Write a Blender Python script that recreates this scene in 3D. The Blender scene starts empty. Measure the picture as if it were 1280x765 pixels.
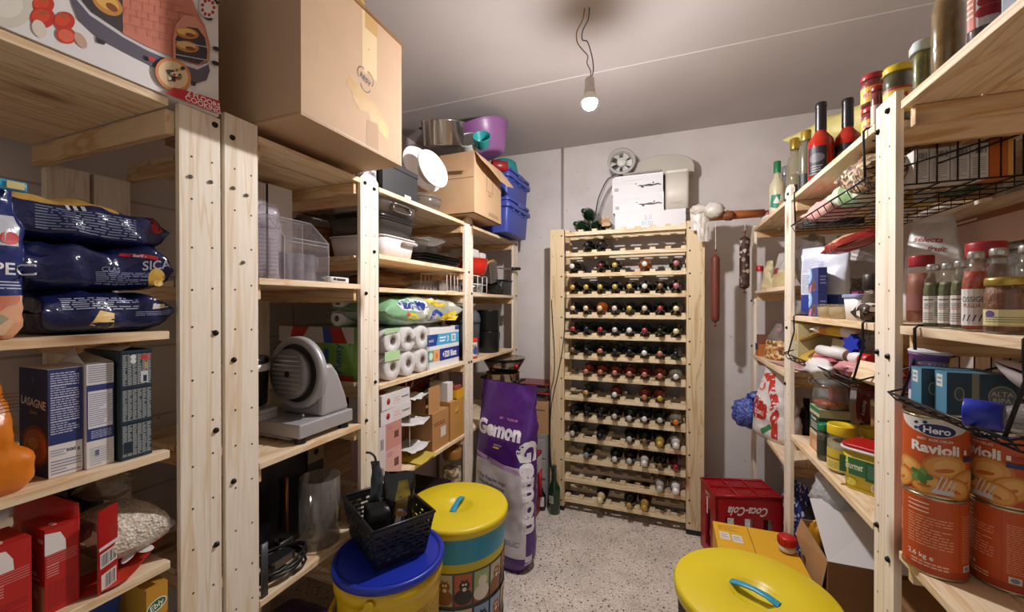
import bpy, bmesh, math, random
from mathutils import Vector, Matrix, noise
R = random.Random(7)
PI = math.pi
scene = bpy.context.scene
COL = scene.collection
# ------------------------------------------------------------------ camera geometry (image 1280x765)
FPX, YAW, HCAM, VHOR = 502.0, math.radians(21.2), 1.40, 380.0
CY, SY = math.cos(YAW), math.sin(YAW)
def ray(u, v):
    t = (u - 640) / FPX
    return t*CY - SY, t*SY + CY, (VHOR - v) / FPX
def atx(u, v, x):
    r = ray(u, v); k = x / r[0]; return Vector((x, r[1]*k, HCAM + r[2]*k))
def aty(u, v, y):
    r = ray(u, v); k = y / r[1]; return Vector((r[0]*k, y, HCAM + r[2]*k))
def atz(u, v, z):
    r = ray(u, v); k = (z - HCAM) / r[2]; return Vector((r[0]*k, r[1]*k, z))
def atd(u, v, d):
    r = ray(u, v); return Vector((r[0]*d, r[1]*d, HCAM + r[2]*d))
def dep(p): return -p[0]*SY + p[1]*CY
# ------------------------------------------------------------------ materials
def lin(h):
    h = h.lstrip('#'); o = []
    for i in (0, 2, 4):
        c = int(h[i:i+2], 16) / 255
        o.append(c/12.92 if c <= .04045 else ((c+.055)/1.055)**2.4)
    return (*o, 1)
MATS = {}
def nodes(name):
    m = bpy.data.materials.new(name); m.use_nodes = True
    nt = m.node_tree; b = nt.nodes['Principled BSDF']
    return m, nt, b
def N(nt, kind, **kw):
    n = nt.nodes.new(kind)
    for k, v in kw.items():
        if k in n.inputs: n.inputs[k].default_value = v
        else: setattr(n, k, v)
    return n
def ramp(nt, src, stops):
    r = nt.nodes.new('ShaderNodeValToRGB'); e = r.color_ramp.elements
    while len(e) < len(stops): e.new(.5)
    for i, (p, c) in enumerate(stops):
        e[i].position = p; e[i].color = lin(c) if isinstance(c, str) else (c, c, c, 1)
    nt.links.new(src, r.inputs[0]); return r
def bump(nt, b, src, strength, dist=.01):
    n = N(nt, 'ShaderNodeBump', Strength=strength, Distance=dist)
    nt.links.new(src, n.inputs['Height']); nt.links.new(n.outputs[0], b.inputs['Normal'])
def plain(col, rough=.5, metal=0., bmp=0., bscale=60., var=0., vscale=8., coat=0., spec=.5):
    k = ('plain', col, rough, metal, bmp, bscale, var, vscale, coat, spec)
    if k in MATS: return MATS[k]
    m, nt, b = nodes('surface_%s' % col.lstrip('#'))
    b.inputs['Base Color'].default_value = lin(col); b.inputs['Roughness'].default_value = rough
    b.inputs['Metallic'].default_value = metal; b.inputs['Specular IOR Level'].default_value = spec
    if coat: b.inputs['Coat Weight'].default_value = coat; b.inputs['Coat Roughness'].default_value = .1
    if bmp or var:
        tc = N(nt, 'ShaderNodeTexCoord')
    if bmp:
        n = N(nt, 'ShaderNodeTexNoise', Scale=bscale, Detail=4.); nt.links.new(tc.outputs['Object'], n.inputs['Vector'])
        bump(nt, b, n.outputs[0], bmp)
    if var:
        n = N(nt, 'ShaderNodeTexNoise', Scale=vscale, Detail=5., Roughness=.6); nt.links.new(tc.outputs['Object'], n.inputs['Vector'])
        c = lin(col); r = nt.nodes.new('ShaderNodeValToRGB')
        r.color_ramp.elements[0].position = .3; r.color_ramp.elements[1].position = .7
        r.color_ramp.elements[0].color = tuple(x*(1-var) for x in c[:3]) + (1,)
        r.color_ramp.elements[1].color = tuple(min(1, x*(1+var*.6)) for x in c[:3]) + (1,)
        nt.links.new(n.outputs[0], r.inputs[0]); nt.links.new(r.outputs[0], b.inputs['Base Color'])
    MATS[k] = m; return m
def M(x):
    if isinstance(x, str): return plain(x)
    return x
def wood(axis, light='#e6cfa6', dark='#cfae7c', knot='#8a5730', rough=.6):
    k = ('wood', axis, light, dark)
    if k in MATS: return MATS[k]
    m, nt, b = nodes('pine_wood_along_' + axis)
    tc = N(nt, 'ShaderNodeTexCoord'); geo = N(nt, 'ShaderNodeNewGeometry')
    off = N(nt, 'ShaderNodeVectorMath', operation='SCALE'); off.inputs[0].default_value = (3.1, 4.7, 5.3)
    nt.links.new(geo.outputs['Random Per Island'], off.inputs['Scale'])
    add = N(nt, 'ShaderNodeVectorMath', operation='ADD')
    nt.links.new(tc.outputs['Object'], add.inputs[0]); nt.links.new(off.outputs[0], add.inputs[1])
    mp = N(nt, 'ShaderNodeMapping'); sc = {'x': (.12, 1, 1), 'y': (1, .12, 1), 'z': (1, 1, .06)}[axis]
    mp.inputs['Scale'].default_value = sc; nt.links.new(add.outputs[0], mp.inputs[0])
    n1 = N(nt, 'ShaderNodeTexNoise', Scale=14., Detail=3., Roughness=.55, Distortion=1.2); nt.links.new(mp.outputs[0], n1.inputs['Vector'])
    mul = N(nt, 'ShaderNodeMath', operation='MULTIPLY'); mul.inputs[1].default_value = 9.
    nt.links.new(n1.outputs[0], mul.inputs[0])
    fr = N(nt, 'ShaderNodeMath', operation='PINGPONG'); fr.inputs[1].default_value = 1.; nt.links.new(mul.outputs[0], fr.inputs[0])
    r1 = ramp(nt, fr.outputs[0], [(0., light), (.55, light), (1., dark)])
    n2 = N(nt, 'ShaderNodeTexNoise', Scale=180., Detail=2.); nt.links.new(mp.outputs[0], n2.inputs['Vector'])
    mx = N(nt, 'ShaderNodeMixRGB', blend_type='MULTIPLY'); mx.inputs[0].default_value = .5
    r2 = ramp(nt, n2.outputs[0], [(.3, .82), (.65, 1.)])
    nt.links.new(r1.outputs[0], mx.inputs[1]); nt.links.new(r2.outputs[0], mx.inputs[2])
    mk = N(nt, 'ShaderNodeMapping'); mk.inputs['Scale'].default_value = {'x': (.45, 1, 1), 'y': (1, .45, 1), 'z': (1, 1, .45)}[axis]
    nt.links.new(add.outputs[0], mk.inputs[0])
    vo = N(nt, 'ShaderNodeTexVoronoi', Scale=5.2); nt.links.new(mk.outputs[0], vo.inputs['Vector'])
    rk = ramp(nt, vo.outputs['Distance'], [(.05, .9), (.11, .35), (.17, 0.)])
    mx2 = N(nt, 'ShaderNodeMixRGB'); mx2.inputs[2].default_value = lin(knot)
    nt.links.new(rk.outputs[0], mx2.inputs[0]); nt.links.new(mx.outputs[0], mx2.inputs[1])
    hs = N(nt, 'ShaderNodeHueSaturation'); va = N(nt, 'ShaderNodeMapRange'); va.inputs[3].default_value = .86; va.inputs[4].default_value = 1.08
    nt.links.new(geo.outputs['Random Per Island'], va.inputs[0]); nt.links.new(va.outputs[0], hs.inputs['Value'])
    nt.links.new(mx2.outputs[0], hs.inputs['Color']); nt.links.new(hs.outputs[0], b.inputs['Base Color'])
    b.inputs['Roughness'].default_value = rough
    bump(nt, b, n2.outputs[0], .08, .002)
    MATS[k] = m; return m
def clear(col='#f2f5f4', alpha=.18, rough=.04, ior=1.45, bmp=0., bscale=30.):
    """thin clear glass or plastic wall: see-through tint, fresnel gloss, and a trace of haze"""
    k = ('clear', col, alpha, rough, bmp, bscale)
    if k in MATS: return MATS[k]
    m, nt, b = nodes('clear_%s' % col.lstrip('#')); out = nt.nodes['Material Output']; nt.nodes.remove(b)
    c = lin(col)
    tr = N(nt, 'ShaderNodeBsdfTransparent'); tr.inputs[0].default_value = tuple(max(.0, 1-(1-q)*(.25+alpha)) for q in c[:3]) + (1,)
    gl = N(nt, 'ShaderNodeBsdfGlossy', Roughness=rough); df = N(nt, 'ShaderNodeBsdfDiffuse'); df.inputs[0].default_value = c
    m1 = N(nt, 'ShaderNodeMixShader'); m2 = N(nt, 'ShaderNodeMixShader')
    m1.inputs[0].default_value = alpha*.55
    nt.links.new(tr.outputs[0], m1.inputs[1]); nt.links.new(df.outputs[0], m1.inputs[2])
    lw = N(nt, 'ShaderNodeLayerWeight', Blend=.25); ma = N(nt, 'ShaderNodeMapRange'); ma.inputs[3].default_value = .04; ma.inputs[4].default_value = .5
    nt.links.new(lw.outputs['Facing'], ma.inputs[0]); nt.links.new(ma.outputs[0], m2.inputs[0])
    nt.links.new(m1.outputs[0], m2.inputs[1]); nt.links.new(gl.outputs[0], m2.inputs[2]); nt.links.new(m2.outputs[0], out.inputs[0])
    if bmp:
        tc = N(nt, 'ShaderNodeTexCoord'); n = N(nt, 'ShaderNodeTexNoise', Scale=bscale, Detail=3.); nt.links.new(tc.outputs['Object'], n.inputs['Vector'])
        bp = N(nt, 'ShaderNodeBump', Strength=bmp, Distance=.02); nt.links.new(n.outputs[0], bp.inputs['Height'])
        nt.links.new(bp.outputs[0], gl.inputs['Normal']); nt.links.new(bp.outputs[0], df.inputs['Normal'])
    MATS[k] = m; return m
def glass(col='#e8f0ec', rough=.02): 
    return clear(col, .04, rough)
def speck(name, base, stops, scale, rough=.6, bmp=.2, spec=.5):
    """granular matter: voronoi cells whose colour is picked at random from stops"""
    k = ('speck', name)
    if k in MATS: return MATS[k]
    m, nt, b = nodes(name); tc = N(nt, 'ShaderNodeTexCoord')
    vo = N(nt, 'ShaderNodeTexVoronoi', Scale=scale); nt.links.new(tc.outputs['Object'], vo.inputs['Vector'])
    sp = N(nt, 'ShaderNodeSeparateColor'); nt.links.new(vo.outputs['Color'], sp.inputs[0])
    n = len(stops); r = ramp(nt, sp.outputs[0], [(i/n, c) for i, c in enumerate(stops)]); r.color_ramp.interpolation = 'CONSTANT'
    nt.links.new(r.outputs[0], b.inputs['Base Color']); b.inputs['Roughness'].default_value = rough
    b.inputs['Specular IOR Level'].default_value = spec
    if bmp: bump(nt, b, vo.outputs['Distance'], bmp, .004)
    MATS[k] = m; return m
def film(col, rough=.25, bmp=.35, bscale=22., var=.12):
    return plain(col, rough, 0., bmp, bscale, var, 14.)
def card(col='#c39a6a'):
    return plain(col, .75, 0., .05, 90., .08, 5.)
DARK = '#1b1a1c'
# ------------------------------------------------------------------ mesh builder
class MB:
    def __init__(s): s.v = []; s.f = []; s.m = []; s.sm = []
    def face(s, idx, mat, smooth=False): s.f.append(idx); s.m.append(mat); s.sm.append(smooth)
    def add(s, verts, faces, mat, smooth=False, mtx=None):
        o = len(s.v)
        for p in verts: s.v.append(tuple(mtx @ Vector(p)) if mtx else tuple(p))
        for f in faces: s.face([o+i for i in f], mat, smooth)
        return s
    def box(s, c, d, mat, mtx=None):
        x, y, z = (q/2 for q in d)
        vs = [(c[0]+i*x, c[1]+j*y, c[2]+k*z) for i in (-1, 1) for j in (-1, 1) for k in (-1, 1)]
        return s.add(vs, [(0,1,3,2),(4,6,7,5),(0,4,5,1),(2,3,7,6),(0,2,6,4),(1,5,7,3)], mat, False, mtx)
    def bx(s, lo, hi, mat, mtx=None):
        return s.box([(a+b)/2 for a, b in zip(lo, hi)], [abs(b-a) for a, b in zip(lo, hi)], mat, mtx)
    def rbox(s, c, d, r, mat, mtx=None, seg=4, taper=1.0, smooth=True, top=True):
        """box with rounded vertical corners; taper scales the base"""
        x, y = d[0]/2, d[1]/2; ring = []
        for cx, cy, a0 in ((x-r, y-r, 0), (-x+r, y-r, PI/2), (-x+r, -y+r, PI), (x-r, -y+r, 3*PI/2)):
            for i in range(seg+1):
                a = a0 + PI/2*i/seg; ring.append((cx + r*math.cos(a), cy + r*math.sin(a)))
        n = len(ring); z0, z1 = c[2]-d[2]/2, c[2]+d[2]/2
        vs = [(c[0]+p[0]*taper, c[1]+p[1]*taper, z0) for p in ring] + [(c[0]+p[0], c[1]+p[1], z1) for p in ring]
        s.add(vs, [(i, (i+1) % n, n+(i+1) % n, n+i) for i in range(n)], mat, smooth, mtx)
        o = len(s.v)-2*n
        s.face([o+i for i in reversed(range(n))], mat)
        if top: s.face([o+n+i for i in range(n)], mat)
        return s
    def lathe(s, prof, mat, c=(0,0,0), seg=28, mtx=None, smooth=True, caps=True, sx=1., sy=1.):
        """prof [(r,z)]; mat may be a list per band"""
        n = len(prof); vs = []
        for r, z in prof:
            for i in range(seg):
                a = 2*PI*i/seg; vs.append((c[0]+r*math.cos(a)*sx, c[1]+r*math.sin(a)*sy, c[2]+z))
        o = len(s.v)
        s.add(vs, [], mat, smooth, mtx)
        for j in range(n-1):
            mj = mat[j] if isinstance(mat, list) else mat
            for i in range(seg):
                k = (i+1) % seg
                s.face([o+j*seg+i, o+j*seg+k, o+(j+1)*seg+k, o+(j+1)*seg+i], mj, smooth)
        if caps:
            if prof[0][0] > 1e-5: s.face([o+i for i in reversed(range(seg))], mat[0] if isinstance(mat, list) else mat)
            if prof[-1][0] > 1e-5: s.face([o+(n-1)*seg+i for i in range(seg)], mat[-1] if isinstance(mat, list) else mat)
        return s
    def cyl(s, p, q, r, mat, seg=12, r2=None):
        p, q = Vector(p), Vector(q); d = q-p
        mtx = Matrix.Translation(p) @ d.to_track_quat('Z', 'Y').to_matrix().to_4x4()
        return s.lathe([(r, 0), (r if r2 is None else r2, d.length)], mat, seg=seg, mtx=mtx)
    def tube(s, pts, r, mat, seg=7, close=False):
        pts = [Vector(p) for p in pts]; n = len(pts); o = len(s.v); up = None
        for i, p in enumerate(pts):
            if close: t = pts[(i+1) % n] - pts[i-1]
            else: t = pts[min(i+1, n-1)] - pts[max(i-1, 0)]
            t.normalize()
            if up is None: up = t.orthogonal()
            up = (up - t*up.dot(t))
            up = up.normalized() if up.length > 1e-6 else t.orthogonal()
            w = t.cross(up); rr = r(i/(n-1)) if callable(r) else r
            for k in range(seg):
                a = 2*PI*k/seg; s.v.append(tuple(p + (up*math.cos(a) + w*math.sin(a))*rr))
        for i in range(n if close else n-1):
            j = (i+1) % n
            for k in range(seg):
                l = (k+1) % seg; s.face([o+i*seg+k, o+i*seg+l, o+j*seg+l, o+j*seg+k], mat, True)
        if not close:
            s.face([o+k for k in reversed(range(seg))], mat); s.face([o+(n-1)*seg+k for k in range(seg)], mat)
        return s
    def prism(s, poly, z0, z1, mat, mtx=None, side=None):
        n = len(poly); vs = [(p[0], p[1], z0) for p in poly] + [(p[0], p[1], z1) for p in poly]
        o = len(s.v); s.add(vs, [], mat, False, mtx)
        s.face([o+i for i in reversed(range(n))], mat); s.face([o+n+i for i in range(n)], mat)
        for i in range(n): s.face([o+i, o+(i+1) % n, o+n+(i+1) % n, o+n+i], side or mat)
        return s
    def grid(s, fn, nu, nv, mat, smooth=True, wrap=False, mtx=None):
        """fn(u,v) in 0..1 -> point; mat may be fn(u,v)"""
        o = len(s.v); cu = nu if wrap else nu+1
        for j in range(nv+1):
            for i in range(cu):
                p = fn(i/nu, j/nv); s.v.append(tuple(mtx @ Vector(p)) if mtx else tuple(p))
        for j in range(nv):
            for i in range(nu):
                k = (i+1) % cu
                mm = mat((i+.5)/nu, (j+.5)/nv) if callable(mat) else mat
                s.face([o+j*cu+i, o+j*cu+k, o+(j+1)*cu+k, o+(j+1)*cu+i], mm, smooth)
        return s
    def wire(s, a, b, r, mat): return s.tube([a, b], r, mat, 5)
    def build(s, name, parent=None, loc=None, rz=0., bevel=0., rot=None, sub=0):
        me = bpy.data.meshes.new(name); me.from_pydata(s.v, [], s.f)
        keys = []; idx = {}
        for m in s.m:
            mm = M(m)
            if mm.name not in idx: idx[mm.name] = len(keys); keys.append(mm)
        for mm in keys: me.materials.append(mm)
        me.polygons.foreach_set('material_index', [idx[M(m).name] for m in s.m])
        me.polygons.foreach_set('use_smooth', s.sm)
        me.update()
        o = bpy.data.objects.new(name, me); COL.objects.link(o)
        if parent: o.parent = parent
        if loc is not None: o.location = loc
        if rot: o.rotation_euler = rot
        elif rz: o.rotation_euler = (0, 0, rz)
        if bevel:
            b = o.modifiers.new('bevel', 'BEVEL'); b.width = bevel; b.segments = 2; b.limit_method = 'ANGLE'; b.angle_limit = .9
        if sub:
            b = o.modifiers.new('sub', 'SUBSURF'); b.levels = b.render_levels = sub
        return o
def tag(o, label, cat, group=None, kind=None):
    o['label'] = label; o['category'] = cat
    if group: o['group'] = group
    if kind: o['kind'] = kind
    return o
def thing(name, label, cat, loc=(0,0,0), rz=0., group=None, rot=None):
    o = bpy.data.objects.new(name, None); COL.objects.link(o); o.location = loc; o.rotation_euler = rot or (0, 0, rz)
    o.empty_display_size = .05
    return tag(o, label, cat, group)
def struct(mb, name, bevel=0., **k):
    o = mb.build(name, bevel=bevel, **k); o['kind'] = 'structure'; return o
# ------------------------------------------------------------------ lettering and printed graphics
_TXT = {}
def text_mesh(t, bold=0.):
    k = (t, bold)
    if k not in _TXT:
        c = bpy.data.curves.new('lettering', 'FONT'); c.body = t; c.size = 1.; c.resolution_u = 3; c.offset = bold
        o = bpy.data.objects.new('lettering', c); me = o.to_mesh()
        vs = [v.co.copy() for v in me.vertices]; fs = [tuple(p.vertices) for p in me.polygons]
        o.to_mesh_clear(); bpy.data.objects.remove(o); bpy.data.curves.remove(c)
        xs = [v.x for v in vs] or [0]; ys = [v.y for v in vs] or [0]
        _TXT[k] = (vs, fs, min(xs), max(xs), min(ys), max(ys))
    return _TXT[k]
class Face:
    """a printable surface: map(x,y,off) -> point, w and h in metres; curved ones are cut every `step` metres"""
    def __init__(s, mb, fn, w, h, step=0): s.mb, s.fn, s.w, s.h, s.step = mb, fn, w, h, step; s.lay = .0003; s.clip = False
    def up(s): s.lay += .00005
    def _poly(s, pts, mat, faces=None):
        s.up(); b = bmesh.new(); vv = [b.verts.new((x, y, 0)) for x, y in pts]
        for f in (faces or [range(len(pts))]):
            try: b.faces.new([vv[i] for i in f])
            except ValueError: pass
        if s.clip and any(x < -1e-6 or y < -1e-6 or x > s.w+1e-6 or y > s.h+1e-6 for x, y in pts):
            for co_, no_ in (((0, 0, 0), (-1, 0, 0)), ((s.w, 0, 0), (1, 0, 0)), ((0, 0, 0), (0, -1, 0)), ((0, s.h, 0), (0, 1, 0))):
                bmesh.ops.bisect_plane(b, geom=b.verts[:]+b.edges[:]+b.faces[:], plane_co=co_, plane_no=no_, clear_outer=True)
        if s.step:
            xs = [p[0] for p in pts]; x = math.floor(min(xs)/s.step)*s.step
            while x < max(xs):
                x += s.step
                bmesh.ops.bisect_plane(b, geom=b.verts[:]+b.edges[:]+b.faces[:], plane_co=(x, 0, 0), plane_no=(1, 0, 0))
        if getattr(s, 'stepy', 0):
            ys = [p[1] for p in pts]; y = math.floor(min(ys)/s.stepy)*s.stepy
            while y < max(ys):
                y += s.stepy
                bmesh.ops.bisect_plane(b, geom=b.verts[:]+b.edges[:]+b.faces[:], plane_co=(0, y, 0), plane_no=(0, 1, 0))
        b.verts.index_update(); o = len(s.mb.v)
        for v in b.verts: s.mb.v.append(tuple(s.fn(v.co.x, v.co.y, s.lay)))
        for f in b.faces: s.mb.face([o+v.index for v in f.verts], mat)
        b.free()
    def rect(s, x0, y0, x1, y1, mat): s._poly([(x0*s.w, y0*s.h), (x1*s.w, y0*s.h), (x1*s.w, y1*s.h), (x0*s.w, y1*s.h)], mat); return s
    def poly(s, pts, mat): s._poly([(x*s.w, y*s.h) for x, y in pts], mat); return s
    def ell(s, cx, cy, rx, ry, mat, n=24, rot=0., a0=0., a1=2*PI):
        """rx, ry as fractions of the face HEIGHT"""
        full = a1-a0 > 6.28
        k = n if full else n+1
        P = []
        for i in range(k):
            a = a0 + (a1-a0)*i/n; X, Y = rx*s.h*math.cos(a), ry*s.h*math.sin(a)
            P.append((cx*s.w + X*math.cos(rot)-Y*math.sin(rot), cy*s.h + X*math.sin(rot)+Y*math.cos(rot)))
        s._poly(P, mat); return s
    def lines(s, x0, y0, x1, y1, n, mat, fill=.45, seed=1, words=False):
        """fine print too small to read: n rows of broken strokes"""
        r = random.Random(seed); pts = []; fs = []
        for i in range(n):
            yc = y1 - (y1-y0)*(i+.5)/n; hh = (y1-y0)/n*fill/2
            x = x0; end = x1 if r.random() < .75 else x0+(x1-x0)*r.uniform(.5, .95)
            while x < end-1e-6:
                L = (x1-x0)*(r.uniform(.08, .22) if words else 2); e = min(end, x+L); k = len(pts)
                pts += [(x*s.w, (yc-hh)*s.h), (e*s.w, (yc-hh)*s.h), (e*s.w, (yc+hh)*s.h), (x*s.w, (yc+hh)*s.h)]
                fs.append((k, k+1, k+2, k+3)); x = e + (x1-x0)*.03
        s._poly(pts, mat, fs); return s
    def bars(s, x0, y0, x1, y1, mat='#111111', n=14, seed=3):
        r = random.Random(seed); pts = []; fs = []
        for i in range(n):
            a = x0+(x1-x0)*i/n; e = a+(x1-x0)/n*r.uniform(.3, .8); k = len(pts)
            pts += [(a*s.w, y0*s.h), (e*s.w, y0*s.h), (e*s.w, y1*s.h), (a*s.w, y1*s.h)]; fs.append((k, k+1, k+2, k+3))
        s._poly(pts, mat, fs); return s
    def text(s, t, x, y, h, mat, rot=0., align='c', bold=.015, shear=0., maxw=None, sx=1.):
        """x,y centre (fraction), h cap height as fraction of the face height"""
        vs, fs, x0, x1, y0, y1 = text_mesh(t, bold)
        k = h*s.h/.7
        kx = k*sx
        if maxw and (x1-x0)*kx > maxw*s.w: kx = maxw*s.w/(x1-x0)
        ax = {'c': (x0+x1)/2, 'l': x0, 'r': x1}[align]; ca, sa = math.cos(rot), math.sin(rot); P = []
        for v in vs:
            X = (v.x-ax)*kx + (v.y-.35)*k*shear; Y = (v.y-.35)*k
            P.append((x*s.w + X*ca-Y*sa, y*s.h + X*sa+Y*ca))
        s._poly(P, mat, fs); return s
def boxface(mb, c, d, which, mtx=None):
    """printable side of a box centred at c with size d"""
    c = Vector(c); x, y, z = Vector((d[0], 0, 0)), Vector((0, d[1], 0)), Vector((0, 0, d[2]))
    o, r, u, nn, w, h = {
        '+x': (c+x/2-y/2-z/2, (0,1,0), (0,0,1), (1,0,0), d[1], d[2]), '-x': (c-x/2+y/2-z/2, (0,-1,0), (0,0,1), (-1,0,0), d[1], d[2]),
        '-y': (c-x/2-y/2-z/2, (1,0,0), (0,0,1), (0,-1,0), d[0], d[2]), '+y': (c+x/2+y/2-z/2, (-1,0,0), (0,0,1), (0,1,0), d[0], d[2]),
        '+z': (c-x/2-y/2+z/2, (1,0,0), (0,1,0), (0,0,1), d[0], d[1]), '+zx': (c+x/2-y/2+z/2, (0,1,0), (-1,0,0), (0,0,1), d[1], d[0])}[which]
    r, u, nn = Vector(r), Vector(u), Vector(nn)
    def fn(a, b, off):
        p = o + r*a + u*b + nn*off
        return mtx @ p if mtx else p
    f = Face(mb, fn, w, h); f.clip = True; return f
def cylface(mb, c, r, z0, z1, a_mid, span, rfn=None, step=.006, mtx=None):
    """printable band of a cylinder, x from left to right as seen from outside around the angle a_mid; span in radians"""
    def fn(a, b, off):
        rr = (rfn(z0+b) if rfn else r) + off
        an = a_mid - span/2 + a/r
        p = Vector((c[0]+rr*math.cos(an), c[1]+rr*math.sin(an), (c[2] if len(c) > 2 else 0)+z0+b))
        return mtx @ p if mtx else p
    return Face(mb, fn, r*span, z1-z0, step)
def planeface(mb, o, xdir, ydir, w, h, step=0):
    o = Vector(o); xd = Vector(xdir).normalized(); yd = Vector(ydir).normalized(); nn = xd.cross(yd).normalized()
    return Face(mb, lambda a, b, off: o + xd*a + yd*b + nn*off, w, h, step)
from mathutils.bvhtree import BVHTree
def castface(mb, o, xdir, ydir, w, h, step=.012, depth=.2):
    """print laid onto the real surface of mb: each point is dropped along the face's inward normal"""
    o = Vector(o); xd = Vector(xdir).normalized(); yd = Vector(ydir).normalized(); nn = xd.cross(yd).normalized()
    tree = BVHTree.FromPolygons([Vector(v) for v in mb.v], [tuple(f) for f in mb.f])
    def fn(a, b, off):
        p = o + xd*a + yd*b
        hit = tree.ray_cast(p + nn*depth, -nn, depth*2.2)
        return (hit[0] if hit[0] is not None else p) + nn*(off + .0004)
    f = Face(mb, fn, w, h, step); f.stepy = step; return f
def nz(p, s=1., seed=0.): return noise.noise(Vector((p[0]*s+seed*7.3, p[1]*s+seed*3.1, p[2]*s+seed*1.7)))
# ================================================================== SETTING
def mat_wall():
    m, nt, b = nodes('painted_concrete_wall'); tc = N(nt, 'ShaderNodeTexCoord')
    n = N(nt, 'ShaderNodeTexNoise', Scale=3., Detail=6., Roughness=.6); nt.links.new(tc.outputs['Object'], n.inputs['Vector'])
    r = ramp(nt, n.outputs[0], [(.3, '#cfc6c1'), (.5, '#dad2cd'), (.7, '#e0d9d5')])
    vo = N(nt, 'ShaderNodeTexVoronoi', Scale=11.); nt.links.new(tc.outputs['Object'], vo.inputs['Vector'])
    pit = ramp(nt, vo.outputs['Distance'], [(.045, 1.), (.085, 0.)])
    mx = N(nt, 'ShaderNodeMixRGB'); mx.inputs[2].default_value = lin('#8d8480')
    k = N(nt, 'ShaderNodeMath', operation='MULTIPLY'); k.inputs[1].default_value = .5; nt.links.new(pit.outputs[0], k.inputs[0])
    nt.links.new(k.outputs[0], mx.inputs[0]); nt.links.new(r.outputs[0], mx.inputs[1]); nt.links.new(mx.outputs[0], b.inputs['Base Color'])
    b.inputs['Roughness'].default_value = .85
    n2 = N(nt, 'ShaderNodeTexNoise', Scale=60., Detail=4.); nt.links.new(tc.outputs['Object'], n2.inputs['Vector']); bump(nt, b, n2.outputs[0], .12, .004)
    return m
def mat_ceiling():
    m, nt, b = nodes('smooth_concrete_ceiling'); tc = N(nt, 'ShaderNodeTexCoord')
    n = N(nt, 'ShaderNodeTexNoise', Scale=2.2, Detail=6.); nt.links.new(tc.outputs['Object'], n.inputs['Vector'])
    r = ramp(nt, n.outputs[0], [(.3, '#b6ada8'), (.7, '#c0b8b3')]); nt.links.new(r.outputs[0], b.inputs['Base Color'])
    b.inputs['Roughness'].default_value = .8; n2 = N(nt, 'ShaderNodeTexNoise', Scale=40.); nt.links.new(tc.outputs['Object'], n2.inputs['Vector']); bump(nt, b, n2.outputs[0], .06, .004)
    return m
def mat_floor():
    m, nt, b = nodes('speckled_terrazzo_floor'); tc = N(nt, 'ShaderNodeTexCoord')
    vo = N(nt, 'ShaderNodeTexVoronoi', Scale=210.); nt.links.new(tc.outputs['Object'], vo.inputs['Vector'])
    sp = N(nt, 'ShaderNodeSeparateColor'); nt.links.new(vo.outputs['Color'], sp.inputs[0])
    base = ramp(nt, sp.outputs[0], [(0., '#a5917e'), (.07, '#d6c8b8'), (.35, '#e2d7ca'), (.65, '#ece3d9'), (.90, '#cbb5a0'), (.95, '#f4eee8')]); base.color_ramp.interpolation = 'CONSTANT'
    n4 = N(nt, 'ShaderNodeTexNoise', Scale=6., Detail=4.); nt.links.new(tc.outputs['Object'], n4.inputs['Vector'])
    blot = ramp(nt, n4.outputs[0], [(.35, .82), (.6, 1.)])
    mu = N(nt, 'ShaderNodeMixRGB', blend_type='MULTIPLY'); mu.inputs[0].default_value = 1.; nt.links.new(base.outputs[0], mu.inputs[1]); nt.links.new(blot.outputs[0], mu.inputs[2])
    n3 = N(nt, 'ShaderNodeTexNoise', Scale=95., Detail=2., Roughness=.6); nt.links.new(tc.outputs['Object'], n3.inputs['Vector'])
    v2 = N(nt, 'ShaderNodeTexVoronoi', Scale=48.); nt.links.new(tc.outputs['Object'], v2.inputs['Vector'])
    dd = N(nt, 'ShaderNodeMath', operation='MULTIPLY_ADD'); dd.inputs[1].default_value = .35; nt.links.new(n3.outputs[0], dd.inputs[0]); nt.links.new(v2.outputs['Distance'], dd.inputs[2])
    s2 = N(nt, 'ShaderNodeSeparateColor'); nt.links.new(v2.outputs['Color'], s2.inputs[0])
    near = ramp(nt, dd.outputs[0], [(.36, 1.), (.42, 0.)]); pick_ = ramp(nt, s2.outputs[1], [(.36, 0.), (.40, 1.)])
    r = N(nt, 'ShaderNodeMixRGB', blend_type='MULTIPLY'); r.inputs[0].default_value = 1.; nt.links.new(near.outputs[0], r.inputs[1]); nt.links.new(pick_.outputs[0], r.inputs[2])
    mx = N(nt, 'ShaderNodeMixRGB'); mx.inputs[2].default_value = lin('#38291f'); nt.links.new(r.outputs[0], mx.inputs[0]); nt.links.new(mu.outputs[0], mx.inputs[1])
    nt.links.new(mx.outputs[0], b.inputs['Base Color']); b.inputs['Roughness'].default_value = .45
    return m
WALL, CEIL, FLOOR = mat_wall(), mat_ceiling(), mat_floor()
XL, XR, YB, YF, ZC = -1.715, 1.14, 2.97, -1.6, 2.575
mb = MB(); mb.bx((XL-.1, YF, -.1), (XR+.1, YB+.1, 0), FLOOR); struct(mb, 'floor')
mb = MB(); mb.bx((XL-.1, YF, ZC), (XR+.1, YB+.1, ZC+.1), CEIL)
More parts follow.
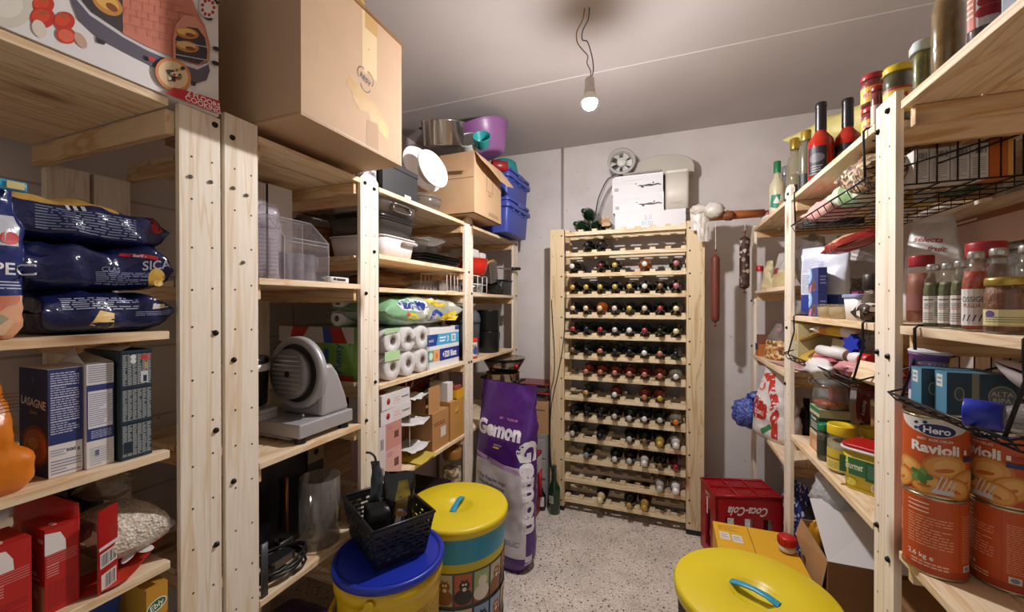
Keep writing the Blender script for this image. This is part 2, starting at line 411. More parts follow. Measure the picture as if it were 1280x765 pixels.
# faint casting seams left by the shuttering, running across the room
for y in (1.105, 2.06):
    mb.bx((XL, y-.003, ZC-.002), (XR, y+.003, ZC+.001), '#d8d2ce')
struct(mb, 'ceiling')
mb = MB(); mb.bx((XL-.1, YF, 0), (XL, YB, ZC), WALL)
for z in (.25, .5, .75, 1.0, 1.25, 1.5, 1.75, 2.0):
    mb.bx((XL-.001, YF, z-.004), (XL+.0012, YB, z+.004), '#b9b0ab')
for k in range(8):
    for j, z in enumerate((.0, .25, .5, .75, 1.0, 1.25, 1.5, 1.75)):
        y = -.3 + k*.5 + (.25 if j % 2 else 0)
        if y < YB-.05: mb.bx((XL-.001, y-.004, z), (XL+.0012, y+.004, z+.25), '#b9b0ab')
struct(mb, 'wall_left')
mb = MB(); mb.bx((XR, YF, 0), (XR+.1, YB, ZC), WALL); struct(mb, 'wall_right')
mb = MB(); mb.bx((XL-.1, YB, 0), (XR+.1, YB+.1, ZC), WALL)
struct(mb, 'wall_back')
p0, p1 = aty(703, 186, YB-.012), aty(703, 290, YB-.012)
mb = MB(); mb.cyl((p0.x, YB-.010, ZC), (p0.x, YB-.010, .02), .009, plain('#a9a09c', .6), 10)
o = mb.build('wall_conduit'); tag(o, 'grey vertical conduit pipe on the back wall behind the wine rack', 'pipe')

# ================================================================== camera, bulb and an added ambient fill from the open front
cam = bpy.data.cameras.new('camera'); cam.sensor_width = 36.; cam.lens = 36.*FPX/1280.; cam.clip_start = .02
co = bpy.data.objects.new('camera', cam); COL.objects.link(co); scene.camera = co
co.location = (0, 0, HCAM); co.rotation_euler = (PI/2 - math.atan((382.5-VHOR)/FPX), 0, YAW)
BULB = Vector((-.29, 1.60, 2.20))
bulb = thing('hanging_light_bulb', 'glowing bare light bulb in a socket hanging from two thin wires', 'light bulb', (BULB.x, BULB.y, BULB.z))
gl, nt, b = nodes('glowing_bulb_glass'); b.inputs['Base Color'].default_value = (1, 1, 1, 1)
b.inputs['Emission Color'].default_value = (1., .965, .98, 1); b.inputs['Emission Strength'].default_value = 1900.
mb = MB(); prof = []
for i in range(13):
    a = -PI/2 + i*(PI/2+.07)/12; prof.append((max(.0001, .030*math.cos(a)), .030*math.sin(a)))
mb.lathe(prof, gl, seg=24); mb.build('bulb_glass', bulb)
mb = MB(); mb.lathe([(.0300, .0024), (.0298, .006), (.0262, .018), (.0215, .030), (.0175, .045)], plain('#f3efe8', .4), seg=24); mb.build('bulb_neck', bulb)
mb = MB(); mb.lathe([(.0225, .036), (.0225, .046), (.019, .047), (.019, .088), (.017, .094), (.006, .096)], plain('#d8d0c4', .45), seg=24)
mb.build('lamp_socket', bulb)
def hang(pts): return [Vector(p) for p in pts]
mb = MB()
w1 = [(0, 0, .093), (.004, 0, .12), (-.012, .005, .16), (-.008, 0, .185), (-.03, 0, .215), (-.05, 0, .25), (-.052, 0, .29), (-.03, 0, .33), (-.02, 0, ZC-BULB.z)]
w2 = [(.004, 0, .093), (.014, 0, .12), (.012, .0, .16), (.006, .004, .19), (-.003, 0, .225), (-.012, 0, .245), (-.03, 0, .255), (-.028, 0, .29), (-.006, 0, .33), (-.002, 0, ZC-BULB.z)]
def smooth_path(pts, k=6):
    pts = [Vector(p) for p in pts]; out = []
    for i in range(len(pts)-1):
        a, b_, c, d = pts[max(i-1, 0)], pts[i], pts[i+1], pts[min(i+2, len(pts)-1)]
        for j in range(k):
            t = j/k; out.append(.5*((2*b_) + (c-a)*t + (2*a-5*b_+4*c-d)*t*t + (3*b_-a-3*c+d)*t**3))
    out.append(pts[-1]); return out
mb = MB(); mb.tube(smooth_path(w1), .0022, plain('#8a6a3c', .5)); mb.build('wire', bulb)
mb = MB(); mb.tube(smooth_path(w2), .0022, plain('#3a4750', .5)); mb.build('wire', bulb)
w = bpy.data.worlds.new('ambient_fill'); scene.world = w; w.use_nodes = True
w.node_tree.nodes['Background'].inputs[0].default_value = lin('#ebe7e4'); w.node_tree.nodes['Background'].inputs[1].default_value = .5  # dim even world fill, added to lift the shade; enters by the open front
vs = scene.view_settings; vs.view_transform = 'Standard'; vs.look = 'None'; vs.gamma = 1.; vs.use_curve_mapping = False; vs.exposure = .28
scene.cycles.max_bounces = 8; scene.cycles.transparent_max_bounces = 24; scene.cycles.diffuse_bounces = 5; scene.cycles.glossy_bounces = 3
scene.cycles.caustics_reflective = False; scene.cycles.caustics_refractive = False
scene.cycles.sample_clamp_indirect = 6.
scene.cycles.use_denoising = True

# ================================================================== SHELVING
WX, WY, WZ = wood('x', '#e6c699', '#cf9f66'), wood('y', '#f0d8b4', '#dfb98a'), wood('z', '#f5e9d6', '#e8d2b2')
BOLT = plain('#2c2a2a', .35, .8)
SCREW = plain('#8b8780', .35, .9)
FL, FR = -1.05, .47          # aisle-side planes of the left and right shelving
LB, RB = -1.645, 1.075       # wall-side planes
def post(parent, x0, x1, y0, y1, h, chamfer, side, bolts, holes):
    """upright board; side=+1 shows its wide face to +x, -1 to -x; holes are drilled dots printed by real dark recess discs"""
    mb = MB(); c = chamfer
    poly = [(y0, 0), (y1, 0), (y1, h-(c if side > 0 else 0)*.0), (y1-c, h), (y0+c, h), (y0, h-c)] if c else [(y0, 0), (y1, 0), (y1, h), (y0, h)]
    if c: poly[2] = (y1, h-c)
    mtx = Matrix(((0, 0, 1, 0), (1, 0, 0, 0), (0, 1, 0, 0), (0, 0, 0, 1)))
    mb.prism(poly, x0, x1, WZ, mtx)
    xf = x1 if side > 0 else x0
    for hy, hz_ in holes:
        q = xf + side*.0006
        vs_ = [(q, hy+.0026*math.cos(a*PI/4), hz_+.0026*math.sin(a*PI/4)) for a in (range(8) if side > 0 else range(7, -1, -1))]
        mb.add(vs_, [tuple(range(8))], '#3a2a1e')
    o = mb.build('post', parent)
    for (by, bz, big) in bolts:
        b2 = MB(); r = .0058 if big else .004
        t = Matrix.Translation((xf, by, bz)) @ Matrix.Rotation(side*PI/2, 4, 'Y')
        b2.lathe([(r*1.25, 0), (r*1.25, .0015), (r, .002), (r*.9, .0055), (r*.4, .0068), (.0001, .007)], BOLT if big else SCREW, seg=10, mtx=t)
        b2.build('bolt', o)
    return o
def shelf(parent, x0, x1, y0, y1, z, n=5, th=.018, gap=.009):
    mb = MB(); w_ = (x1-x0-gap*(n-1))/n
    for i in range(n):
        a = x0 + i*(w_+gap); mb.bx((a, y0, z-th), (a+w_, y1, z), WY)
    return mb.build('shelf_board', parent, bevel=.0012)
def rail(parent, x0, x1, y0, y1, z0, z1):
    mb = MB(); mb.bx((x0, y0, z0), (x1, y1, z1), WX); return mb.build('cross_rail', parent, bevel=.002)
def holes_for(y0, y1, zs, seed):
    r = random.Random(seed); out = []
    for z in zs:
        for f in (.28, .78): out.append((y0+(y1-y0)*f, z + r.uniform(-.012, .012)))
    return out
ZS = [.18+.105*i for i in range(16)]
# -- left, nearest the camera
sl1 = thing('shelving_unit', 'near left pine shelving unit stacked with pasta bags and boxes', 'shelving', (0, 0, 0))
post(sl1, FL-.014, FL, .587, .678, 1.864, 0, 1, [(.665, 1.845, 1), (.665, 1.328, 1), (.665, 1.085, 1), (.665, .80, 1), (.61, 1.70, 0), (.655, 1.70, 0)], holes_for(.587, .678, ZS, 1))
post(sl1, LB-.03, LB, .587, .678, 1.80, 0, 1, [(.63, 1.66, 1)], [])
post(sl1, FL-.014, FL, -.42, -.33, 1.864, 0, 1, [], [])
post(sl1, LB-.03, LB, -.42, -.33, 1.80, 0, 1, [], [])
for z in (1.864, 1.339, 1.070, .820, .47):
    shelf(sl1, LB-.02, FL+.002, -.325, .565, z)
    rail(sl1, LB-.028, FL-(.0145 if z > 1.8 else .16), .5675, .5865, z-.075, z-.019)
    rail(sl1, LB-.028, FL-.0145, -.3295, -.31, z-.075, z-.019)
# -- left, the long run of three bays
sl2 = thing('shelving_unit', 'long left pine shelving run reaching the back wall, with slicer, paper rolls and pots', 'shelving', (0, 0, 0))
P3, P4, P5 = (1.172, 1.270), (1.985, 2.083), (2.735, 2.830)
post(sl2, FL-.014, FL, .689, .777, 1.888, 0, 1, [(.708, 1.83, 1), (.71, 1.255, 1), (.708, .94, 1), (.745, 1.69, 0), (.71, 1.70, 0), (.735, 1.51, 0)], holes_for(.689, .777, ZS, 2))
post(sl2, FL-.014, FL, *P3, 1.888, .022, 1, [(1.195, 1.85, 1), (1.245, 1.84, 1), (1.245, 1.60, 1), (1.20, 1.44, 1), (1.25, 1.10, 1), (1.20, .965, 1)], holes_for(*P3, ZS, 3))
post(sl2, FL-.014, FL, *P4, 1.888, .022, 1, [(2.055, 1.85, 1), (2.03, 1.58, 1), (2.065, 1.46, 1), (2.03, 1.07, 1), (2.06, 1.07, 1)], holes_for(*P4, ZS, 4))
post(sl2, FL-.014, FL, *P5, 1.868, 0, 1, [(2.79, 1.84, 1), (2.79, 1.46, 1), (2.79, 1.06, 1)], holes_for(*P5, ZS, 5))
for q in ((.689, .777), P3, P4, P5): post(sl2, LB-.03, LB, *q, 1.80, 0, 1, [], [])
def bay(parent, y0, y1, zs, xa, xb, ln=5, f=None):
    for z in zs:
        shelf(parent, xa, xb, y0+.002, y1-.002, z, ln)
        a, b_ = (xa+.0, xb-.0165) if f is None else f
        rail(parent, a, b_, y0+.0005, y0+.019, z-.06, z-.019); rail(parent, a, b_, y1-.019, y1-.0005, z-.06, z-.019)
bay(sl2, .777, 1.172, (1.862, 1.472, .961, .578), LB-.02, FL+.002)
bay(sl2, 1.270, 1.985, (1.855, 1.595, 1.465, 1.083, .680, .30), LB-.02, FL+.002)
bay(sl2, 2.083, 2.735, (1.855, 1.462, 1.076, .68), LB-.02, FL+.002)
# -- right shelving: far bay, middle bay, near bay with shared uprights
sr = thing('shelving_unit', 'right pine shelving run crowded with jars, sauces and large tins', 'shelving', (0, 0, 0))
Q1, Q2, Q3 = (1.138, 1.229), (1.950, 2.041), (2.700, 2.800)
post(sr, FR, FR+.014, *Q1, 1.872, 0, -1, [(1.17, 1.842, 1), (1.217, 1.812, 1), (1.165, 1.28, 1), (1.215, 1.285, 1), (1.16, .818, 1), (1.212, .87, 1)], holes_for(*Q1, ZS, 6))
post(sr, FR, FR+.014, *Q2, 1.895, .02, -1, [(1.985, 1.86, 1), (2.03, 1.845, 1), (2.0, 1.30, 1), (2.02, 1.06, 1)], holes_for(*Q2, ZS, 7))
post(sr, FR, FR+.014, *Q3, 1.86, .02, -1, [(2.77, 1.42, 1), (2.75, 1.15, 1)], [])
for q in (Q1, Q2, Q3): post(sr, RB, RB+.03, *q, 1.86, 0, -1, [], [])
post(sr, FR, FR+.014, .12, .21, 1.872, 0, -1, [], []); post(sr, RB, RB+.03, .12, .21, 1.86, 0, -1, [], [])
fr_ = (FR+.0145, RB-.002)
bay(sr, .21, 1.115, (1.838, 1.353, .866), FR-.002, RB+.02, 5, fr_)
bay(sr, 1.229, 1.950, (1.838, 1.353, .866, .30), FR-.002, RB+.02, 5, fr_)
bay(sr, 2.041, 2.700, (1.843, 1.478, 1.105, .72), FR-.002, RB+.02, 5, fr_)
# ================================================================== WINE RACK
RY, RYB = 2.657, 2.925       # front and back
RX0, RX1 = -.651, .104       # between the uprights
ROWS = [1.881-.1378*i for i in range(14)]
RP = .0907
COLX = [-.588+RP*i for i in range(8)]
rack = thing('wine_rack', 'tall pale pine wine rack against the back wall, filled with lying bottles', 'wine rack', (0, 0, 0))
KW = wood('z', '#e4cda4', '#cda876')
for (x0, x1) in ((-.751, -.653), (.106, .206)):
    for y0, y1 in ((RY, RY+.028), (RYB-.028, RYB)):
        mb = MB(); mb.bx((x0, y0, .03), (x1, y1, 1.905), KW)
        if y0 == RY:
            for z in ROWS:
                zz = z-.02; xx = x1-.018 if x0 < 0 else x0+.018; x3 = x0+.02 if x0 < 0 else x1-.02
                for q, rr in ((xx, .006), (x3, .0028)):
                    mb.add([(q+rr*math.cos(a*PI/5), RY-.0006, zz+rr*math.sin(a*PI/5)) for a in range(10)], [tuple(range(10))], '#221c18')
        o = mb.build('post', rack, bevel=.0015)
    for z in (.12, .7, 1.3, 1.8):
        mb = MB(); mb.bx((x0+.004, RY+.0285, z-.03), (x0+.03, RYB-.0285, z), WY); mb.build('side_rail', rack)
    mb = MB(); mb.bx((x0, RY, 0), (x1, RY+.03, .0295), plain('#1d1c1c', .6)); mb.build('foot', rack)
    mb = MB(); mb.bx((x0, RYB-.03, 0), (x1, RYB, .0295), plain('#1d1c1c', .6)); mb.build('foot', rack)
RW = wood('x', '#e6d2ac', '#cfac7c')
for z in ROWS:
    mb = MB()
    for y0, dy in ((RY+.001, .020), (RYB-.05, .020)):
        mb.bx((RX0, y0, z-.024), (RX1, y0+dy, z), RW)
    for i in range(9):
        x = COLX[0] - RP/2 + i*RP
        xa, xb = max(RX0+.001, x-.0165), min(RX1-.001, x+.0165)
        mb.bx((xa, RY+.006, z+.0002), (xb, RY+.062, z+.015), RW); mb.bx((xa, RYB-.085, z+.0002), (xb, RYB-.02, z+.015), RW)
    mb.bx((RX0, RY+.046, z-.024), (RX1, RY+.062, z), RW); mb.bx((RX0, RYB-.085, z-.024), (RX1, RYB-.072, z), RW)
    mb.build('bottle_rail', rack)
# ================================================================== KIT: makers of everyday goods
def carton(name, label, cat, loc, size, col, prints=None, rz=0., group=None, bevel=.0012, rot=None, parts=None):
    """closed box whose base centre is loc; prints(F) draws on its sides"""
    mb = MB(); sx, sy, sz = size; mb.box((0, 0, sz/2), size, col)
    cache = {}
    def F(w):
        if w not in cache: cache[w] = boxface(mb, (0, 0, sz/2), size, w)
        return cache[w]
    if prints: prints(F)
    o = mb.build(name, None, loc, rz, bevel if not prints else 0., rot); tag(o, label, cat, group)
    if parts: parts(o)
    return o
def onL(u, v, z, sx, sy):     # base centre from its near aisle-side corner (left shelving)
    p = atz(u, v, z); return (p.x - sx/2, p.y + sy/2, z)
def onR(u, v, z, sx, sy):
    p = atz(u, v, z); return (p.x + sx/2, p.y + sy/2, z)
def sgn(a, p): return math.copysign(abs(a)**p, a)
def pillow(mb, L, W, T, mat, seed=1, nu=26, nv=32, p=3.2, sq=.75, crk=.006, cs=18., seal=.03, mtx=None, tp=1.0, sag=0.):
    """filled film bag lying flat: length L on x, width W on y, thickness T on z, base near z=0; flat welded ends"""
    def fn(u, v):
        x = (u-.5)*L; q = abs(2*u-1)
        th = max(.0, 1-q**p)**.6 if q < 1-seal*.5 else 0.
        a = v*2*PI; cy_, cz_ = sgn(math.cos(a), sq), sgn(math.sin(a), sq)
        wy = W/2*(1-.10*(th)*1.0) ; y = cy_*wy; z = cz_*(T/2*th*tp + .0015)
        d = nz((x, y, z), cs, seed)*crk + nz((x, y*1.5, z), cs*2.6, seed+3)*crk*.5
        e = .4+.6*th
        return (x + d*.25*e, y + d*e*cy_, max(T/2 + z + d*e*(1 if cz_ > 0 else .2) - sag*(q**2), .0005))
    return mb.grid(fn, nu, nv, mat, True, False, mtx)
def pouch(mb, W, D, H, mat, seed=1, nu=28, nv=26, crk=.005, cs=20., lean=0., topw=1., mtx=None, fill=.75, pinch=None):
    """standing bag: width on x, depth on y, foot at z=0, flat seal on top (u around, v up)"""
    def fn(u, v):
        a = u*2*PI; k = 1. if v < fill*.75 else max(.0, 1-((v-fill*.75)/(1-fill*.75))**1.4)
        foot = min(1., .80+v*3.)
        w = W/2*((1-v)+topw*v)*foot; d = max(.002, D/2*k*foot)
        if pinch and v > pinch: w *= max(.22, 1-(v-pinch)*6) if v < pinch+.12 else .28+(v-pinch-.12)*2.6; d = max(d*.5, .006)
        x, y, z = w*sgn(math.cos(a), .62), d*sgn(math.sin(a), .7), v*H
        q = nz((x, y, z), cs, seed)*crk + nz((x, y, z), cs*2.7, seed+5)*crk*.5
        f = min(1, v*6)
        return (x + q*f, y + q*f*(1 if math.sin(a) > 0 else -1)*1.2 - lean*v*v*0 + lean*v*H, z + q*.4*f)
    mb.grid(fn, nu, nv, mat, True, False, mtx)
    o = len(mb.v); n = nu+1
    mb.face([o-(nv+1)*n+i for i in reversed(range(nu))], mat(.5, 0) if callable(mat) else mat)
    return mb
def bagthing(name, label, cat, loc, dims, mat, rz=0., rot=None, seed=1, group=None, kind='pillow', **k):
    mb = MB(); (pillow if kind == 'pillow' else pouch)(mb, *dims, mat, seed, **k)
    return tag(mb.build(name, None, loc, rz, 0, rot), label, cat, group)
def lump(mb, c, r, mat, seed=1, amp=.25, fr=3., nu=20, nv=14, flat=True):
    """crumpled soft heap"""
    def fn(u, v):
        a, b_ = u*2*PI, -PI/2 + v*PI; d = Vector((math.cos(b_)*math.cos(a), math.cos(b_)*math.sin(a), math.sin(b_)))
        s_ = 1 + amp*nz(d, fr, seed) + amp*.4*nz(d, fr*2.7, seed+2)
        z = c[2] + r[2]*d.z*s_
        return (c[0] + r[0]*d.x*s_, c[1] + r[1]*d.y*s_, max(z, c[2]-r[2]*.98) if flat else z)
    return mb.grid(fn, nu, nv, mat, True, True)
def lumpthing(name, label, cat, loc, r, mat, seed=1, group=None, rz=0., **k):
    mb = MB(); lump(mb, (0, 0, r[2]*.98), r, mat, seed, **k); return tag(mb.build(name, None, loc, rz), label, cat, group)
def jar(name, label, cat, loc, r, h, content, lid, lidh=.016, lab=None, neck=.86, fill=.86, group=None, gl=None, ang=-PI/2, prints=None, lid_r=None, shoulder=.8, span=2.6, rot=None, lab_mat=None):
    """jar: clear wall, contents, lid and an optional paper band lab=(z0,z1,col)"""
    t = thing(name, label, cat, loc, group=group, rot=rot); hb = h-lidh
    prof = [(r*.9, 0), (r, .006), (r, hb*shoulder), (r*(neck+.05), hb*.95), (r*neck, hb)]
    mb = MB(); mb.lathe(prof, gl or glass(), seg=26); mb.build('jar_wall', t)
    ri = r*.955; top = hb*fill
    pr = [(ri*.9, .003), (ri, .008), (ri, min(top, hb*shoulder))]
    if top > hb*shoulder: pr.append((ri*(1-(1-neck)*(top-hb*shoulder)/(hb*(1-shoulder))), top))
    mb = MB(); mb.lathe(pr, content, seg=26); mb.build('contents', t)
    lr = lid_r or r*neck*1.06; mb = MB()
    mb.lathe([(lr, hb-.001), (lr*1.02, hb+.002), (lr*1.02, h-.004), (lr*.97, h), (lr*.9, h), (lr*.88, h-.0012), (.0001, h-.0012)], lid, seg=30); mb.build('lid', t)
    if lab:
        z0, z1, col = lab; mb = MB(); rr = r*1.006
        k = 20
        mb.grid(lambda u, v: (rr*math.cos(ang-span/2+u*span), rr*math.sin(ang-span/2+u*span), z0+v*(z1-z0)), k, 1, col)
        if prints: prints(cylface(mb, (0, 0), rr, z0, z1, ang, span))
        mb.build('paper_label', t)
    return t
def tin(name, label, cat, loc, r, h, col, ang=-PI/2, span=3., prints=None, group=None, lid=None, rim=plain('#c9c6c0', .25, .9), lidh=.012, topcol=None):
    t = thing(name, label, cat, loc, group=group)
    mb = MB(); mb.lathe([(r, .004), (r, h-.004)], col, seg=40, caps=False)
    if prints: prints(cylface(mb, (0, 0), r, .004, h-.004, ang, span))
    mb.build('body', t)
    mb = MB(); mb.lathe([(r*.97, .0), (r*1.015, .001), (r*1.02, .004), (r*.999, .006)], rim, seg=40); mb.build('bottom_rim', t)
    mb = MB()
    if lid: mb.lathe([(r*1.03, h-lidh), (r*1.05, h-lidh+.002), (r*1.05, h-.002), (r*1.0, h), (r*.93, h), (r*.91, h-.003), (.0001, h-.003)], lid, seg=36); mb.build('lid', t)
    else: mb.lathe([(r*.999, h-.006), (r*1.02, h-.004), (r*1.015, h), (r*.96, h), (r*.95, h-.004), (.0001, h-.004)], rim, seg=40); mb.build('top_rim', t)
    return t
def vessel(name, label, cat, loc, prof, mat, group=None, rot=None, seg=32, th=.002, parts=None):
    """open bowl or pot from an outer profile, given a real wall thickness"""
    inner = [(max(r-th, .0005), z+th) for r, z in reversed(prof)]
    mb = MB(); mb.lathe(prof + inner + [(.0001, prof[0][1]+th)], mat, seg=seg)
    o = mb.build(name, None, loc, 0, 0, rot); tag(o, label, cat, group)
    if parts: parts(o)
    return o
def arc(c, r, a0, a1, n=10, plane='xy', z=0.):
    out = []
    for i in range(n+1):
        a = a0+(a1-a0)*i/n; p = (r*math.cos(a), r*math.sin(a))
        out.append({'xy': (c[0]+p[0], c[1]+p[1], c[2]), 'xz': (c[0]+p[0], c[1], c[2]+p[1]), 'yz': (c[0], c[1]+p[0], c[2]+p[1])}[plane])
    return out
def part(mb, name, parent, **k): return mb.build(name, parent, **k)
NAVY, WHITE, RED, YEL = '#1c2a63', '#e9e6e2', '#c4241f', '#e9c31c'
# ================================================================== LEFT, NEAR UNIT
def fpx(F, x, y0, z0):       # pixel -> face fraction on a plane of constant x
    return lambda u, v: ((atx(u, v, x).y - y0)/F.w, (atx(u, v, x).z - z0)/F.h)
def pizza_prints(F):
    f = F('+x'); x0, y0, z0 = -1.043, .02, 1.866; c = fpx(f, x0, y0, z0)
    k = lambda a, b_: c(a/3.478, b_/3.478)
    P = lambda pts, m: f.poly([k(*p) for p in pts], m)
    def E(cx, cy, rx, ry, m, rot=0.):
        P([(cx+rx*math.cos(a)*math.cos(rot)-ry*math.sin(a)*math.sin(rot), cy+rx*math.cos(a)*math.sin(rot)+ry*math.sin(a)*math.cos(rot)) for a in [2*PI*i/22 for i in range(22)]], m)
    E(40, 30, 110, 95, '#d8d2c4', .3); E(30, 20, 80, 60, '#e6e1d6', .3)
    for (x, y, a, b_) in ((195, 25, 48, 42), (192, 82, 55, 46), (285, 98, 46, 42)):
        E(x, y, a, b_, '#c8341f'); E(x-8, y-8, a*.7, b_*.65, '#d94a2a')
        for q in range(5): P([(x, y-20), (x+28*math.cos(q*1.256), y-20+16*math.sin(q*1.256)), (x+8*math.cos(q*1.256+.5), y-20+6*math.sin(q*1.256+.5))], '#55732f')
    E(292, 158, 46, 36, '#cc3b22', .4); E(292, 160, 36, 26, '#e2694a', .4); E(176, 130, 28, 42, '#e3d6c6', -.5); E(355, 180, 20, 40, '#c9a592', -.6)
    P([(315, -40), (318, 20), (345, 90), (430, 170), (560, 240), (680, 300), (760, 340), (850, 368), (900, 352), (915, 310), (905, 270), (860, 295), (760, 262), (650, 215), (540, 155), (400, 62), (345, -5), (340, -40)], '#5c5766')
    P([(340, -40), (345, -5), (400, 62), (540, 155), (650, 215), (760, 262), (860, 295), (912, 272), (912, 282), (860, 306), (755, 272), (645, 225), (535, 165), (395, 72), (338, 5), (332, -40)], '#cfcbd0')
    P([(420, 165), (465, 190), (455, 200), (425, 190)], '#2b2a30'); P([(832, 355), (856, 360), (850, 378), (834, 374)], '#2b2a30')
    P([(352, -40), (352, -5), (405, 58), (540, 148), (540, -40)], '#3a3434')
    E(470, 20, 75, 42, '#c98a3c', .6); E(468, 12, 60, 30, '#e2b25c', .6); E(490, 38, 30, 14, '#8a4a22', .6)
    P([(537, -60), (537, 152), (650, 210), (760, 255), (860, 288), (912, 268), (915, 200), (893, 115), (850, 35), (815, -60)], '#c97a62')
    for i in range(9):
        y = -30+i*34
        for j in range(7):
            x = 545+j*52+(26 if i % 2 else 0)
            if x < 745+ (0 if y > 90 else 60) and y+j*13+36 < 146+(x-537)*.45: P([(x, y+j*13), (x+50, y+13+j*13), (x+50, y+15.5+j*13), (x, y+2.5+j*13)], '#b4664f'); P([(x, y+j*13), (x+2.5, y+j*13), (x+2.5, y+34+j*13), (x, y+34+j*13)], '#b4664f')
    P([(752, 258), (750, 170), (765, 110), (800, 72), (850, 80), (885, 130), (905, 200), (905, 262), (862, 282)], '#d48f78')
    P([(763, 258), (762, 175), (780, 135), (815, 122), (860, 130), (890, 170), (900, 230), (898, 262), (862, 283)], '#2c2a2e')
    for y in (150, 208):
        E(812, y, 52, 24, '#c0782e', .2); E(808, y-5, 42, 15, '#e3b765', .2); E(825, y+8, 22, 8, '#7d3c1c', .2)
    for y in (183, 240): P([(763, y), (935, y+32), (935, y+36), (763, y+4)], '#b9b7ba')
    for (x, y) in ((940, 218), (935, 280), (905, 85), (935, 15)): E(x, y, 18, 9, '#26252a', .4)
    E(903, 40, 38, 46, '#e4dedb', -.3)
    for q in range(9): E(903+26*math.cos(q*.698), 40+32*math.sin(q*.698), 7, 8, '#b3302a')
    E(750, 330, 84, 66, '#d88a45', .65); E(750, 330, 70, 54, '#e6c9a0', .65)
    r = random.Random(4)
    for i in range(26):
        a, q = r.uniform(0, 6.3), r.uniform(0, 48); E(750+q*math.cos(a)*1.1, 330+q*math.sin(a), r.uniform(5, 12), r.uniform(4, 9), r.choice(['#2a2422', '#b5452a', '#f1e6d2', '#7d8a3c', '#3a2a28']))
    E(655, 262, 16, 9, '#c4241f', .6)
    P([(715, 412), (750, 386), (800, 396), (951, 444), (951, 500), (775, 434)], '#c2222b')
    a, b_ = k(882, 437); f.text('2 FLOORS', a, b_, .026, '#f3eeee', maxw=.15); a, b_ = k(880, 460); f.text('COOKING', a, b_, .026, '#f3eeee', maxw=.145)
carton('appliance_box', 'white printed box showing a brick pizza oven on the top left shelf', 'box', (-1.293, .345, 1.866), (.50, .65, .45), '#e6e3e2', pizza_prints)
# pasta bags on the second shelf
DKB = film('#18204a', .16, .5, 26.); GOLD = film('#c19a52', .3, .4, 40.)
PASTA = speck('penne_pasta', '#d8a95a', ['#d9a850', '#c28a3c', '#e6c27a', '#b27a34'], 55., .5, .5)
def bagmat(win, seed):
    r = random.Random(seed)
    def f(u, v):
        s = math.sin(v*2*PI)
        if win == 'top' and s > .62 and (u < .7): return GOLD
        if win == 'end' and .30 < u < .55 and v > .55: return PASTA
        if win == 'mid' and .48 < u < .62 and .70 < v < .9: return film('#9a8a70', .2, .5)
        return DKB
    return f
def pbag(label, y0, y1, z, T, xf, W, win, seed, prints, rx=0.):
    L = y1-y0; t = Matrix.Rotation(PI/2, 4, 'Z')
    mb = MB(); pillow(mb, L, W, T, bagmat(win, seed), seed, 30, 40, p=12., sq=.5, crk=.020, cs=11., seal=.02, mtx=t)
    # print on the aisle-facing flank
    f = castface(mb, (W/2*.93+.001, -L/2, T*.12), (0, 1, 0), (-.25, 0, 1), L, T*.8)
    prints(f)
    o = mb.build('pasta_bag', None, (xf-W/2, (y0+y1)/2, z), 0, 0, (rx, 0, 0)); return tag(o, label, 'pasta bag')
LB_ = '#a9aebf'
def pr1(f): f.lines(.18, .12, .78, .78, 9, '#6f7892', .4, 3, True); f.rect(.36, .78, .38, .95, '#cfd2dc'); f.rect(.40, .78, .42, .95, '#cfd2dc'); f.rect(.44, .78, .46, .95, '#cfd2dc'); f.ell(.93, .72, .18, .3, '#a51f24')
def pr2(f): f.text('SICA', .88, .62, .24, LB_, rot=.1); f.text('CLAS', .55, .45, .13, '#7c86a4'); f.lines(.45, .06, .85, .4, 7, '#7f8db0', .4, 5, True); f.poly([(.62, .88), (.88, .74), (.88, .84), (.64, .98)], '#b12028'); f.text('Barilla', .75, .86, .08, '#e7d9d9', rot=-.1); f.ell(.88, .25, .2, .28, '#d5ab4e')
def pr3(f): f.lines(.15, .55, .72, .95, 6, '#aab1c8', .45, 6, True); f.poly([(.84, .55), (.97, .6), (.98, .95), (.85, .9)], '#d8d6cf'); f.poly([(.88, .6), (.95, .65), (.94, .86)], '#d3b26c'); f.lines(.7, .35, .98, .5, 3, '#8791b0', .35, 7); f.poly([(.32, .1), (.50, .02), (.52, .45), (.40, .52)], '#d9b566')
pbag('dark blue pasta bag with a golden window, lowest of the stacked three', .372, .578, 1.340, .086, -1.058, .30, 'none', 3, pr3)
pbag('crumpled dark blue pasta bag with a red strip, middle of the stacked three', .345, .581, 1.428, .090, -1.055, .30, 'mid', 5, pr2, .03)
pbag('dark blue pasta bag with a gold upper edge, topmost of the stacked three', .325, .578, 1.520, .088, -1.065, .30, 'top', 9, pr1)
RAV = speck('coloured_pasta_shapes', '#d9a884', ['#dba27c', '#c98a62', '#a5a184', '#e3bd9a', '#cf7a5c'], 38., .5, .6)
def spmat(u, v):
    if v < .26: return RAV
    return film('#26336e', .2, .45) if not (.58 < v < .76 and .3 < u < .9) else film('#c9ccd6', .25, .45)
mb = MB(); pouch(mb, .13, .08, .275, spmat, 4, crk=.006, topw=.9, mtx=Matrix.Rotation(PI/2, 4, 'Z'))
f = castface(mb, (.0455, -.065, .06), (0, 1, 0), (0, 0, 1), .13, .2)
f.ell(.83, .56, .06, .055, RED); f.text('SPEC', .80, .30, .10, '#e8e8ee'); f.lines(.66, .12, .94, .2, 3, '#b9bfd6', .4, 2)
o = tag(mb.build('pasta_pouch', None, (-1.075, .285, 1.340)), 'white and navy pouch of coloured pasta with a blue clip, left edge of second shelf', 'pasta bag')
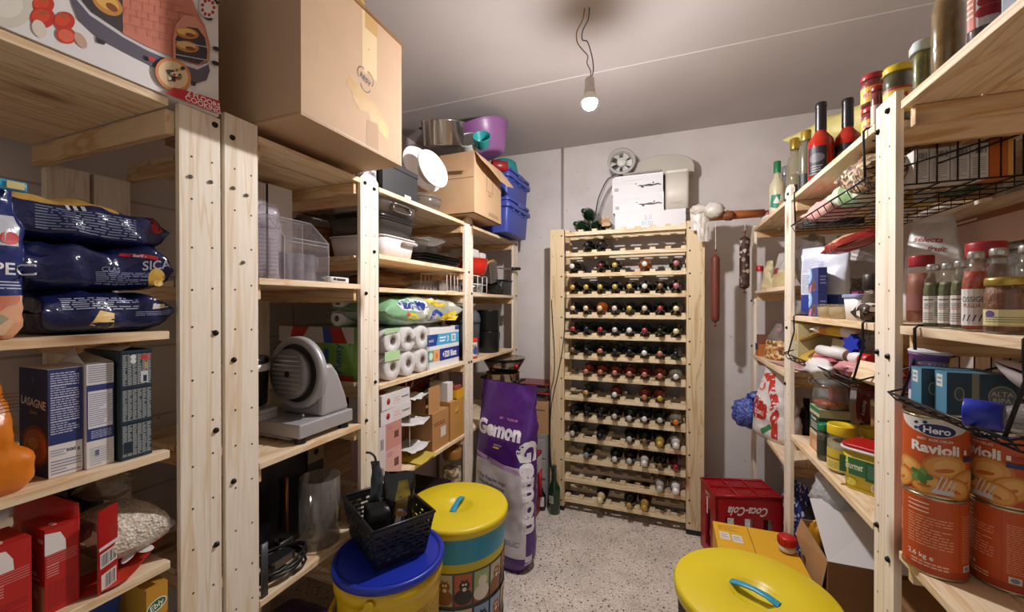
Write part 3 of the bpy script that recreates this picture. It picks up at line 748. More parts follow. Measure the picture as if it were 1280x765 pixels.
mb = MB(); mb.rbox((0, 0, 0), (.012, .13, .016), .004, plain('#3aa6d6', .35)); mb.box((0.002, .05, 0), (.014, .02, .012), plain('#d9c98a', .4))
tag(mb.build('bag_clip', None, (-1.05, .285, 1.603)), 'light blue plastic clip closing the pasta pouch at the left edge', 'clip')
# third shelf: pasta boxes
def lasagne1(F):
    f = F('+x'); f.rect(0, .30, 1, 1, '#26336f'); 
    for i in range(5): f.lines(.06, .84-i*.112, .90, .97-i*.112, 6, '#c9cde0', .4, i, True)
    f.lines(.06, .02, .95, .16, 5, '#7d84a8', .3, 9); f.text('500 g', .72, .23, .03, '#26336f'); f.lines(.06, .19, .5, .26, 3, '#9aa0ba', .3)
    g = F('-y'); g.rect(0, 0, 1, 1, '#1b2450'); g.text('LASAGNE', .5, .68, .075, '#e6e3dd', rot=-.08, maxw=.92); g.text('all\'uovo', .5, .59, .03, '#c9a15a'); g.ell(.55, .27, .25, .2, '#7a3b22'); g.ell(.55, .27, .21, .165, '#b8683a'); g.ell(.5, .3, .09, .06, '#d8a05c'); g.ell(.5, .9, .03, .03, '#3a4a8a')
carton('pasta_box', 'closed blue lasagne box with a white foot, beside the orange pouch', 'box', onL(59.5, 599.5, 1.071, .11, .047), (.11, .047, .205), '#e2e0df', lasagne1)
def lasagne2(F):
    f = F('+x'); f.rect(0, .26, 1, .80, '#2c3a78'); f.rect(.05, .38, .95, .74, '#dcdce2'); f.lines(.08, .40, .72, .72, 16, '#8088a4', .35, 4); f.lines(.76, .42, .93, .70, 14, '#8088a4', .3, 5); f.lines(.06, .82, .95, .99, 8, '#8b90a8', .35, 7); f.lines(.15, .28, .9, .36, 5, '#b9c0dc', .4, 8, True); f.rect(.3, .11, .44, .16, '#26336f'); f.lines(.1, .02, .8, .2, 8, '#b4b6c4', .3, 3)
b2 = onL(107.5, 587.5, 1.071, .11, .042)
def flap(o):
    mb = MB(); mb.add([(-.05, -.021, .2092), (.05, -.021, .2092), (.02, -.02, .226), (-.04, .0, .24)], [(0, 1, 2, 3)], '#d9d6d2'); mb.add([(-.055, -.021, .2092), (.055, -.021, .2092), (.055, .021, .2102), (-.055, .021, .226)], [(0, 1, 2, 3)], '#d3d0cc'); mb.build('lid_flap', o)
carton('pasta_box', 'opened white and blue pasta box with a raised flap, between two tall boxes', 'box', b2, (.11, .042, .208), '#dedcda', lasagne2, parts=flap)
def lasagne3(F):
    f = F('+x')
    for j in range(3):
        y0, y1 = .03+j*.325, .315+j*.325
        for i in range(6): f.lines(.05+i*.155, y0, .18+i*.155, y1, 26, '#bcc3c0', .5, j*7+i, True)
        f.rect(0, y1+.006, 1, y1+.018, '#0d2233')
    f.rect(.08, .06, .36, .16, '#12283a'); f.rect(.62, .69, .86, .80, '#c9cfcb'); f.rect(.70, .70, .82, .76, '#16304a'); f.ell(.38, .94, .022, .022, '#d8dcd8'); f.ell(.38, .90, .022, .022, '#d8dcd8'); f.ell(.74, .93, .03, .025, '#c03a2c'); f.rect(.74, .82, .86, .88, '#b39a6a'); f.lines(.8, .9, .98, .97, 3, '#c2524a', .4)
    g = F('-y'); g.rect(0, 0, 1, 1, '#33403f'); g.rect(0, .84, 1, .9, '#17303f'); F('+z').rect(0, 0, 1, 1, '#223442')
b3 = onL(150.5, 577.5, 1.071, .14, .054)
def flap3(o):
    mb = MB(); mb.add([(-.07, -.027, .2312), (.07, -.027, .2312), (.06, .0, .240), (-.06, .01, .2385)], [(0, 1, 2, 3)], '#c9c7c2'); mb.add([(-.07, .027, .2312), (.07, .027, .2312), (.05, .004, .236), (-.05, .006, .242)], [(0, 1, 2, 3)], '#2b3a48'); mb.build('lid_flap', o)
carton('pasta_box', 'tall dark teal pasta box covered in small print on third left shelf', 'box', b3, (.14, .054, .23), '#1c3446', lasagne3, parts=flap3)
def dark4(F):
    f = F('+x'); f.text('LASAGNE', .55, .80, .05, '#c9cdd2', maxw=.9); f.ell(.45, .55, .06, .035, '#d8d2d0'); f.ell(.45, .55, .052, .03, '#b5202a'); f.text('Ba', .45, .55, .035, '#f0e6e6'); f.poly([(.1, .34), (.35, .42), (.7, .34), (.4, .24)], '#d8b64a'); f.ell(.5, .2, .2, .1, '#3a2a24')
carton('pasta_box', 'near-black pasta box half hidden behind the near upright on third left shelf', 'box', (-1.165, .538, 1.071), (.12, .040, .20), '#16161c', dark4)
OR = film('#d97a1c', .3, .4, 20.)
def ormat(u, v): return film('#b9641a', .3, .4) if (v > .45 and .05 < u < .3) else OR
mb = MB(); pouch(mb, .13, .10, .22, ormat, 8, crk=.010, cs=16., topw=.25, fill=.7, mtx=Matrix.Rotation(PI/2, 4, 'Z'))
f = castface(mb, (.055, -.06, .04), (0, 1, 0), (-.08, 0, 1), .12, .14); f.poly([(.2, .2), (.42, .24), (.38, .5), (.2, .55)], '#3c3a52'); f.lines(.4, .72, .8, .98, 6, '#6b3410', .25, 3)
tag(mb.build('food_pouch', None, (-1.10, .305, 1.071)), 'orange gathered plastic pouch at the left edge of third left shelf', 'bag')
# fourth shelf: red rice boxes and noodle packs
def rice(F):
    f = F('+x'); f.rect(0, 0, 1, 1, '#b9221f'); f.poly([(.0, .70), (.62, .70), (.60, .82), (.45, .93), (.0, .96)], '#e8e4e0'); f.lines(.05, .56, .95, .70, 5, '#d88a86', .25, 3); f.lines(.05, .43, .4, .58, 5, '#e0a8a0', .3, 4); f.lines(.08, .05, .9, .36, 12, '#8f1a1a', .35, 5, True)
    g = F('-y'); g.rect(0, 0, 1, 1, '#b01d1d'); g.rect(0, 0, 1, .33, '#b98a64'); g.text('Rice', .52, .46, .065, '#f0e8e4', align='c'); g.lines(.2, .37, .8, .41, 1, '#e0b0a8'); g.ell(.42, .74, .16, .10, '#c9534a', a0=0, a1=PI); g.text('RIZ', .45, .66, .05, '#ecd8d4'); g.ell(.62, .2, .06, .05, '#d9b48a'); g.lines(.75, .78, .95, .95, 1, '#d9b0a8', .3)
    h = F('+z'); h.rect(0, 0, 1, 1, '#b3201f'); h.ell(.75, .4, .2, .1, '#dcb6ae')
pA = atx(53, 700, -1.075); yA = pA.y
carton('rice_box', 'red rice box showing its narrow side, right of two on fourth left shelf', 'box', (-1.118, yA+.024, .821), (.086, .046, .158), '#b5211f', rice)
carton('rice_box', 'red rice box cut by the left picture edge on fourth left shelf', 'box', (-1.115, yA-.044, .821), (.086, .055, .160), '#b5211f', rice)
REDF = film('#b3201e', .22, .3, 14.)
mb = MB(); pillow(mb, .19, .26, .035, lambda u, v: REDF, 6, p=5., crk=.006, mtx=Matrix.Rotation(-PI/2, 4, 'Y') @ Matrix.Rotation(PI/2, 4, 'X'))
tag(mb.build('red_pouch', None, (0, 0, 0)), 'red foil pouch standing behind the red rice boxes', 'bag')
o = bpy.data.objects['red_pouch']; bb = [Vector(v) for v in o.bound_box]; zz = min(v.z for v in bb)
o.location = (-1.2, .441, .8215-zz)
mb = MB(); mb.bx((-.0018, -.022, 0), (.0018, .022, .165), film('#a91d1c', .25, .2)); 
f = boxface(mb, (0, 0, .0825), (.0036, .044, .165), '+x'); f.rect(.05, .30, .95, .48, '#cdc9c6'); f.bars(.12, .32, .9, .46, n=12); f.rect(.1, .02, .9, .22, '#d4cfca'); f.bars(.3, .04, .85, .2, n=9); f.rect(.0, .52, 1, .56, '#cfc8c2')
tag(mb.build('red_sleeve', None, (-1.062, yA+.085, .8215), .5), 'narrow red packet edge with barcodes beside the red rice box', 'packet')
NOOD = speck('rice_noodles', '#d8cdb8', ['#ded5c6', '#d3c8b4', '#e6dfd2', '#c4b69e'], 170., .4, .8)
def ndm(u, v):
    if .10 < u < .92 and (v < .80): return NOOD
    return clear('#d9c2bb', .5, .1, bmp=.3)
mb = MB(); pillow(mb, .125, .20, .098, ndm, 4, 36, 32, p=3.6, crk=.006, cs=22., mtx=Matrix.Rotation(PI/2, 4, 'Z'))
tag(mb.build('noodle_pack', None, (-1.158, .521, .846)), 'clear pack of white rice noodles on fourth left shelf', 'noodle pack')
mb = MB(); mb.grid(lambda u, v: (.10*(v-.5)-.06+.02*math.sin(u*5), (u-.5)*.155, .004+.055*max(0, u-.45)*1.2+.006*nz((u, v, 0), 4, 2)), 14, 8, lambda u, v: '#c43a24' if u < .8 else '#b8322a')
fl = planeface(mb, (-.02, -.02, .019), (0, 1, .28), (-1, 0, .12), .10, .08)
for a in range(5): fl.ell(.5+.20*math.cos(a*1.256), .45+.36*math.sin(a*1.256), .27, .13, '#ece8e4', 14, a*1.256)
tag(mb.build('noodle_wrapper', None, (-1.055, .50, .8215)), 'flat red wrapper with a white flower under the noodles', 'wrapper')
lumpthing('crumpled_bag', 'black crumpled plastic bag behind the red packets on fourth left shelf', 'bag', (-1.36, .525, .8215), (.075, .036, .095), film('#1a1719', .25, .5), 5, amp=.35)
lumpthing('clear_wrapper', 'grey clear film wrapper behind the noodle pack', 'wrapper', (-1.20, .52, .955), (.06, .04, .035), clear('#cfc8c0', .4, .15, bmp=.5), 8, amp=.5)
# fifth shelf
BLU = film('#2a4a9a', .3, .4, 12.)
mb = MB(); pouch(mb, .16, .10, .295, BLU, 12, crk=.012, cs=12., topw=.7, fill=.6, mtx=Matrix.Rotation(PI/2, 4, 'Z'))
tag(mb.build('plastic_bag', None, (-1.125, .425, .471), 0, 0, (-.12, 0, 0)), 'blue plastic bag on the lowest visible left shelf', 'bag')
bpy.data.objects['plastic_bag'].location.z = .484
def ebly(F):
    f = F('+x'); f.rect(0, 0, 1, 1, '#c8932f'); f.ell(.48, .86, .064, .044, '#eef0e6', rot=.3); f.ell(.48, .86, .057, .036, '#1d6b35', rot=.3); f.text('Ebly', .49, .86, .04, '#f2f2ea', rot=.3, shear=.2, maxw=.66); f.poly([(0, .70), (1, .78), (1, .74), (0, .65)], '#c2512b'); f.ell(.6, .18, .3, .16, '#d8b048')
carton('grain_box', 'ochre food box with a green oval emblem on the lowest visible left shelf', 'box', (-1.125, .543, .471), (.14, .040, .305), '#b88a2c', ebly)
lumpthing('dark_bundle', 'dark bundle lying behind the blue bag on the lowest visible left shelf', 'bag', (-1.45, .42, .471), (.13, .14, .09), film('#2a2a34', .4, .4), 3)
# ================================================================== LEFT RUN, TOP OF THE SHELVES
CARD = card('#bd9b76'); CARDI = card('#b08c68'); TAPE = plain('#b08a4a', .55, 0, .2, 30.)
def bigbox():
    t = thing('cardboard_box', 'huge brown cardboard box with torn tape, jutting over the aisle near the ceiling', 'box', (-1.165, .981, 1.8895))
    sx, sy, sz = .565, .42, .425
    mb = MB(); mb.box((0, 0, sz/2), (sx, sy, sz), card('#b99a7a'))
    f = boxface(mb, (0, 0, sz/2), (sx, sy, sz), '+x')
    f.rect(.53, .55, .69, 1.0, plain('#cbb289', .7)); f.rect(.56, .88, .70, 1.0, plain('#b48f55', .7))
    f.poly([(.37, .37), (.40, .44), (.55, .41), (.66, .37), (.70, .34), (.82, .26), (.80, .17), (.72, .20), (.62, .20), (.60, .27), (.50, .25), (.44, .30), (.42, .35)], TAPE)
    f.poly([(.58, .21), (.70, .23), (.71, .02), (.57, .0)], plain('#a3835f', .7)); f.poly([(.7, .3), (.83, .24), (.82, .14), (.72, .18)], plain('#c29a52', .6))
    for a in range(3):
        b_ = a*2.094+.5
        f.ell(.565+.035*math.cos(b_), .50+.04*math.sin(b_), .055, .055, '#4a3a30', 18, a0=b_-1.3, a1=b_+1.3); f.ell(.565+.035*math.cos(b_), .50+.04*math.sin(b_), .047, .047, card('#b99a7a'), 18, a0=b_-1.35, a1=b_+1.35)
    f.text('RESY', .565, .50, .038, '#3a2e28', rot=-.25, maxw=.15); f.text('v', .60, .74, .018, '#4a3a30')
    f.lines(.02, .012, .98, .02, 1, '#a67c4e', .9)
    g = boxface(mb, (0, 0, sz/2), (sx, sy, sz), '-y'); g.lines(.02, .01, .98, .02, 1, '#a67c4e', .9)
    mb.build('carton_body', t, bevel=0)
    mb = MB(); mb.add([(sx/2-.002, -sy/2, sz+.001), (sx/2+.012, -sy/2+.01, sz+.006), (sx/2+.010, sy/2, sz+.003), (sx/2-.002, sy/2+.012, sz+.001), (sx/2-.25, sy/2, sz+.003), (sx/2-.25, -sy/2, sz+.003)], [(0, 1, 2, 3, 4, 5)], CARDI); mb.build('top_flap', t)
    mb = MB(); mb.box((sx/2-.03, -.005, sz+.012), (.07, .05, .02), TAPE); mb.build('loose_tape', t)
bigbox()
ZT = 1.8555
def shiny(): return plain('#a9a29a', .22, .95)
STEEL, DSTEEL = plain('#b5aea6', .22, .95), plain('#6b6660', .3, .9)
# bay above the roasters
carton('storage_box', 'clear box of grey lilac sparkling ornaments behind the large cardboard box corner', 'box', (-1.14, 1.262, 1.889), (.10, .09, .072), speck('lilac_ornaments', '#8a8088', ['#9a8f96', '#5d555e', '#c9bfc4', '#7a6f78'], 90., .3, .4))
def blackbox(o):
    mb = MB(); mb.box((0, 0, .1215), (.205, .245, .022), plain('#2b2b2d', .45)); mb.build('box_lid', o, bevel=.002)
    mb = MB(); mb.box((.1005, .045, .012), (.001, .045, .012), '#cfcac2'); mb.build('sticker', o)
carton('storage_box', 'black lidded cardboard box on the shelf over the roasting pans', 'box', (-1.165, 1.435, ZT+.001), (.20, .24, .11), plain('#262628', .5), parts=blackbox)
carton('cardboard_box', 'small brown cardboard box behind the black lidded box', 'box', (-1.42, 1.47, ZT+.001), (.22, .20, .20), card('#c39a66'), lambda F: (F('+x').lines(.35, .78, .7, .9, 2, '#6b5438', .4, 2, True), F('+x').rect(.25, .1, .45, .7, '#d0ab78')))
prof = [(.03, 0), (.075, .002), (.085, .010), (.125, .022), (.128, .026)]
def aim(d): return Vector(d).to_track_quat('Z', 'Y').to_euler()
vessel('plate', 'large white plate standing tilted behind the black lidded box', 'dish', (-1.215, 1.79, 2.095), prof, plain('#ece8e4', .3), rot=aim((.93, -.22, .30)))
vessel('bowl', 'white oval bowl leaning in front of the large white plate', 'dish', (-1.150, 1.750, 2.065), [(r*.78, q*2.2) for r, q in prof], plain('#e6e2de', .3), rot=aim((.93, -.20, .25)))
t = thing('glass_dish', 'round clear glass casserole dish behind the black lidded box edge', 'dish', (-1.14, 1.70, ZT+.001))
mb = MB(); mb.lathe([(.055, 0), (.075, .006), (.092, .035), (.096, .055), (.092, .056), (.088, .036), (.072, .010), (.0001, .006)], clear('#b9b2a8', .28, .05), seg=30); mb.build('dish_body', t)
mb = MB(); mb.lathe([(.099, .0575), (.099, .062), (.085, .075), (.045, .088), (.0001, .090)], clear('#c9c4bc', .24, .05), seg=30); mb.build('dish_lid', t)
t = thing('saucepan', 'small steel pan with grey handle behind the black lidded box', 'pan', (-1.31, 1.635, ZT+.001))
mb = MB(); mb.lathe([(.055, 0), (.06, .004), (.06, .07), (.057, .07), (.057, .006), (.0001, .004)], STEEL, seg=24); mb.build('pan_body', t)
mb = MB(); mb.tube([(.06, -.0, .062), (.10, -.005, .105), (.15, -.012, .150)], .013, plain('#8b8b90', .35, .5), 10); mb.build('handle', t)
# stockpot and purple bowl lying high on the big open box
def openbox():
    t = thing('cardboard_box', 'open brown cardboard box with torn flaps beside the blue crates', 'box', (-1.145, 2.115, 1.8885), .0)
    # box runs along the shelf; local axes are world axes
    sx, sy, sz, w = .36, .37, .33, .004
    mb = MB()
    for c, d in (((0, 0, w/2), (sx, sy, w)), ((sx/2-w/2, 0, sz/2), (w, sy, sz)), ((-sx/2+w/2, 0, sz/2), (w, sy, sz)), ((0, -sy/2+w/2, sz/2), (sx-2*w, w, sz)), ((0, sy/2-w/2, sz/2), (sx-2*w, w, sz))): mb.box(c, d, CARD)
    f = boxface(mb, (0, 0, sz/2), (sx, sy, sz), '+x'); f.lines(.5, .06, .9, .13, 3, '#5a4632', .4, 2); f.rect(.42, .48, .44, .74, '#8b6b48'); f.rect(.42, .47, .66, .485, '#8b6b48'); f.rect(.64, .48, .66, .74, '#8b6b48'); f.rect(.42, .73, .66, .745, '#8b6b48'); f.text('B270', .55, .42, .04, '#5a4632')
    g = boxface(mb, (0, 0, sz/2), (sx, sy, sz), '-y'); g.rect(.3, .58, .985, .59, '#5d452c')
    mb.build('carton_body', t)
    mb = MB(); mb.prism([(-sx/2+.05, -sy/2-.001), (sx/2, -sy/2-.001), (sx/2, -sy/2+.001), (-sx/2+.05, -sy/2+.001)], sz, sz+.002, CARD)
    # near flaps folded down outside, torn
    mb = MB(); mb.add([(-.03, -sy/2-.004, sz), (sx/2, -sy/2-.004, sz), (sx/2-.01, -sy/2-.03, sz-.11), (.0, -sy/2-.028, sz-.10), (.01, -sy/2-.02, sz-.06), (-.03, -sy/2-.018, sz-.05)], [(0, 1, 2, 3, 4, 5)], CARDI); mb.build('flap', t)
    mb = MB(); mb.add([(-sx/2, -sy/2-.004, sz), (-.05, -sy/2-.004, sz), (-.04, -sy/2-.012, sz-.07), (-.06, -sy/2-.025, sz-.12), (-sx/2, -sy/2-.02, sz-.1)], [(0, 1, 2, 3, 4)], CARDI); mb.build('flap', t)
    mb = MB(); mb.add([(sx/2+.003, -sy/2, sz), (sx/2+.003, sy/2, sz), (sx/2+.075, sy/2+.03, sz-.10), (sx/2+.07, sy/2-.06, sz-.115), (sx/2+.05, sy/2-.13, sz-.10), (sx/2+.06, -sy/2+.06, sz-.075), (sx/2+.045, -sy/2, sz-.055)], [(0, 1, 2, 3, 4, 5, 6)], CARD); mb.build('flap', t)
    mb = MB(); mb.add([(-sx/2-.003, -sy/2, sz), (-sx/2-.003, sy/2, sz), (-sx/2-.05, sy/2, sz-.12), (-sx/2-.05, -sy/2, sz-.12)], [(0, 1, 2, 3)], CARDI); mb.build('flap', t)
openbox()
t = thing('stockpot', 'brushed steel stockpot lying tilted on top of the open cardboard box', 'pot', tuple(aty(555, 184, 1.98)), rot=(.28, .12, 0))
mb = MB(); mb.lathe([(.105, 0), (.112, .006), (.118, .125), (.122, .128), (.118, .128), (.108, .01), (.0001, .006)], STEEL, seg=36); mb.build('pot_body', t)
mb = MB(); mb.tube(arc((-.118, 0, .10), .03, PI/2, 3*PI/2), .006, plain('#1e1c1c', .4)); mb.build('handle', t)
vessel('mixing_bowl', 'purple plastic bowl tilted on top of the open cardboard box', 'bowl', tuple(aty(609, 196, 2.30)), [(.09, 0), (.115, .01), (.17, .15), (.175, .165), (.179, .168)], plain('#8a5a8c', .35), rot=(.12, -.22, 0))
vessel('plastic_tub', 'white plastic tub between the stockpot and the purple bowl', 'tub', tuple(aty(588, 190, 2.10)), [(.05, 0), (.065, .02), (.068, .075), (.071, .077)], plain('#e6e4e0', .35), rot=(.9, .3, 0))
vessel('plastic_cup', 'teal plastic cup behind the white tub on the open cardboard box', 'cup', tuple(aty(603, 183, 2.05)), [(.035, 0), (.04, .004), (.048, .06), (.05, .062)], plain('#1c8a8c', .4), rot=(.9, .5, 0))
mb = MB(); mb.lathe([(.0001, 0), (.03, .0), (.036, .006), (.036, .10), (.030, .104), (.0001, .104)], plain('#8d1f22', .35), seg=24)
tag(mb.build('food_tin', None, tuple(aty(634, 209, 2.40)), rot=(PI/2, 0, -.9)), 'dark red round tin lying on the open cardboard box', 'tin')
BLUEC = plain('#3c4a9c', .42)
def crate(label, z, h, parent=None):
    t = thing('storage_crate', label, 'crate', (-1.125, 2.60, z)); sx, sy = .34, .40
    mb = MB(); mb.rbox((0, 0, h/2), (sx, sy, h), .025, BLUEC, taper=.93); 
    for k in (-.12, 0, .12): mb.box((sx/2+.002, k, h-.035), (.012, .018, .05), BLUEC)
    for k in (-.1, .1): mb.box((k, -sy/2-.002, h-.035), (.018, .012, .05), BLUEC)
    mb.build('crate_body', t, bevel=.002)
    mb = MB(); mb.rbox((0, 0, h-.03), (sx+.03, sy+.03, .028), .03, BLUEC); mb.build('rim', t, bevel=.003)
    mb = MB(); mb.rbox((0, 0, h+.008), (sx+.022, sy+.022, .018), .03, BLUEC); mb.box((sx/2+.014, 0, h-.005), (.014, .10, .03), BLUEC); mb.build('crate_lid', t, bevel=.003)
crate('dark blue plastic crate, lower of two stacked in the back corner', 1.8685, .205); crate('dark blue plastic crate, upper of two stacked in the back corner', 2.0915, .175)
vessel('plastic_tub', 'teal plastic tub upturned on the stacked blue crates', 'tub', (-1.06, 2.57, 2.2845), [(.10, 0), (.105, .01), (.088, .085), (.075, .095), (.0002, .096)], plain('#1b8b86', .4))
mb = MB(); mb.box((0, 0, .045), (.02, .12, .09), plain('#1f9a98', .4)); mb.box((-.012, 0, .08), (.045, .12, .012), plain('#1f9a98', .4))
tag(mb.build('plastic_tray', None, (-1.24, 2.55, 2.285), bevel=.003), 'turquoise plastic tray edge standing behind the teal tub', 'tray')

# ================================================================== LEFT RUN, NARROW BAY WITH THE SLICER
z = 1.4725
CUP = clear('#d9d2da', .22, .06)
t = thing('cup_stack', 'tall stack of rippled clear plastic cups beside the near upright', 'cups', (-1.09, .838, z))
mb = MB()
for i in range(13): 
    q = i*.0115; mb.lathe([(.026, q), (.029, q+.0095), (.031, q+.0105), (.029, q+.0105)], CUP, seg=20, caps=(i == 0))
mb.lathe([(.0295, .15), (.031, .19), (.024, .215), (.0001, .225)], CUP, seg=20); mb.build('stacked_cups', t)
def coso(F):
    f = F('+x'); f.rect(.05, .02, .97, .70, '#dad5d6'); f.text('COSO', .5, .56, .05, '#2c2a30', bold=.03); f.lines(.15, .45, .85, .5, 2, '#8b8690', .3)
    for i in range(7): f.rect(.06+i*.135, .72, .12+i*.135, .99, '#b9b3b6')
carton('cup_carton', 'white and clear upright pack behind the stacked plastic cups', 'carton', (-1.245, .880, z), (.07, .085, .315), '#c9c4c6', coso)
carton('white_box', 'plain white box with a dark narrow side on the glass shelf', 'box', (-1.36, 1.04, z), (.14, .095, .345), '#dcd9dc', lambda F: F('-y').rect(0, 0, 1, 1, '#3b3a44'))
t = thing('acrylic_case', 'clear acrylic case with a sloping lid on the glass shelf', 'case', (-1.135, .968, z+.002))
mb = MB(); AC = clear('#e6e2ea', .12, .05); h1 = .13; h2 = .205
pl = [(-.065, 0), (.055, 0), (.055, h1), (-.025, h2), (-.065, h2)]
for y in (-.085, .085):
    mb.add([(x, y, z_) for x, z_ in pl], [(0, 1, 2, 3, 4)], AC)
for i in range(5):
    a, b_ = pl[i], pl[(i+1) % 5]; mb.add([(a[0], -.085, a[1]), (b_[0], -.085, b_[1]), (b_[0], .085, b_[1]), (a[0], .085, a[1])], [(0, 1, 2, 3)], AC)
mb.build('case_wall', t)
mb = MB(); ED = clear('#ffffff', .55, .05)
for i in range(5):
    a, b_ = pl[i], pl[(i+1) % 5]
    for y in (-.085, .085): mb.wire((a[0], y, a[1]), (b_[0], y, b_[1]), .0013, ED)
    mb.wire((a[0], -.085, a[1]), (a[0], .085, a[1]), .0013, ED)
mb.wire((.055, -.085, h1-.012), (.055, .085, h1-.012), .0012, ED); mb.build('edge', t)
for (dx, dy, lb) in ((.028, -.055, 'first'), (.028, -.012, 'second'), (.028, .030, 'third'), (-.03, .0, 'rear')):
    t = thing('drinking_glass', 'clear tumbler standing inside the acrylic case', 'glass', (-1.135+dx, .965+dy, z+.0045), group='tumblers in the acrylic case')
    mb = MB(); mb.lathe([(.0165, 0), (.018, .002), (.0195, .085), (.0185, .085), (.0165, .008), (.0001, .007)], clear('#e9e6ee', .25, .03), seg=20); mb.build('glass_wall', t)
t = thing('drinking_glass', 'clear goblet standing beside the tumblers in the acrylic case', 'glass', (-1.125, .965+.071, z+.0045))
mb = MB(); mb.lathe([(.0115, 0), (.0115, .002), (.003, .005), (.003, .04), (.0125, .055), (.0125, .085), (.0118, .085), (.0001, .05)], clear('#e9e6ee', .25, .03), seg=18); mb.build('glass_wall', t)
t = thing('kitchen_gadget', 'white handheld kitchen gadget with black buttons lying on the glass shelf edge', 'gadget', (-1.085, 1.095, z+.0005), .1)
mb = MB(); mb.rbox((0, 0, .011), (.034, .10, .020), .014, plain('#e4e2e0', .3)); mb.build('gadget_body', t, bevel=.004)
mb = MB(); mb.rbox((.017, .0, .012), (.003, .045, .008), .001, '#232326'); mb.rbox((.0172, -.032, .013), (.003, .012, .008), .001, '#232326'); mb.build('button_panel', t)
mb = MB(); mb.rbox((-.02, .066, .010), (.02, .022, .018), .006, plain('#2a2a2c', .4)); mb.build('end_cap', t)
for k, (dx, zz) in enumerate(((-1.15, .016), (-1.19, .0165))):
    t = thing('knife_sharpener', ('front' if k == 0 else 'rear') + ' black handle with a steel collar behind the white gadget', 'handle', (dx, 1.095, z+zz))
    mb = MB(); mb.cyl((0, -.06, 0), (0, -.045, 0), .0155, STEEL, 16); mb.build('collar', t)
    mb = MB(); mb.cyl((0, -.0445, 0), (0, .06, 0), .0135, plain('#1d1c1e', .35), 16, .011); mb.build('grip', t)
mb = MB(); mb.rbox((0, 0, .022), (.05, .06, .044), .01, plain('#23708c', .35)); tag(mb.build('plastic_box', None, (-1.30, 1.10, z+.0005), bevel=.004), 'small teal plastic box behind the black handles', 'box')
# slicer
t = thing('food_slicer', 'silver electric food slicer with a round blade on the pine shelf', 'slicer', (-1.06, .918, .9615))
SIL, SILD, BLK = plain('#b3b0b2', .4, .3), plain('#8f8c90', .35, .4), plain('#18181a', .35)
mb = MB(); mb.bx((-.34, 0, .018), (-.0, .225, .062), SIL); mb.bx((-.34, -.0, .010), (-.04, .2, .0179), SIL); mb.build('base', t, bevel=.006)
for (x, y) in ((-.02, .02), (-.02, .20), (-.31, .02), (-.31, .2)):
    mb = MB(); mb.lathe([(.017, 0), (.018, .004), (.014, .013), (.013, .0176)], BLK, seg=14, c=(x, y, 0)); mb.build('rubber_foot', t)
mb = MB(); mtx = Matrix(((0, 0, 1, 0), (1, 0, 0, 0), (0, 1, 0, 0), (0, 0, 0, 1)))
mb.prism([(.095, .0625), (.222, .0625), (.205, .12), (.17, .20), (.145, .232), (.115, .235), (.105, .21)], -.20, -.012, SIL, mtx); mb.build('motor_housing', t, bevel=.012)
def disc(r0, r1, y0, y1, m, c=(-.105, .0, .207)):
    mb = MB(); M4 = Matrix.Translation((c[0], y0, c[2])) @ Matrix.Rotation(-PI/2, 4, 'X')
    M4 = Matrix.Translation((c[0], y1, c[2])) @ Matrix.Rotation(PI/2, 4, 'X'); d = y1-y0
    if r0: mb.lathe([(r0, 0), (r1, 0), (r1, d*.7), (r1-.006, d), (r0, d), (r0, 0)], m, seg=48, mtx=M4, caps=False)
    else: mb.lathe([(.0001, 0), (r1, 0), (r1, d*.7), (r1-.004, d), (.0001, d)], m, seg=48, mtx=M4)
    return mb
disc(.098, .122, .070, .094, SIL).build('blade_guard', t)
disc(0, .100, .076, .082, BLK).build('blade', t)
mb = disc(0, .084, .052, .0755, SILD, (-.115, 0, .205))
for i in range(9):
    zz = .205 - .06 + i*.015; hw = math.sqrt(max(0, .08**2-(zz-.205)**2))*.85; mb.box((-.115, .0515, zz), (2*hw, .0015, .004), plain('#c9c6c8', .3, .6))
mb.cyl((-.115, .0515, .205), (-.115, .049, .205), .010, BLK, 14); mb.build('cover_plate', t)
mb = MB(); mb.lathe([(.058, 0), (.062, .004), (.066, .115)], plain('#232224', .25), seg=32, c=(-.255, .012, .10)); mb.lathe([(.0665, .1155), (.072, .117), (.072, .137), (.067, .139)], plain('#e9e7e5', .3), seg=32, c=(-.255, .012, .10)); mb.lathe([(.066, .1392), (.069, .15), (.062, .162), (.0001, .164)], plain('#2b2b2e', .15, .2), seg=32, c=(-.255, .012, .10)); mb.build('food_holder', t)
mb = MB(); mb.bx((-.33, -.03, .085), (-.15, .045, .0985), SIL); mb.bx((-.165, -.03, .0625), (-.15, .045, .0845), SIL); mb.build('carriage', t, bevel=.003)
mb = MB(); mb.cyl((-.205, -.005, .0995), (-.165, -.02, .100), .006, STEEL, 10); mb.cyl((-.05, .06, .075), (-.05, .05, .075), .005, STEEL, 10); mb.build('knob', t)
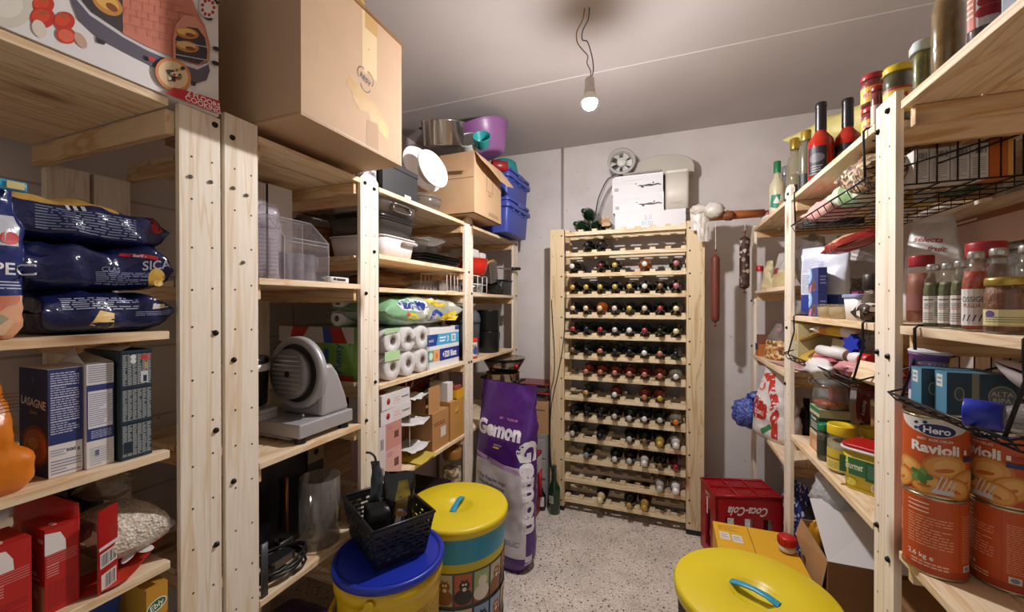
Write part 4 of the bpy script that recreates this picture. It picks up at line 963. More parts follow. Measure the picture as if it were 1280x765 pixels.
# below the slicer
z = .5785
t = thing('black_appliance', 'black boxy kitchen appliance below the food slicer', 'appliance', (-1.35, .955, z))
mb = MB(); mb.rbox((0, 0, .16), (.30, .24, .32), .02, plain('#141416', .25)); mb.build('housing', t, bevel=.006)
mb = MB(); mb.cyl((.165, .02, .06), (.165, .02, .24), .006, plain('#9a6a3c', .3, .8), 10); mb.build('copper_rod', t)
mb = MB(); mb.rbox((.158, .02, .02), (.015, .05, .03), .003, STEEL); mb.build('drip_tray', t)
t = thing('metal_plate', 'brushed silver panel with a round black hole behind the glass cylinder', 'panel', (-1.21, 1.112, z))
mb = MB(); mb.box((0, 0, .17), (.012, .07, .34), plain('#3a3835', .5)); mb.box((.0068, 0, .275), (.0012, .07, .06), plain('#a89f8c', .3, .7)); mb.build('panel', t)
mb = MB(); mb.cyl((.0078, 0, .28), (.0085, 0, .28), .011, '#101010', 18); mb.build('hole', t)
t = thing('glass_vase', 'wide clear glass cylinder under the slicer shelf', 'vase', (-1.125, 1.055, z))
mb = MB(); mb.lathe([(.062, 0), (.066, .003), (.066, .225), (.0635, .225), (.063, .008), (.0001, .006)], clear('#c9c4bd', .22, .03), seg=36); mb.build('glass_wall', t)
for k, zz in enumerate((0, .072, .144, .216)):
    carton('small_box', 'white small box with a red fruit picture, ' + ['lowest of the pile', 'second from the bottom', 'third from the bottom', 'topmost of the pile'][k] + ' beside the bay upright', 'box', (-1.27+.0, 1.128, z+zz+.0005), (.09, .06, .071), '#cfc9c6', lambda F: (F('+x').ell(.5, .5, .22, .25, '#a8352c'), F('+x').ell(.5, .32, .3, .1, '#3d3330'), F('+x').lines(.2, .08, .8, .18, 2, '#777070'), F('-y').ell(.5, .5, .2, .22, '#a8352c'), F('-y').ell(.5, .32, .28, .1, '#3d3330')), group='fruit boxes beside the upright')
mb = MB()
pts = []
for i in range(70):
    a = i*.42; pts.append((.062*math.cos(a)+.008*math.sin(i*.7), .085*math.sin(a)+.006*math.cos(i*.9), .006+.0012*i*.4+.006*abs(math.sin(i*.37))))
mb.tube(pts, .0042, plain('#19191b', .35)); mb.tube([(-.07, .0, .02), (-.09, -.05, .006), (-.06, -.10, .005)], .004, plain('#8a8a8c', .3, .6))
tag(mb.build('power_cable', None, (-1.117, .885, z+.001)), 'coiled black power cable on the shelf below the slicer', 'cable')
t = thing('power_adapter', 'black rectangular power adapter inside the coiled cable', 'adapter', (-1.120, .89, z+.0215)); mb = MB(); mb.rbox((0, 0, .012), (.05, .085, .024), .006, plain('#1e1d1f', .4)); mb.build('housing', t, bevel=.003); mb = MB(); mb.box((.0255, 0, .012), (.001, .06, .018), '#6a5844'); mb.build('rating_plate', t)
mb = MB(); mb.rbox((0, 0, .075), (.006, .020, .15), .002, plain('#3a3c40', .35)); tag(mb.build('metal_strip', None, (-1.054, .796, z+.0005)), 'thin dark upright strip beside the near upright', 'strip')
# big kibble bag lying below
GEM = film('#3a1a5a', .3, .4, 14.)
mb = MB(); pillow(mb, .62, .40, .20, GEM, 21, crk=.014, cs=8., mtx=Matrix.Rotation(PI/2, 4, 'Z'))
f = castface(mb, (.195, -.25, .02), (0, 1, 0), (-.3, 0, 1), .5, .16); f.text('Gemon', .5, .6, .35, '#cfc6da', rot=PI, bold=.03)
tag(mb.build('pet_food_bag', None, (-1.33, .98, .001)), 'dark purple pet food bag lying on the floor under the slicer bay', 'bag')
# ================================================================== LEFT RUN, MIDDLE BAY
z = 1.5955
GPAN, BPAN = plain('#6d6764', .3, .85), plain('#2a2827', .3, .4)
def pan(label, name, cx, cy, z, sx, sy, h, mat, hmat, hz, rimx=.012, hside=True):
    t = thing(name, label, 'pan', (cx, cy, z)); mb = MB()
    mb.rbox((0, 0, h/2), (sx, sy, h), .05, mat, taper=.93, top=False); mb.rbox((0, 0, h+.0), (sx+rimx, sy+rimx, .004), .055, mat, top=False); mb.rbox((0, 0, h*.55), (sx*.95, sy*.95, .002), .045, mat); mb.build('pan_body', t)
    if hside:
        mb = MB(); x = sx/2+.008
        mb.tube([(x-.012, -.055, hz), (x, -.05, hz), (x, .05, hz), (x-.012, .055, hz)] if hmat is None else smooth_path([(x-.008, -.055, hz+.012), (x, -.06, hz), (x-.004, -.05, hz-.014), (x-.004, .05, hz-.014), (x, .06, hz), (x-.008, .055, hz+.012), (x, .045, hz+.016), (x, -.045, hz+.016), (x-.008, -.055, hz+.012)], 3), .005, hmat or mat); mb.build('handle', t)
    return t
t = thing('roasting_dish', 'white roasting dish with a slot handle under the dark pan', 'dish', (-1.21, 1.432, z)); mb = MB()
W_ = plain('#e2dcda', .3); mb.rbox((0, 0, .042), (.29, .255, .082), .045, W_, taper=.9); mb.rbox((0, 0, .0845), (.30, .265, .005), .05, W_); mb.build('dish_body', t)
mb = MB(); mb.tube(smooth_path([(.148, .01, .066), (.158, .02, .068), (.158, .09, .068), (.148, .1, .066)], 4), .007, plain('#c2b5b0', .4)); mb.build('handle', t)
pan('plain dark grey roasting pan between a white dish and a steel roaster', 'roasting_pan', -1.215, 1.43, z+.088, .285, .262, .068, plain('#5b5653', .35, .7), None, .04, hside=False)
t = pan('steel roaster with an oval side handle, topmost in its stack', 'roasting_pan', -1.215, 1.442, z+.176, .285, .285, .060, plain('#9b9491', .28, .9), plain('#a8a19e', .25, .9), .034)
mb = MB(); mb.rbox((0, 0, -.008), (.27, .27, .015), .045, BPAN, taper=.9); mb.build('black_underpan', t)
def dish(label, c, s, rot=None, name='glass_dish'):
    h = s[2]
    t = thing(name, label, 'dish', c, rot=rot); mb = MB(); G = clear('#bdb6ae', .22, .04)
    mb.rbox((0, 0, h/2), (s[0], s[1], h), .03, G, taper=.86, top=False); mb.rbox((0, 0, h), (s[0]+.02, s[1]+.02, .004), .035, clear('#d5cfc6', .5, .04), top=False); mb.build('dish_body', t)
dish('clear rectangular glass baking dish on the dark trays', (-1.20, 1.655, z+.056), (.20, .12, .06))
dish('clear glass loaf dish leaning on the dark trays', (-1.17, 1.81, z+.075), (.12, .13, .06), rot=(.35, .25, 0))
for k, (lb, h, col) in enumerate((('lowest', .004, '#2a2a2e'), ('second from the bottom', .016, '#3a3d45'), ('third from the bottom', .028, '#262422'), ('topmost', .040, '#4b4642'))):
    t = thing('baking_tray', 'flat dark baking tray under the glass dishes, %s of its stack' % lb, 'tray', (-1.22+.008*k, 1.755+.006*(k % 2), z+h-.003)); mb = MB(); m = plain(col, .3, .7)
    mb.rbox((0, 0, .0035), (.30, .36, .003), .02, m); mb.rbox((0, 0, .0075), (.325, .375, .004), .03, m, top=False); mb.build('tray_body', t)
t = thing('wooden_tub', 'round brown wooden tub behind the roasting pans, covered with clear film', 'tub', (-1.535, 1.44, z))
mb = MB(); WB = wood('z', '#9a5a2c', '#7a4320'); mb.lathe([(.115, 0), (.145, .02), (.158, .10), (.158, .135), (.150, .135), (.146, .02), (.0001, .012)], WB, seg=40); mb.build('tub_wall', t)
mb = MB(); mb.lathe([(.159, .118), (.163, .120), (.163, .140), (.159, .142)], plain('#8a4a22', .5), seg=40, caps=False); mb.build('rim_hoop', t)
mb = MB(); lump(mb, (0, 0, .165), (.13, .13, .055), clear('#9a9690', .35, .1, bmp=.6), 4, .3); mb.build('film_cover', t)
# shelf 1.465
z = 1.4655
lumpthing('plastic_bag', 'crumpled translucent bag with orange bread in the dark gap above the paper packs', 'bag', (-1.33, 1.62, z), (.13, .18, .045), film('#7a5638', .3, .5), 14, amp=.3)
t = thing('wire_rack', 'white wire rack standing in the gap beside the bay upright', 'rack', (-1.14, 1.90, z))
WW = plain('#cfcac4', .35); mb = MB()
for y in (-.06, -.02, .02, .055): mb.tube([(.06, y, .003), (.06, y, .10), (-.1, y, .10), (-.1, y, .003)], .0028, WW)
for zz in (.003, .10):
    for x in (.06, -.1): mb.wire((x, -.065, zz), (x, .06, zz), .0028, WW)
mb.build('wire_frame', t)
# shelf 1.083: paper goods
z = 1.0835
PAPER = plain('#f3efed', .9, 0, .2, 120.); CORE = plain('#a89a8c', .9)
t = thing('toilet_roll_pack', 'pack of white toilet rolls stacked with round ends showing, in clear wrap', 'paper pack', (-1.115, 1.50, z))
RR = .0535
ys = [atx(491, 430, -1.06).y - 1.50 + RR*2.02*(i-1) for i in range(4)]
def roll(y, zz):
    mb = MB(); m4 = Matrix.Translation((-.055, y, zz)) @ Matrix.Rotation(PI/2, 4, 'Y')
    mb.lathe([(.017, 0), (RR-.003, 0), (RR, .003), (RR, .107), (RR-.003, .11), (.017, .11), (.0165, .004)], [PAPER]*5+[CORE], seg=32, mtx=m4, caps=False); mb.build('paper_roll', t)
for zz in (RR+.001, RR*3.03):
    for y in ys[1:4]: roll(y, zz)
mb = MB(); a, b_ = ys[1]-RR-.002, ys[3]+RR+.002; hh = RR*4.06+.002
mb.add([(.0575, a, .001), (.0575, b_, .001), (.0575, b_, hh), (.0575, a, hh), (-.057, b_, hh), (-.057, a, hh), (-.057, a, .001)], [(0, 1, 2, 3), (3, 2, 4, 5), (6, 0, 3, 5)], clear('#eef0ee', .04, .08, bmp=.25, bscale=14.))
f = planeface(mb, (.0585, a, 0), (0, 1, 0), (0, 0, 1), b_-a, hh); f.text('Soupel', .52, .74, .10, '#3c3c40', shear=.25, bold=0); f.rect(.0, .38, .30, .56, '#b5d6a0'); f.poly([(.0, .88), (.3, .92), (.3, .99), (.0, .99)], '#a9c79a')
mb.build('clear_wrap', t)
p0, p1 = atx(533, 440, -1.06).y+.006, atx(573.5, 440, -1.06).y
def blatt(F):
    f = F('+x'); f.rect(0, .56, 1, .84, '#49a8cf'); f.poly([(0, .56), (.26, .56), (.32, .84), (0, .84)], '#23408f'); f.text('BASIC', .12, .69, .06, '#c9d4e6', maxw=.18); f.text('3', .62, .70, .14, '#e8f2f6'); f.lines(.36, .62, .56, .78, 2, '#e0eef4', .5); f.rect(.74, .61, .88, .80, '#e9eef0'); f.rect(.77, .64, .85, .77, '#9aa8b4')
    f.rect(.36, .16, 1, .46, '#1f2f88'); f.text('+320 Blatt', .68, .31, .15, '#eef0f4', bold=.03, maxw=.46); f.rect(.02, .18, .18, .46, '#6fa38a'); f.rect(.18, .18, .36, .46, '#e2a96a'); f.ell(.1, .32, .09, .09, '#d9e6da'); f.ell(.27, .31, .05, .07, '#cf7a4a'); f.rect(.86, .9, 1, 1, '#2b3f94')
carton('paper_towel_pack', 'white and blue paper towel pack beside the toilet rolls', 'paper pack', (-1.17, (p0+p1)/2, z), (.22, p1-p0, .20), '#e4e2e2', blatt)
GREENP = film('#7fae4f', .25, .3, 10.)
def grn(u, v): return film('#b23a34', .25, .3) if (v > .30 and v < .44 and .1 < u < .3) else (film('#39508f', .25, .3) if .3 < v < .42 and .62 < u < .72 else GREENP)
t = thing('paper_towel_pack', 'large green wrapped paper pack with a red, white and blue top behind the slicer', 'paper pack', (-1.395, 1.415, z))
mb = MB(); mb.rbox((0, 0, .11), (.42, .26, .22), .05, GREENP); f = boxface(mb, (0, 0, .11), (.42, .26, .22), '-y')
f.rect(.0, .70, 1, 1.0, '#cfc8c0'); f.poly([(.15, .70), (.3, .70), (.42, 1), (.2, 1)], '#c0322c'); f.poly([(.62, .70), (.74, .70), (.70, 1), (.60, 1)], '#3a4f9a'); f.poly([(.74, .70), (.92, .70), (.84, 1), (.70, 1)], '#b5302c'); f.text('Plenty', .80, .42, .16, '#3c5a9a', rot=PI/2); f.rect(.62, .25, .68, .60, '#2f5f9a'); f.rect(.0, .0, 1, .1, '#a9332c')
mb.build('wrapped_pack', t); 
t = thing('toilet_roll_pack', 'two upright-stacked toilet rolls in clear film on the green paper pack', 'paper pack', (-1.30, 1.36, z+.2205))
for i, (x, zz) in enumerate(((-.0, .0352), (.006, .1052))):
    mb = MB(); m4 = Matrix.Translation((x, -.05, zz)) @ Matrix.Rotation(-PI/2, 4, 'X'); mb.lathe([(.013, 0), (.032, 0), (.0348, .003), (.0348, .097), (.032, .1), (.013, .1), (.0125, .003)], [PAPER]*5+[CORE], seg=28, mtx=m4, caps=False); mb.build('paper_roll', t)
# translucent bag of Tempo-like packs
TB = clear('#c9cfc0', .45, .12, bmp=.5, bscale=16.)
y0, y1 = 1.30, atx(572, 400, -1.08).y
def tbm(u, v):
    q = nz((u*4.2, v*7, 0), 1.3, 6)
    if u < .34 + .22*q and v < .72: return film('#86b48a', .2, .5)
    if q > .40: return film('#cdb84a', .2, .5)
    if q < -.34: return film('#dcdcd6', .2, .5)
    return film('#a9ae9e', .2, .6)
mb = MB(); pillow(mb, y1-y0, .29, .136, tbm, 31, 44, 60, p=3., sq=.5, crk=.016, cs=11., mtx=Matrix.Rotation(PI/2, 4, 'Z'))
def slopef(yc, s_, w, h): return castface(mb, (.15, yc-(y0+y1)/2-w/2, s_), (0, 1, 0), (-.2, 0, 1), w, h)
f = slopef(1.50, .070, .24, .052); f.poly([(0, .55), (.15, .1), (.9, -.15), (1, .1), (.85, .8), (.3, 1.1)], '#e4e6ea'); f.poly([(.02, .6), (.18, .18), (.86, -.05), (.95, .15), (.8, .7), (.3, 1.0)], '#22378a'); f.text('Tempo', .48, .45, .42, '#e6e9f2', shear=.2, rot=-.12, maxw=.62)
f = slopef(1.70, .085, .20, .04); f.poly([(0, .6), (.1, 1.1), (1, .45), (.86, -.1)], '#dcbb2e'); f.lines(.25, .35, .75, .65, 2, '#5a4a1c', .4)
f = slopef(1.82, .012, .15, .045); f.poly([(0, .1), (.1, .75), (.9, 1.2), (1, .6), (.7, .0)], '#e0c436'); f.text('6 x 6', .6, .5, .3, '#6a5514', rot=.2)
f = slopef(1.70, .022, .12, .05); f.poly([(0, 0), (.25, .8), (.6, 1.1), (1, .5), (.9, .3), (.6, .7), (.2, .1)], '#2a3f96')
f = slopef(1.50, .025, .09, .04); f.poly([(0, 0), (.3, .9), (.8, .7), (1, .2)], '#d9c838'); f.poly([(-.2, .5), (.1, 1), (.3, .6)], '#c8483a')
f = slopef(1.60, .045, .08, .04); f.poly([(0, .2), (.3, .9), (1, .7), (.8, .0)], '#e6e4de')
tag(mb.build('handkerchief_bag', None, (-1.185, (y0+y1)/2, z+.2195)), 'translucent green and yellow bag of paper handkerchiefs on the paper packs', 'bag')
lumpthing('plastic_bag', 'pale mauve plastic wrap crumpled beside the blue paper towel pack', 'bag', (-1.20, 1.955, z), (.08, .022, .10), film('#6a5560', .3, .4), 17, amp=.35)
# shelf .68: papers, boxes
z = .6805
def white_print(F):
    f = F('+x'); f.ell(.22, .5, .2, .22, '#b83a34'); f.ell(.22, .42, .12, .1, '#5a2a26'); f.rect(.40, .2, .66, .8, '#d3b9b8'); f.rect(.415, .24, .645, .76, '#e6e2e2'); f.lines(.43, .3, .63, .7, 3, '#c47a78', .35); f.text('Romantico', .83, .52, .16, '#4a4046', maxw=.26)
    g = F('+z'); g.ell(.5, .25, .3, .2, '#b23a34'); g.rect(.3, .42, .8, .46, '#5a5056')
xb, zb = -1.16, z
pb = atx(476, 600, -1.06).y
def pinkp(F):
    f = F('+x'); f.rect(0, 0, .28, 1, '#d9cfd2'); f.bars(.06, .1, .2, .5, n=8); f.rect(.66, .35, .86, .62, '#6a4a42'); f.lines(.36, .75, .6, .9, 2, '#b08088')
    F('-y').rect(0, 0, 1, 1, '#c99a9a')
for k, (lb, zz, h, cc) in enumerate((('lower', 0, .125, '#d8aaa6'), ('upper', .1255, .105, '#c98f86'))):
    carton('small_box', 'pink cardboard box, %s of two beside the bay upright' % lb, 'box', (-1.13, 1.355, z+zz), (.14, .145, h), cc, pinkp)
for k, (lb, zz) in enumerate((('lower', .2315), ('upper', .2925))):
    carton('flat_box', 'white flat box with a red motif, %s of two on the pink boxes' % lb, 'box', (-1.14, 1.395 if k == 0 else 1.39, z+zz), (.16, .20 if k == 0 else .195, .06), '#dcd8d8', white_print, rz=.04*k)
t = thing('paper_tray_stand', 'two-tier wire stand with a ring handle holding white papers', 'stand', (-1.13, 1.582, z))
mb = MB(); CH = plain('#b9b4ae', .25, .9); mb.cyl((0, 0, 0), (0, 0, .325), .004, CH, 8); mb.build('pole', t)
mb = MB(); mb.tube([(0, .026*math.cos(a*PI/10), .351+.026*math.sin(a*PI/10)) for a in range(20)], .003, CH, 6, True); mb.build('ring_handle', t)
for k, (zz, r) in enumerate(((.045, .070), (.165, .066), (.28, .062))):
    mb = MB(); mb.grid(lambda u, v: ((u-.5)*2*r + .012*nz((u, v, zz), 6), (v-.5)*2.2*r, zz+.012*nz((u*3, v*3, k), 1.5, 3)+.02*abs(v-.5)), 10, 10, plain('#d9d6d2', .7)); mb.build('paper_sheet', t)
mb = MB(); mb.grid(lambda u, v: ((u-.5)*.2, (v-.5)*.15, .004+.010*abs(nz((u*3, v*3, 4), 1.2))), 10, 10, plain('#c9b24a', .7)); tag(mb.build('folded_paper', None, (-1.12, 1.585, z+.001)), 'yellow edged folded paper lying on the shelf below the ring stand', 'paper')
def brownopen(F):
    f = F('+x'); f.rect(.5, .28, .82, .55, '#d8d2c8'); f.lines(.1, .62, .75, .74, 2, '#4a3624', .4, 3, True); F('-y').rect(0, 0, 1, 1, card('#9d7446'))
def bof(o):
    mb = MB(); mb.box((.07, -.045, .25), (.003, .10, .13), card('#b98a58')); mb.build('flap', o)
    mb = MB(); mb.box((-.02, -.075, .235), (.12, .003, .10), card('#8a6238')); mb.build('flap', o)
carton('cardboard_box', 'brown cardboard box with raised flaps and a white sticker beside the ring stand', 'box', (-1.14, 1.745, z), (.16, .155, .185), card('#b4834f'), brownopen, parts=bof)
def slot(F):
    f = F('+x'); f.poly([(.34, .68), (.62, .74), (.62, .84), (.34, .78)], '#d9a030'); f.rect(.34, .66, .62, .68, '#6a4a2a')
carton('cardboard_box', 'ochre cardboard box with a hand slot beside the far upright of the bay', 'box', (-1.14, 1.905, z), (.17, .15, .205), card('#bd8a44'), slot)
def notch(o): 
    mb = MB(); mb.prism([(-.05, -.03), (.05, -.03), (.05, .03), (-.02, .03), (-.05, .01)], .115, .1155, plain('#dedad6', .6)); mb.build('rim', o)
carton('white_carton', 'white paper carton standing on the ochre cardboard box', 'carton', (-1.125, 1.857, z+.2055), (.11, .055, .10), plain('#dcd8d4', .7))
t = thing('plastic_tray', 'yellow plastic tray of small goods on the ochre cardboard box', 'tray', (-1.13, 1.94, z+.2055)); mb = MB()
YP = plain('#d9a41e', .4); mb.box((0, 0, .003), (.15, .085, .006), YP)
for c, d in (((.074, 0, .025), (.003, .085, .05)), ((-.074, 0, .025), (.003, .085, .05)), ((0, -.041, .025), (.145, .003, .05)), ((0, .041, .025), (.145, .003, .05))): mb.box(c, d, YP)
mb.build('tray_body', t)
r = random.Random(2)
for i in range(6):
    carton('packet', 'small mixed packet lying in the yellow plastic tray', 'packet', (-1.185+.022*i, 1.94, z+.2125), (.014, .07, .05+.012*(i % 2)), r.choice(['#6a2a4a', '#8a8f9a', '#a04a3a', '#d2c9c0', '#4a3a5a']), group='packets in the yellow tray')
for i, (lb, yy, zz, rx) in enumerate((('lower', 1.70, .245, .20), ('upper', 1.74, .300, .20))):
    def book(F): F('+x').rect(0, .2, 1, .8, '#1e1518'); F('+x').lines(.2, .4, .8, .6, 1, '#a05a54', .5)
    carton('game_box', 'long dark red flat box slanting behind the brown cardboard boxes, %s of two' % lb, 'box', (-1.36, yy, z+zz-.03), (.26, .46, .04), '#7a1a1e', book, rot=(rx, 0, 0))
z = .3005
for i, (lb, zz) in enumerate((('lowest', 0), ('middle', .056), ('topmost', .112))):
    carton('game_box', 'black flat box with red edge on the dark low shelf, %s of three' % lb, 'box', (-1.22, 1.74, z+zz), (.30, .24, .055), '#1d1718', lambda F: F('+x').rect(.05, .25, .95, .75, '#8a1f1f'))
t = jar('glass_jar', 'tall clear jar of beige corks with an amber lid beside the purple bag', 'jar', (-1.10, 1.93, z), .05, .31, speck('wine_corks', '#b79a6e', ['#c2a678', '#8a6a44', '#d6c3a0', '#5a4632'], 50.), plain('#9a6a2c', .4), lidh=.05, neck=.95, fill=.78)
# ================================================================== LEFT RUN, FAR BAY
z = 1.4625
t = thing('wire_basket', 'white wire basket of silver bits in the far left bay', 'basket', (-1.12, 2.20, z)); mb = MB()
for y in (-.10, -.035, .03, .095): mb.tube([(.06, y, .105), (.06, y, .004), (-.1, y, .004), (-.1, y, .105)], .003, WW)
for zz in (.004, .055, .105): mb.tube([(.06, -.10, zz), (.06, .095, zz), (-.1, .095, zz), (-.1, -.10, zz)], .003, WW, 6, True)
mb.build('wire_frame', t)
lumpthing('foil_bundle', 'crumpled silver foil inside the white wire basket', 'foil', (-1.13, 2.20, z+.008), (.05, .06, .025), plain('#b0acaa', .25, .9, .5, 40.), 6, amp=.4)
t = thing('stew_pot', 'bright red enamel pot with a small side ear resting on the wire basket', 'pot', (-1.12, 2.20, z+.1085)); mb = MB(); RE = plain('#c62a1c', .22)
mb.lathe([(.06, 0), (.085, .012), (.098, .06), (.10, .10), (.103, .102), (.097, .102), (.094, .06), (.08, .016), (.0001, .008)], RE, seg=36); mb.build('pot_body', t)
mb = MB(); mb.tube(arc((0, .10, .055), .022, -PI/2, PI/2, 8, 'yz'), .008, RE); mb.build('handle', t)
for i, (x, y, zz, s) in enumerate(((-1.20, 2.15, .213, .09), (-1.19, 2.24, .212, .07))):
    carton('foam_block', ['larger white foam block lying across the red pot', 'smaller white foam block lying across the red pot'][i], 'foam', (x+.06, y, z+zz), (.15, s, .05-.012*i), plain('#c9c4be', .8), bevel=.006)
t = thing('pasta_machine', 'steel pasta machine with a crank handle sticking out past the far upright', 'machine', (-1.14, 2.445, z+.085), rot=(.2, 0, .0)); mb = MB()
mb.box((0, 0, .06), (.13, .11, .12), plain('#8d8a88', .3, .85)); mb.box((.067, 0, .065), (.004, .12, .14), plain('#bdb8b2', .2, .95)); mb.build('machine_body', t, bevel=.003)
mb = MB(); mb.tube([(.069, .04, .09), (.085, .14, .07), (.09, .24, .055), (.10, .26, .055)], .0045, CH); mb.build('crank', t)
mb = MB(); mb.cyl((.10, .262, .055), (.13, .33, .045), .012, plain('#1c1b1b', .4), 12); mb.build('crank_grip', t)
mb = MB(); mb.cyl((.03, -.09, .12), (.06, .02, .135), .014, wood('x', '#c79a5a', '#b07f42'), 12); mb.build('wooden_stop', t)
t = thing('mesh_basket', 'black mesh basket full of dark bits at the end of the far bay', 'basket', (-1.13, 2.615, z)); mb = MB(); BM = plain('#1e1f20', .4, .3)
mb.rbox((0, 0, .05), (.17, .19, .10), .02, speck('black_mesh', '#161718', ['#141516', '#1c1d1e', '#262728', '#0f1010', '#4a4d46'], 130., .4, .4), taper=.88); mb.build('basket_body', t)
mb = MB(); mb.rbox((0, 0, .101), (.18, .20, .006), .022, BM, top=False); mb.build('rim', t)
z = 1.0765
t = thing('pedal_bin', 'slate grey plastic bin with a domed lid in the far left bay', 'bin', (-1.21, 2.26, z)); mb = MB(); SG = plain('#4a4f58', .35)
mb.lathe([(.085, 0), (.10, .006), (.108, .20), (.108, .201)], SG, seg=36); mb.build('bin_body', t)
mb = MB(); mb.lathe([(.112, .202), (.112, .225), (.105, .26), (.08, .29), (.04, .305), (.0001, .308)], plain('#565b64', .25), seg=36); mb.build('domed_lid', t)
def rl(f): f.rect(0, .02, 1, .82, '#d9d4d0'); f.ell(.3, .45, .2, .2, '#c43a2c'); f.ell(.62, .4, .2, .22, '#3a5a9a'); f.ell(.45, .6, .1, .12, '#d88a3a'); f.text('snack', .5, .68, .12, '#2a3a7a', maxw=.7); f.rect(0, .02, 1, .1, '#c43a2c')
tin('food_tub', 'small white printed tub with a red lid beside the far upright', 'tub', (-1.10, 2.145, z), .042, .12, '#d9d4d0', ang=-.6, prints=rl, lid=plain('#d8321c', .35), lidh=.022, rim=plain('#c43a2c', .4))
for i, (lb, zz) in enumerate((('lower', 0), ('upper', .1425))):
    t = thing('pot', 'tall black pot with a side handle, %s of two stacked' % lb, 'pot', (-1.13, 2.47, z+zz)); mb = MB(); BP = plain('#1f2022', .35, .2)
    mb.lathe([(.070, 0), (.074, .004), (.076, .136), (.078, .14), (.073, .14), (.071, .01), (.0001, .006)], BP, seg=36); mb.build('pot_body', t)
    mb = MB(); mb.tube(smooth_path([(.0, .074, .12), (.02, .12, .13), (.02, .14, .11), (.02, .13, .06)], 4), .007, BP); mb.build('handle', t)
lumpthing('white_cloth', 'white folded cloth behind the black pots', 'cloth', (-1.32, 2.55, z), (.06, .08, .13), plain('#cfcac6', .8), 9, amp=.2)
z = .6805
t = thing('steel_pot', 'large steel cooking pot with black handles beside the purple bag', 'pot', (-1.045, 2.52, z)); mb = MB()
ST2 = plain('#a89a8a', .18, .95)
mb.lathe([(.105, 0), (.112, .006), (.113, .10), (.115, .104), (.113, .108), (.114, .255), (.119, .258), (.114, .26), (.108, .02), (.0001, .012)], ST2, seg=40); mb.build('pot_body', t)
for a in (-.2, -.2+PI):
    mb = MB(); c_, s_ = math.cos(a), math.sin(a); mb.tube(smooth_path([(c_*.112-s_*.045, s_*.112+c_*.045, .21), (c_*.15-s_*.04, s_*.15+c_*.04, .215), (c_*.15+s_*.04, s_*.15-c_*.04, .215), (c_*.112+s_*.045, s_*.112-c_*.045, .21)], 4), .008, plain('#1c1a1a', .4)); mb.build('handle', t)
t = thing('wok', 'shallow steel bowl with a dark inside resting on the large steel pot', 'bowl', (-1.035, 2.52, z+.2625)); mb = MB()
mb.lathe([(.06, 0), (.10, .012), (.135, .07), (.14, .092), (.146, .095)], plain('#9a8f86', .15, .95), seg=44); mb.lathe([(.145, .0955), (.134, .07), (.098, .016), (.0001, .006)], plain('#1a1716', .3, .3), seg=44, caps=False); mb.build('bowl_body', t)
mb = MB(); mb.lathe([(.0001, -.012), (.012, -.006), (.012, .006), (.0001, .012)], plain('#c4202c', .3), seg=14, c=(.112, -.06, .05)); mb.build('red_knob', t)
# ================================================================== FLOOR, BACK CORNER AND PURPLE BAG
GP, GW = film('#4c2272', .26, .35, 9.), film('#cfc9cc', .3, .3, 9.)
phi = -.30; w_, d_, h_ = .39, .17, .96
def gm(u, v):
    a = math.degrees(u*2*PI)
    if v < .10: return GP
    if 200 < a < 335 and v < .56: return GW
    return GP
mb = MB(); pouch(mb, w_, d_, h_, gm, 41, 60, 44, crk=.010, cs=8., fill=.80, topw=.96, lean=.05)
f = castface(mb, (-w_/2, -d_/2, .58), (1, 0, 0), (0, .05, 1), w_, .25, .01)
f.text('Gemon', .47, .56, .30, '#e4dfe8', bold=.05, maxw=.80); f.text('HIGH PREMIUM', .62, .80, .05, '#c07ab0', maxw=.5); f.rect(.42, .16, .58, .19, '#d8b04a'); f.text('cuccioli', .5, .24, .05, '#c9c0d0', maxw=.2); f.poly([(.04, .02), (.55, -.10), (.93, -.20), (.93, -.28), (.5, -.18), (.04, -.06)], '#b48fb8')
f = castface(mb, (-w_/2, -d_/2, .29), (1, 0, 0), (0, .03, 1), w_, .25, .01)
f.text('1. For Puppies dogs!', .42, .66, .075, '#4a4550', rot=-.06, maxw=.62); f.text('Dieta Professional', .42, .54, .075, '#4a4550', rot=-.06, maxw=.62); f.text('For food For', .42, .32, .075, '#4a4550', rot=-.06, maxw=.42); f.text('Amateur Breeders', .42, .20, .075, '#4a4550', rot=-.06, maxw=.58)
f = castface(mb, (-w_/2, -d_/2, .03), (1, 0, 0), (0, 0, 1), w_, .14, .01); f.lines(.55, .80, .9, 1.0, 3, '#8a8490', .4)
f = castface(mb, (w_/2, -d_/2, .10), (0, 1, 0), (0, 0, 1), d_, .70, .01); f.text('Gemon', .52, .50, .125, '#e8e4ea', rot=-PI/2, bold=.05, sx=1.25); f.text('HIGH PREMIUM DOG', .86, .48, .03, '#b89ac4', rot=-PI/2); f.rect(.25, -.07, .5, .0, '#cfc6d2')
tag(mb.build('pet_food_bag', None, (-.842, 2.035, .0005), phi), 'tall purple and white pet food bag standing against the far left upright', 'bag')
SG2 = plain('#8f8d8c', .45)
t = thing('storage_bin', 'grey plastic drawer unit on the floor beside the wine rack', 'drawer unit', (-.900, 2.79, 0)); mb = MB(); mb.box((0, 0, .25), (.26, .26, .50), SG2); mb.build('drawer_body', t, bevel=.006)
for zz in (.11, .26, .40):
    mb = MB(); mb.box((0, -.134, zz), (.23, .006, .13), plain('#a3a1a0', .4)); mb.build('drawer_front', t, bevel=.004)
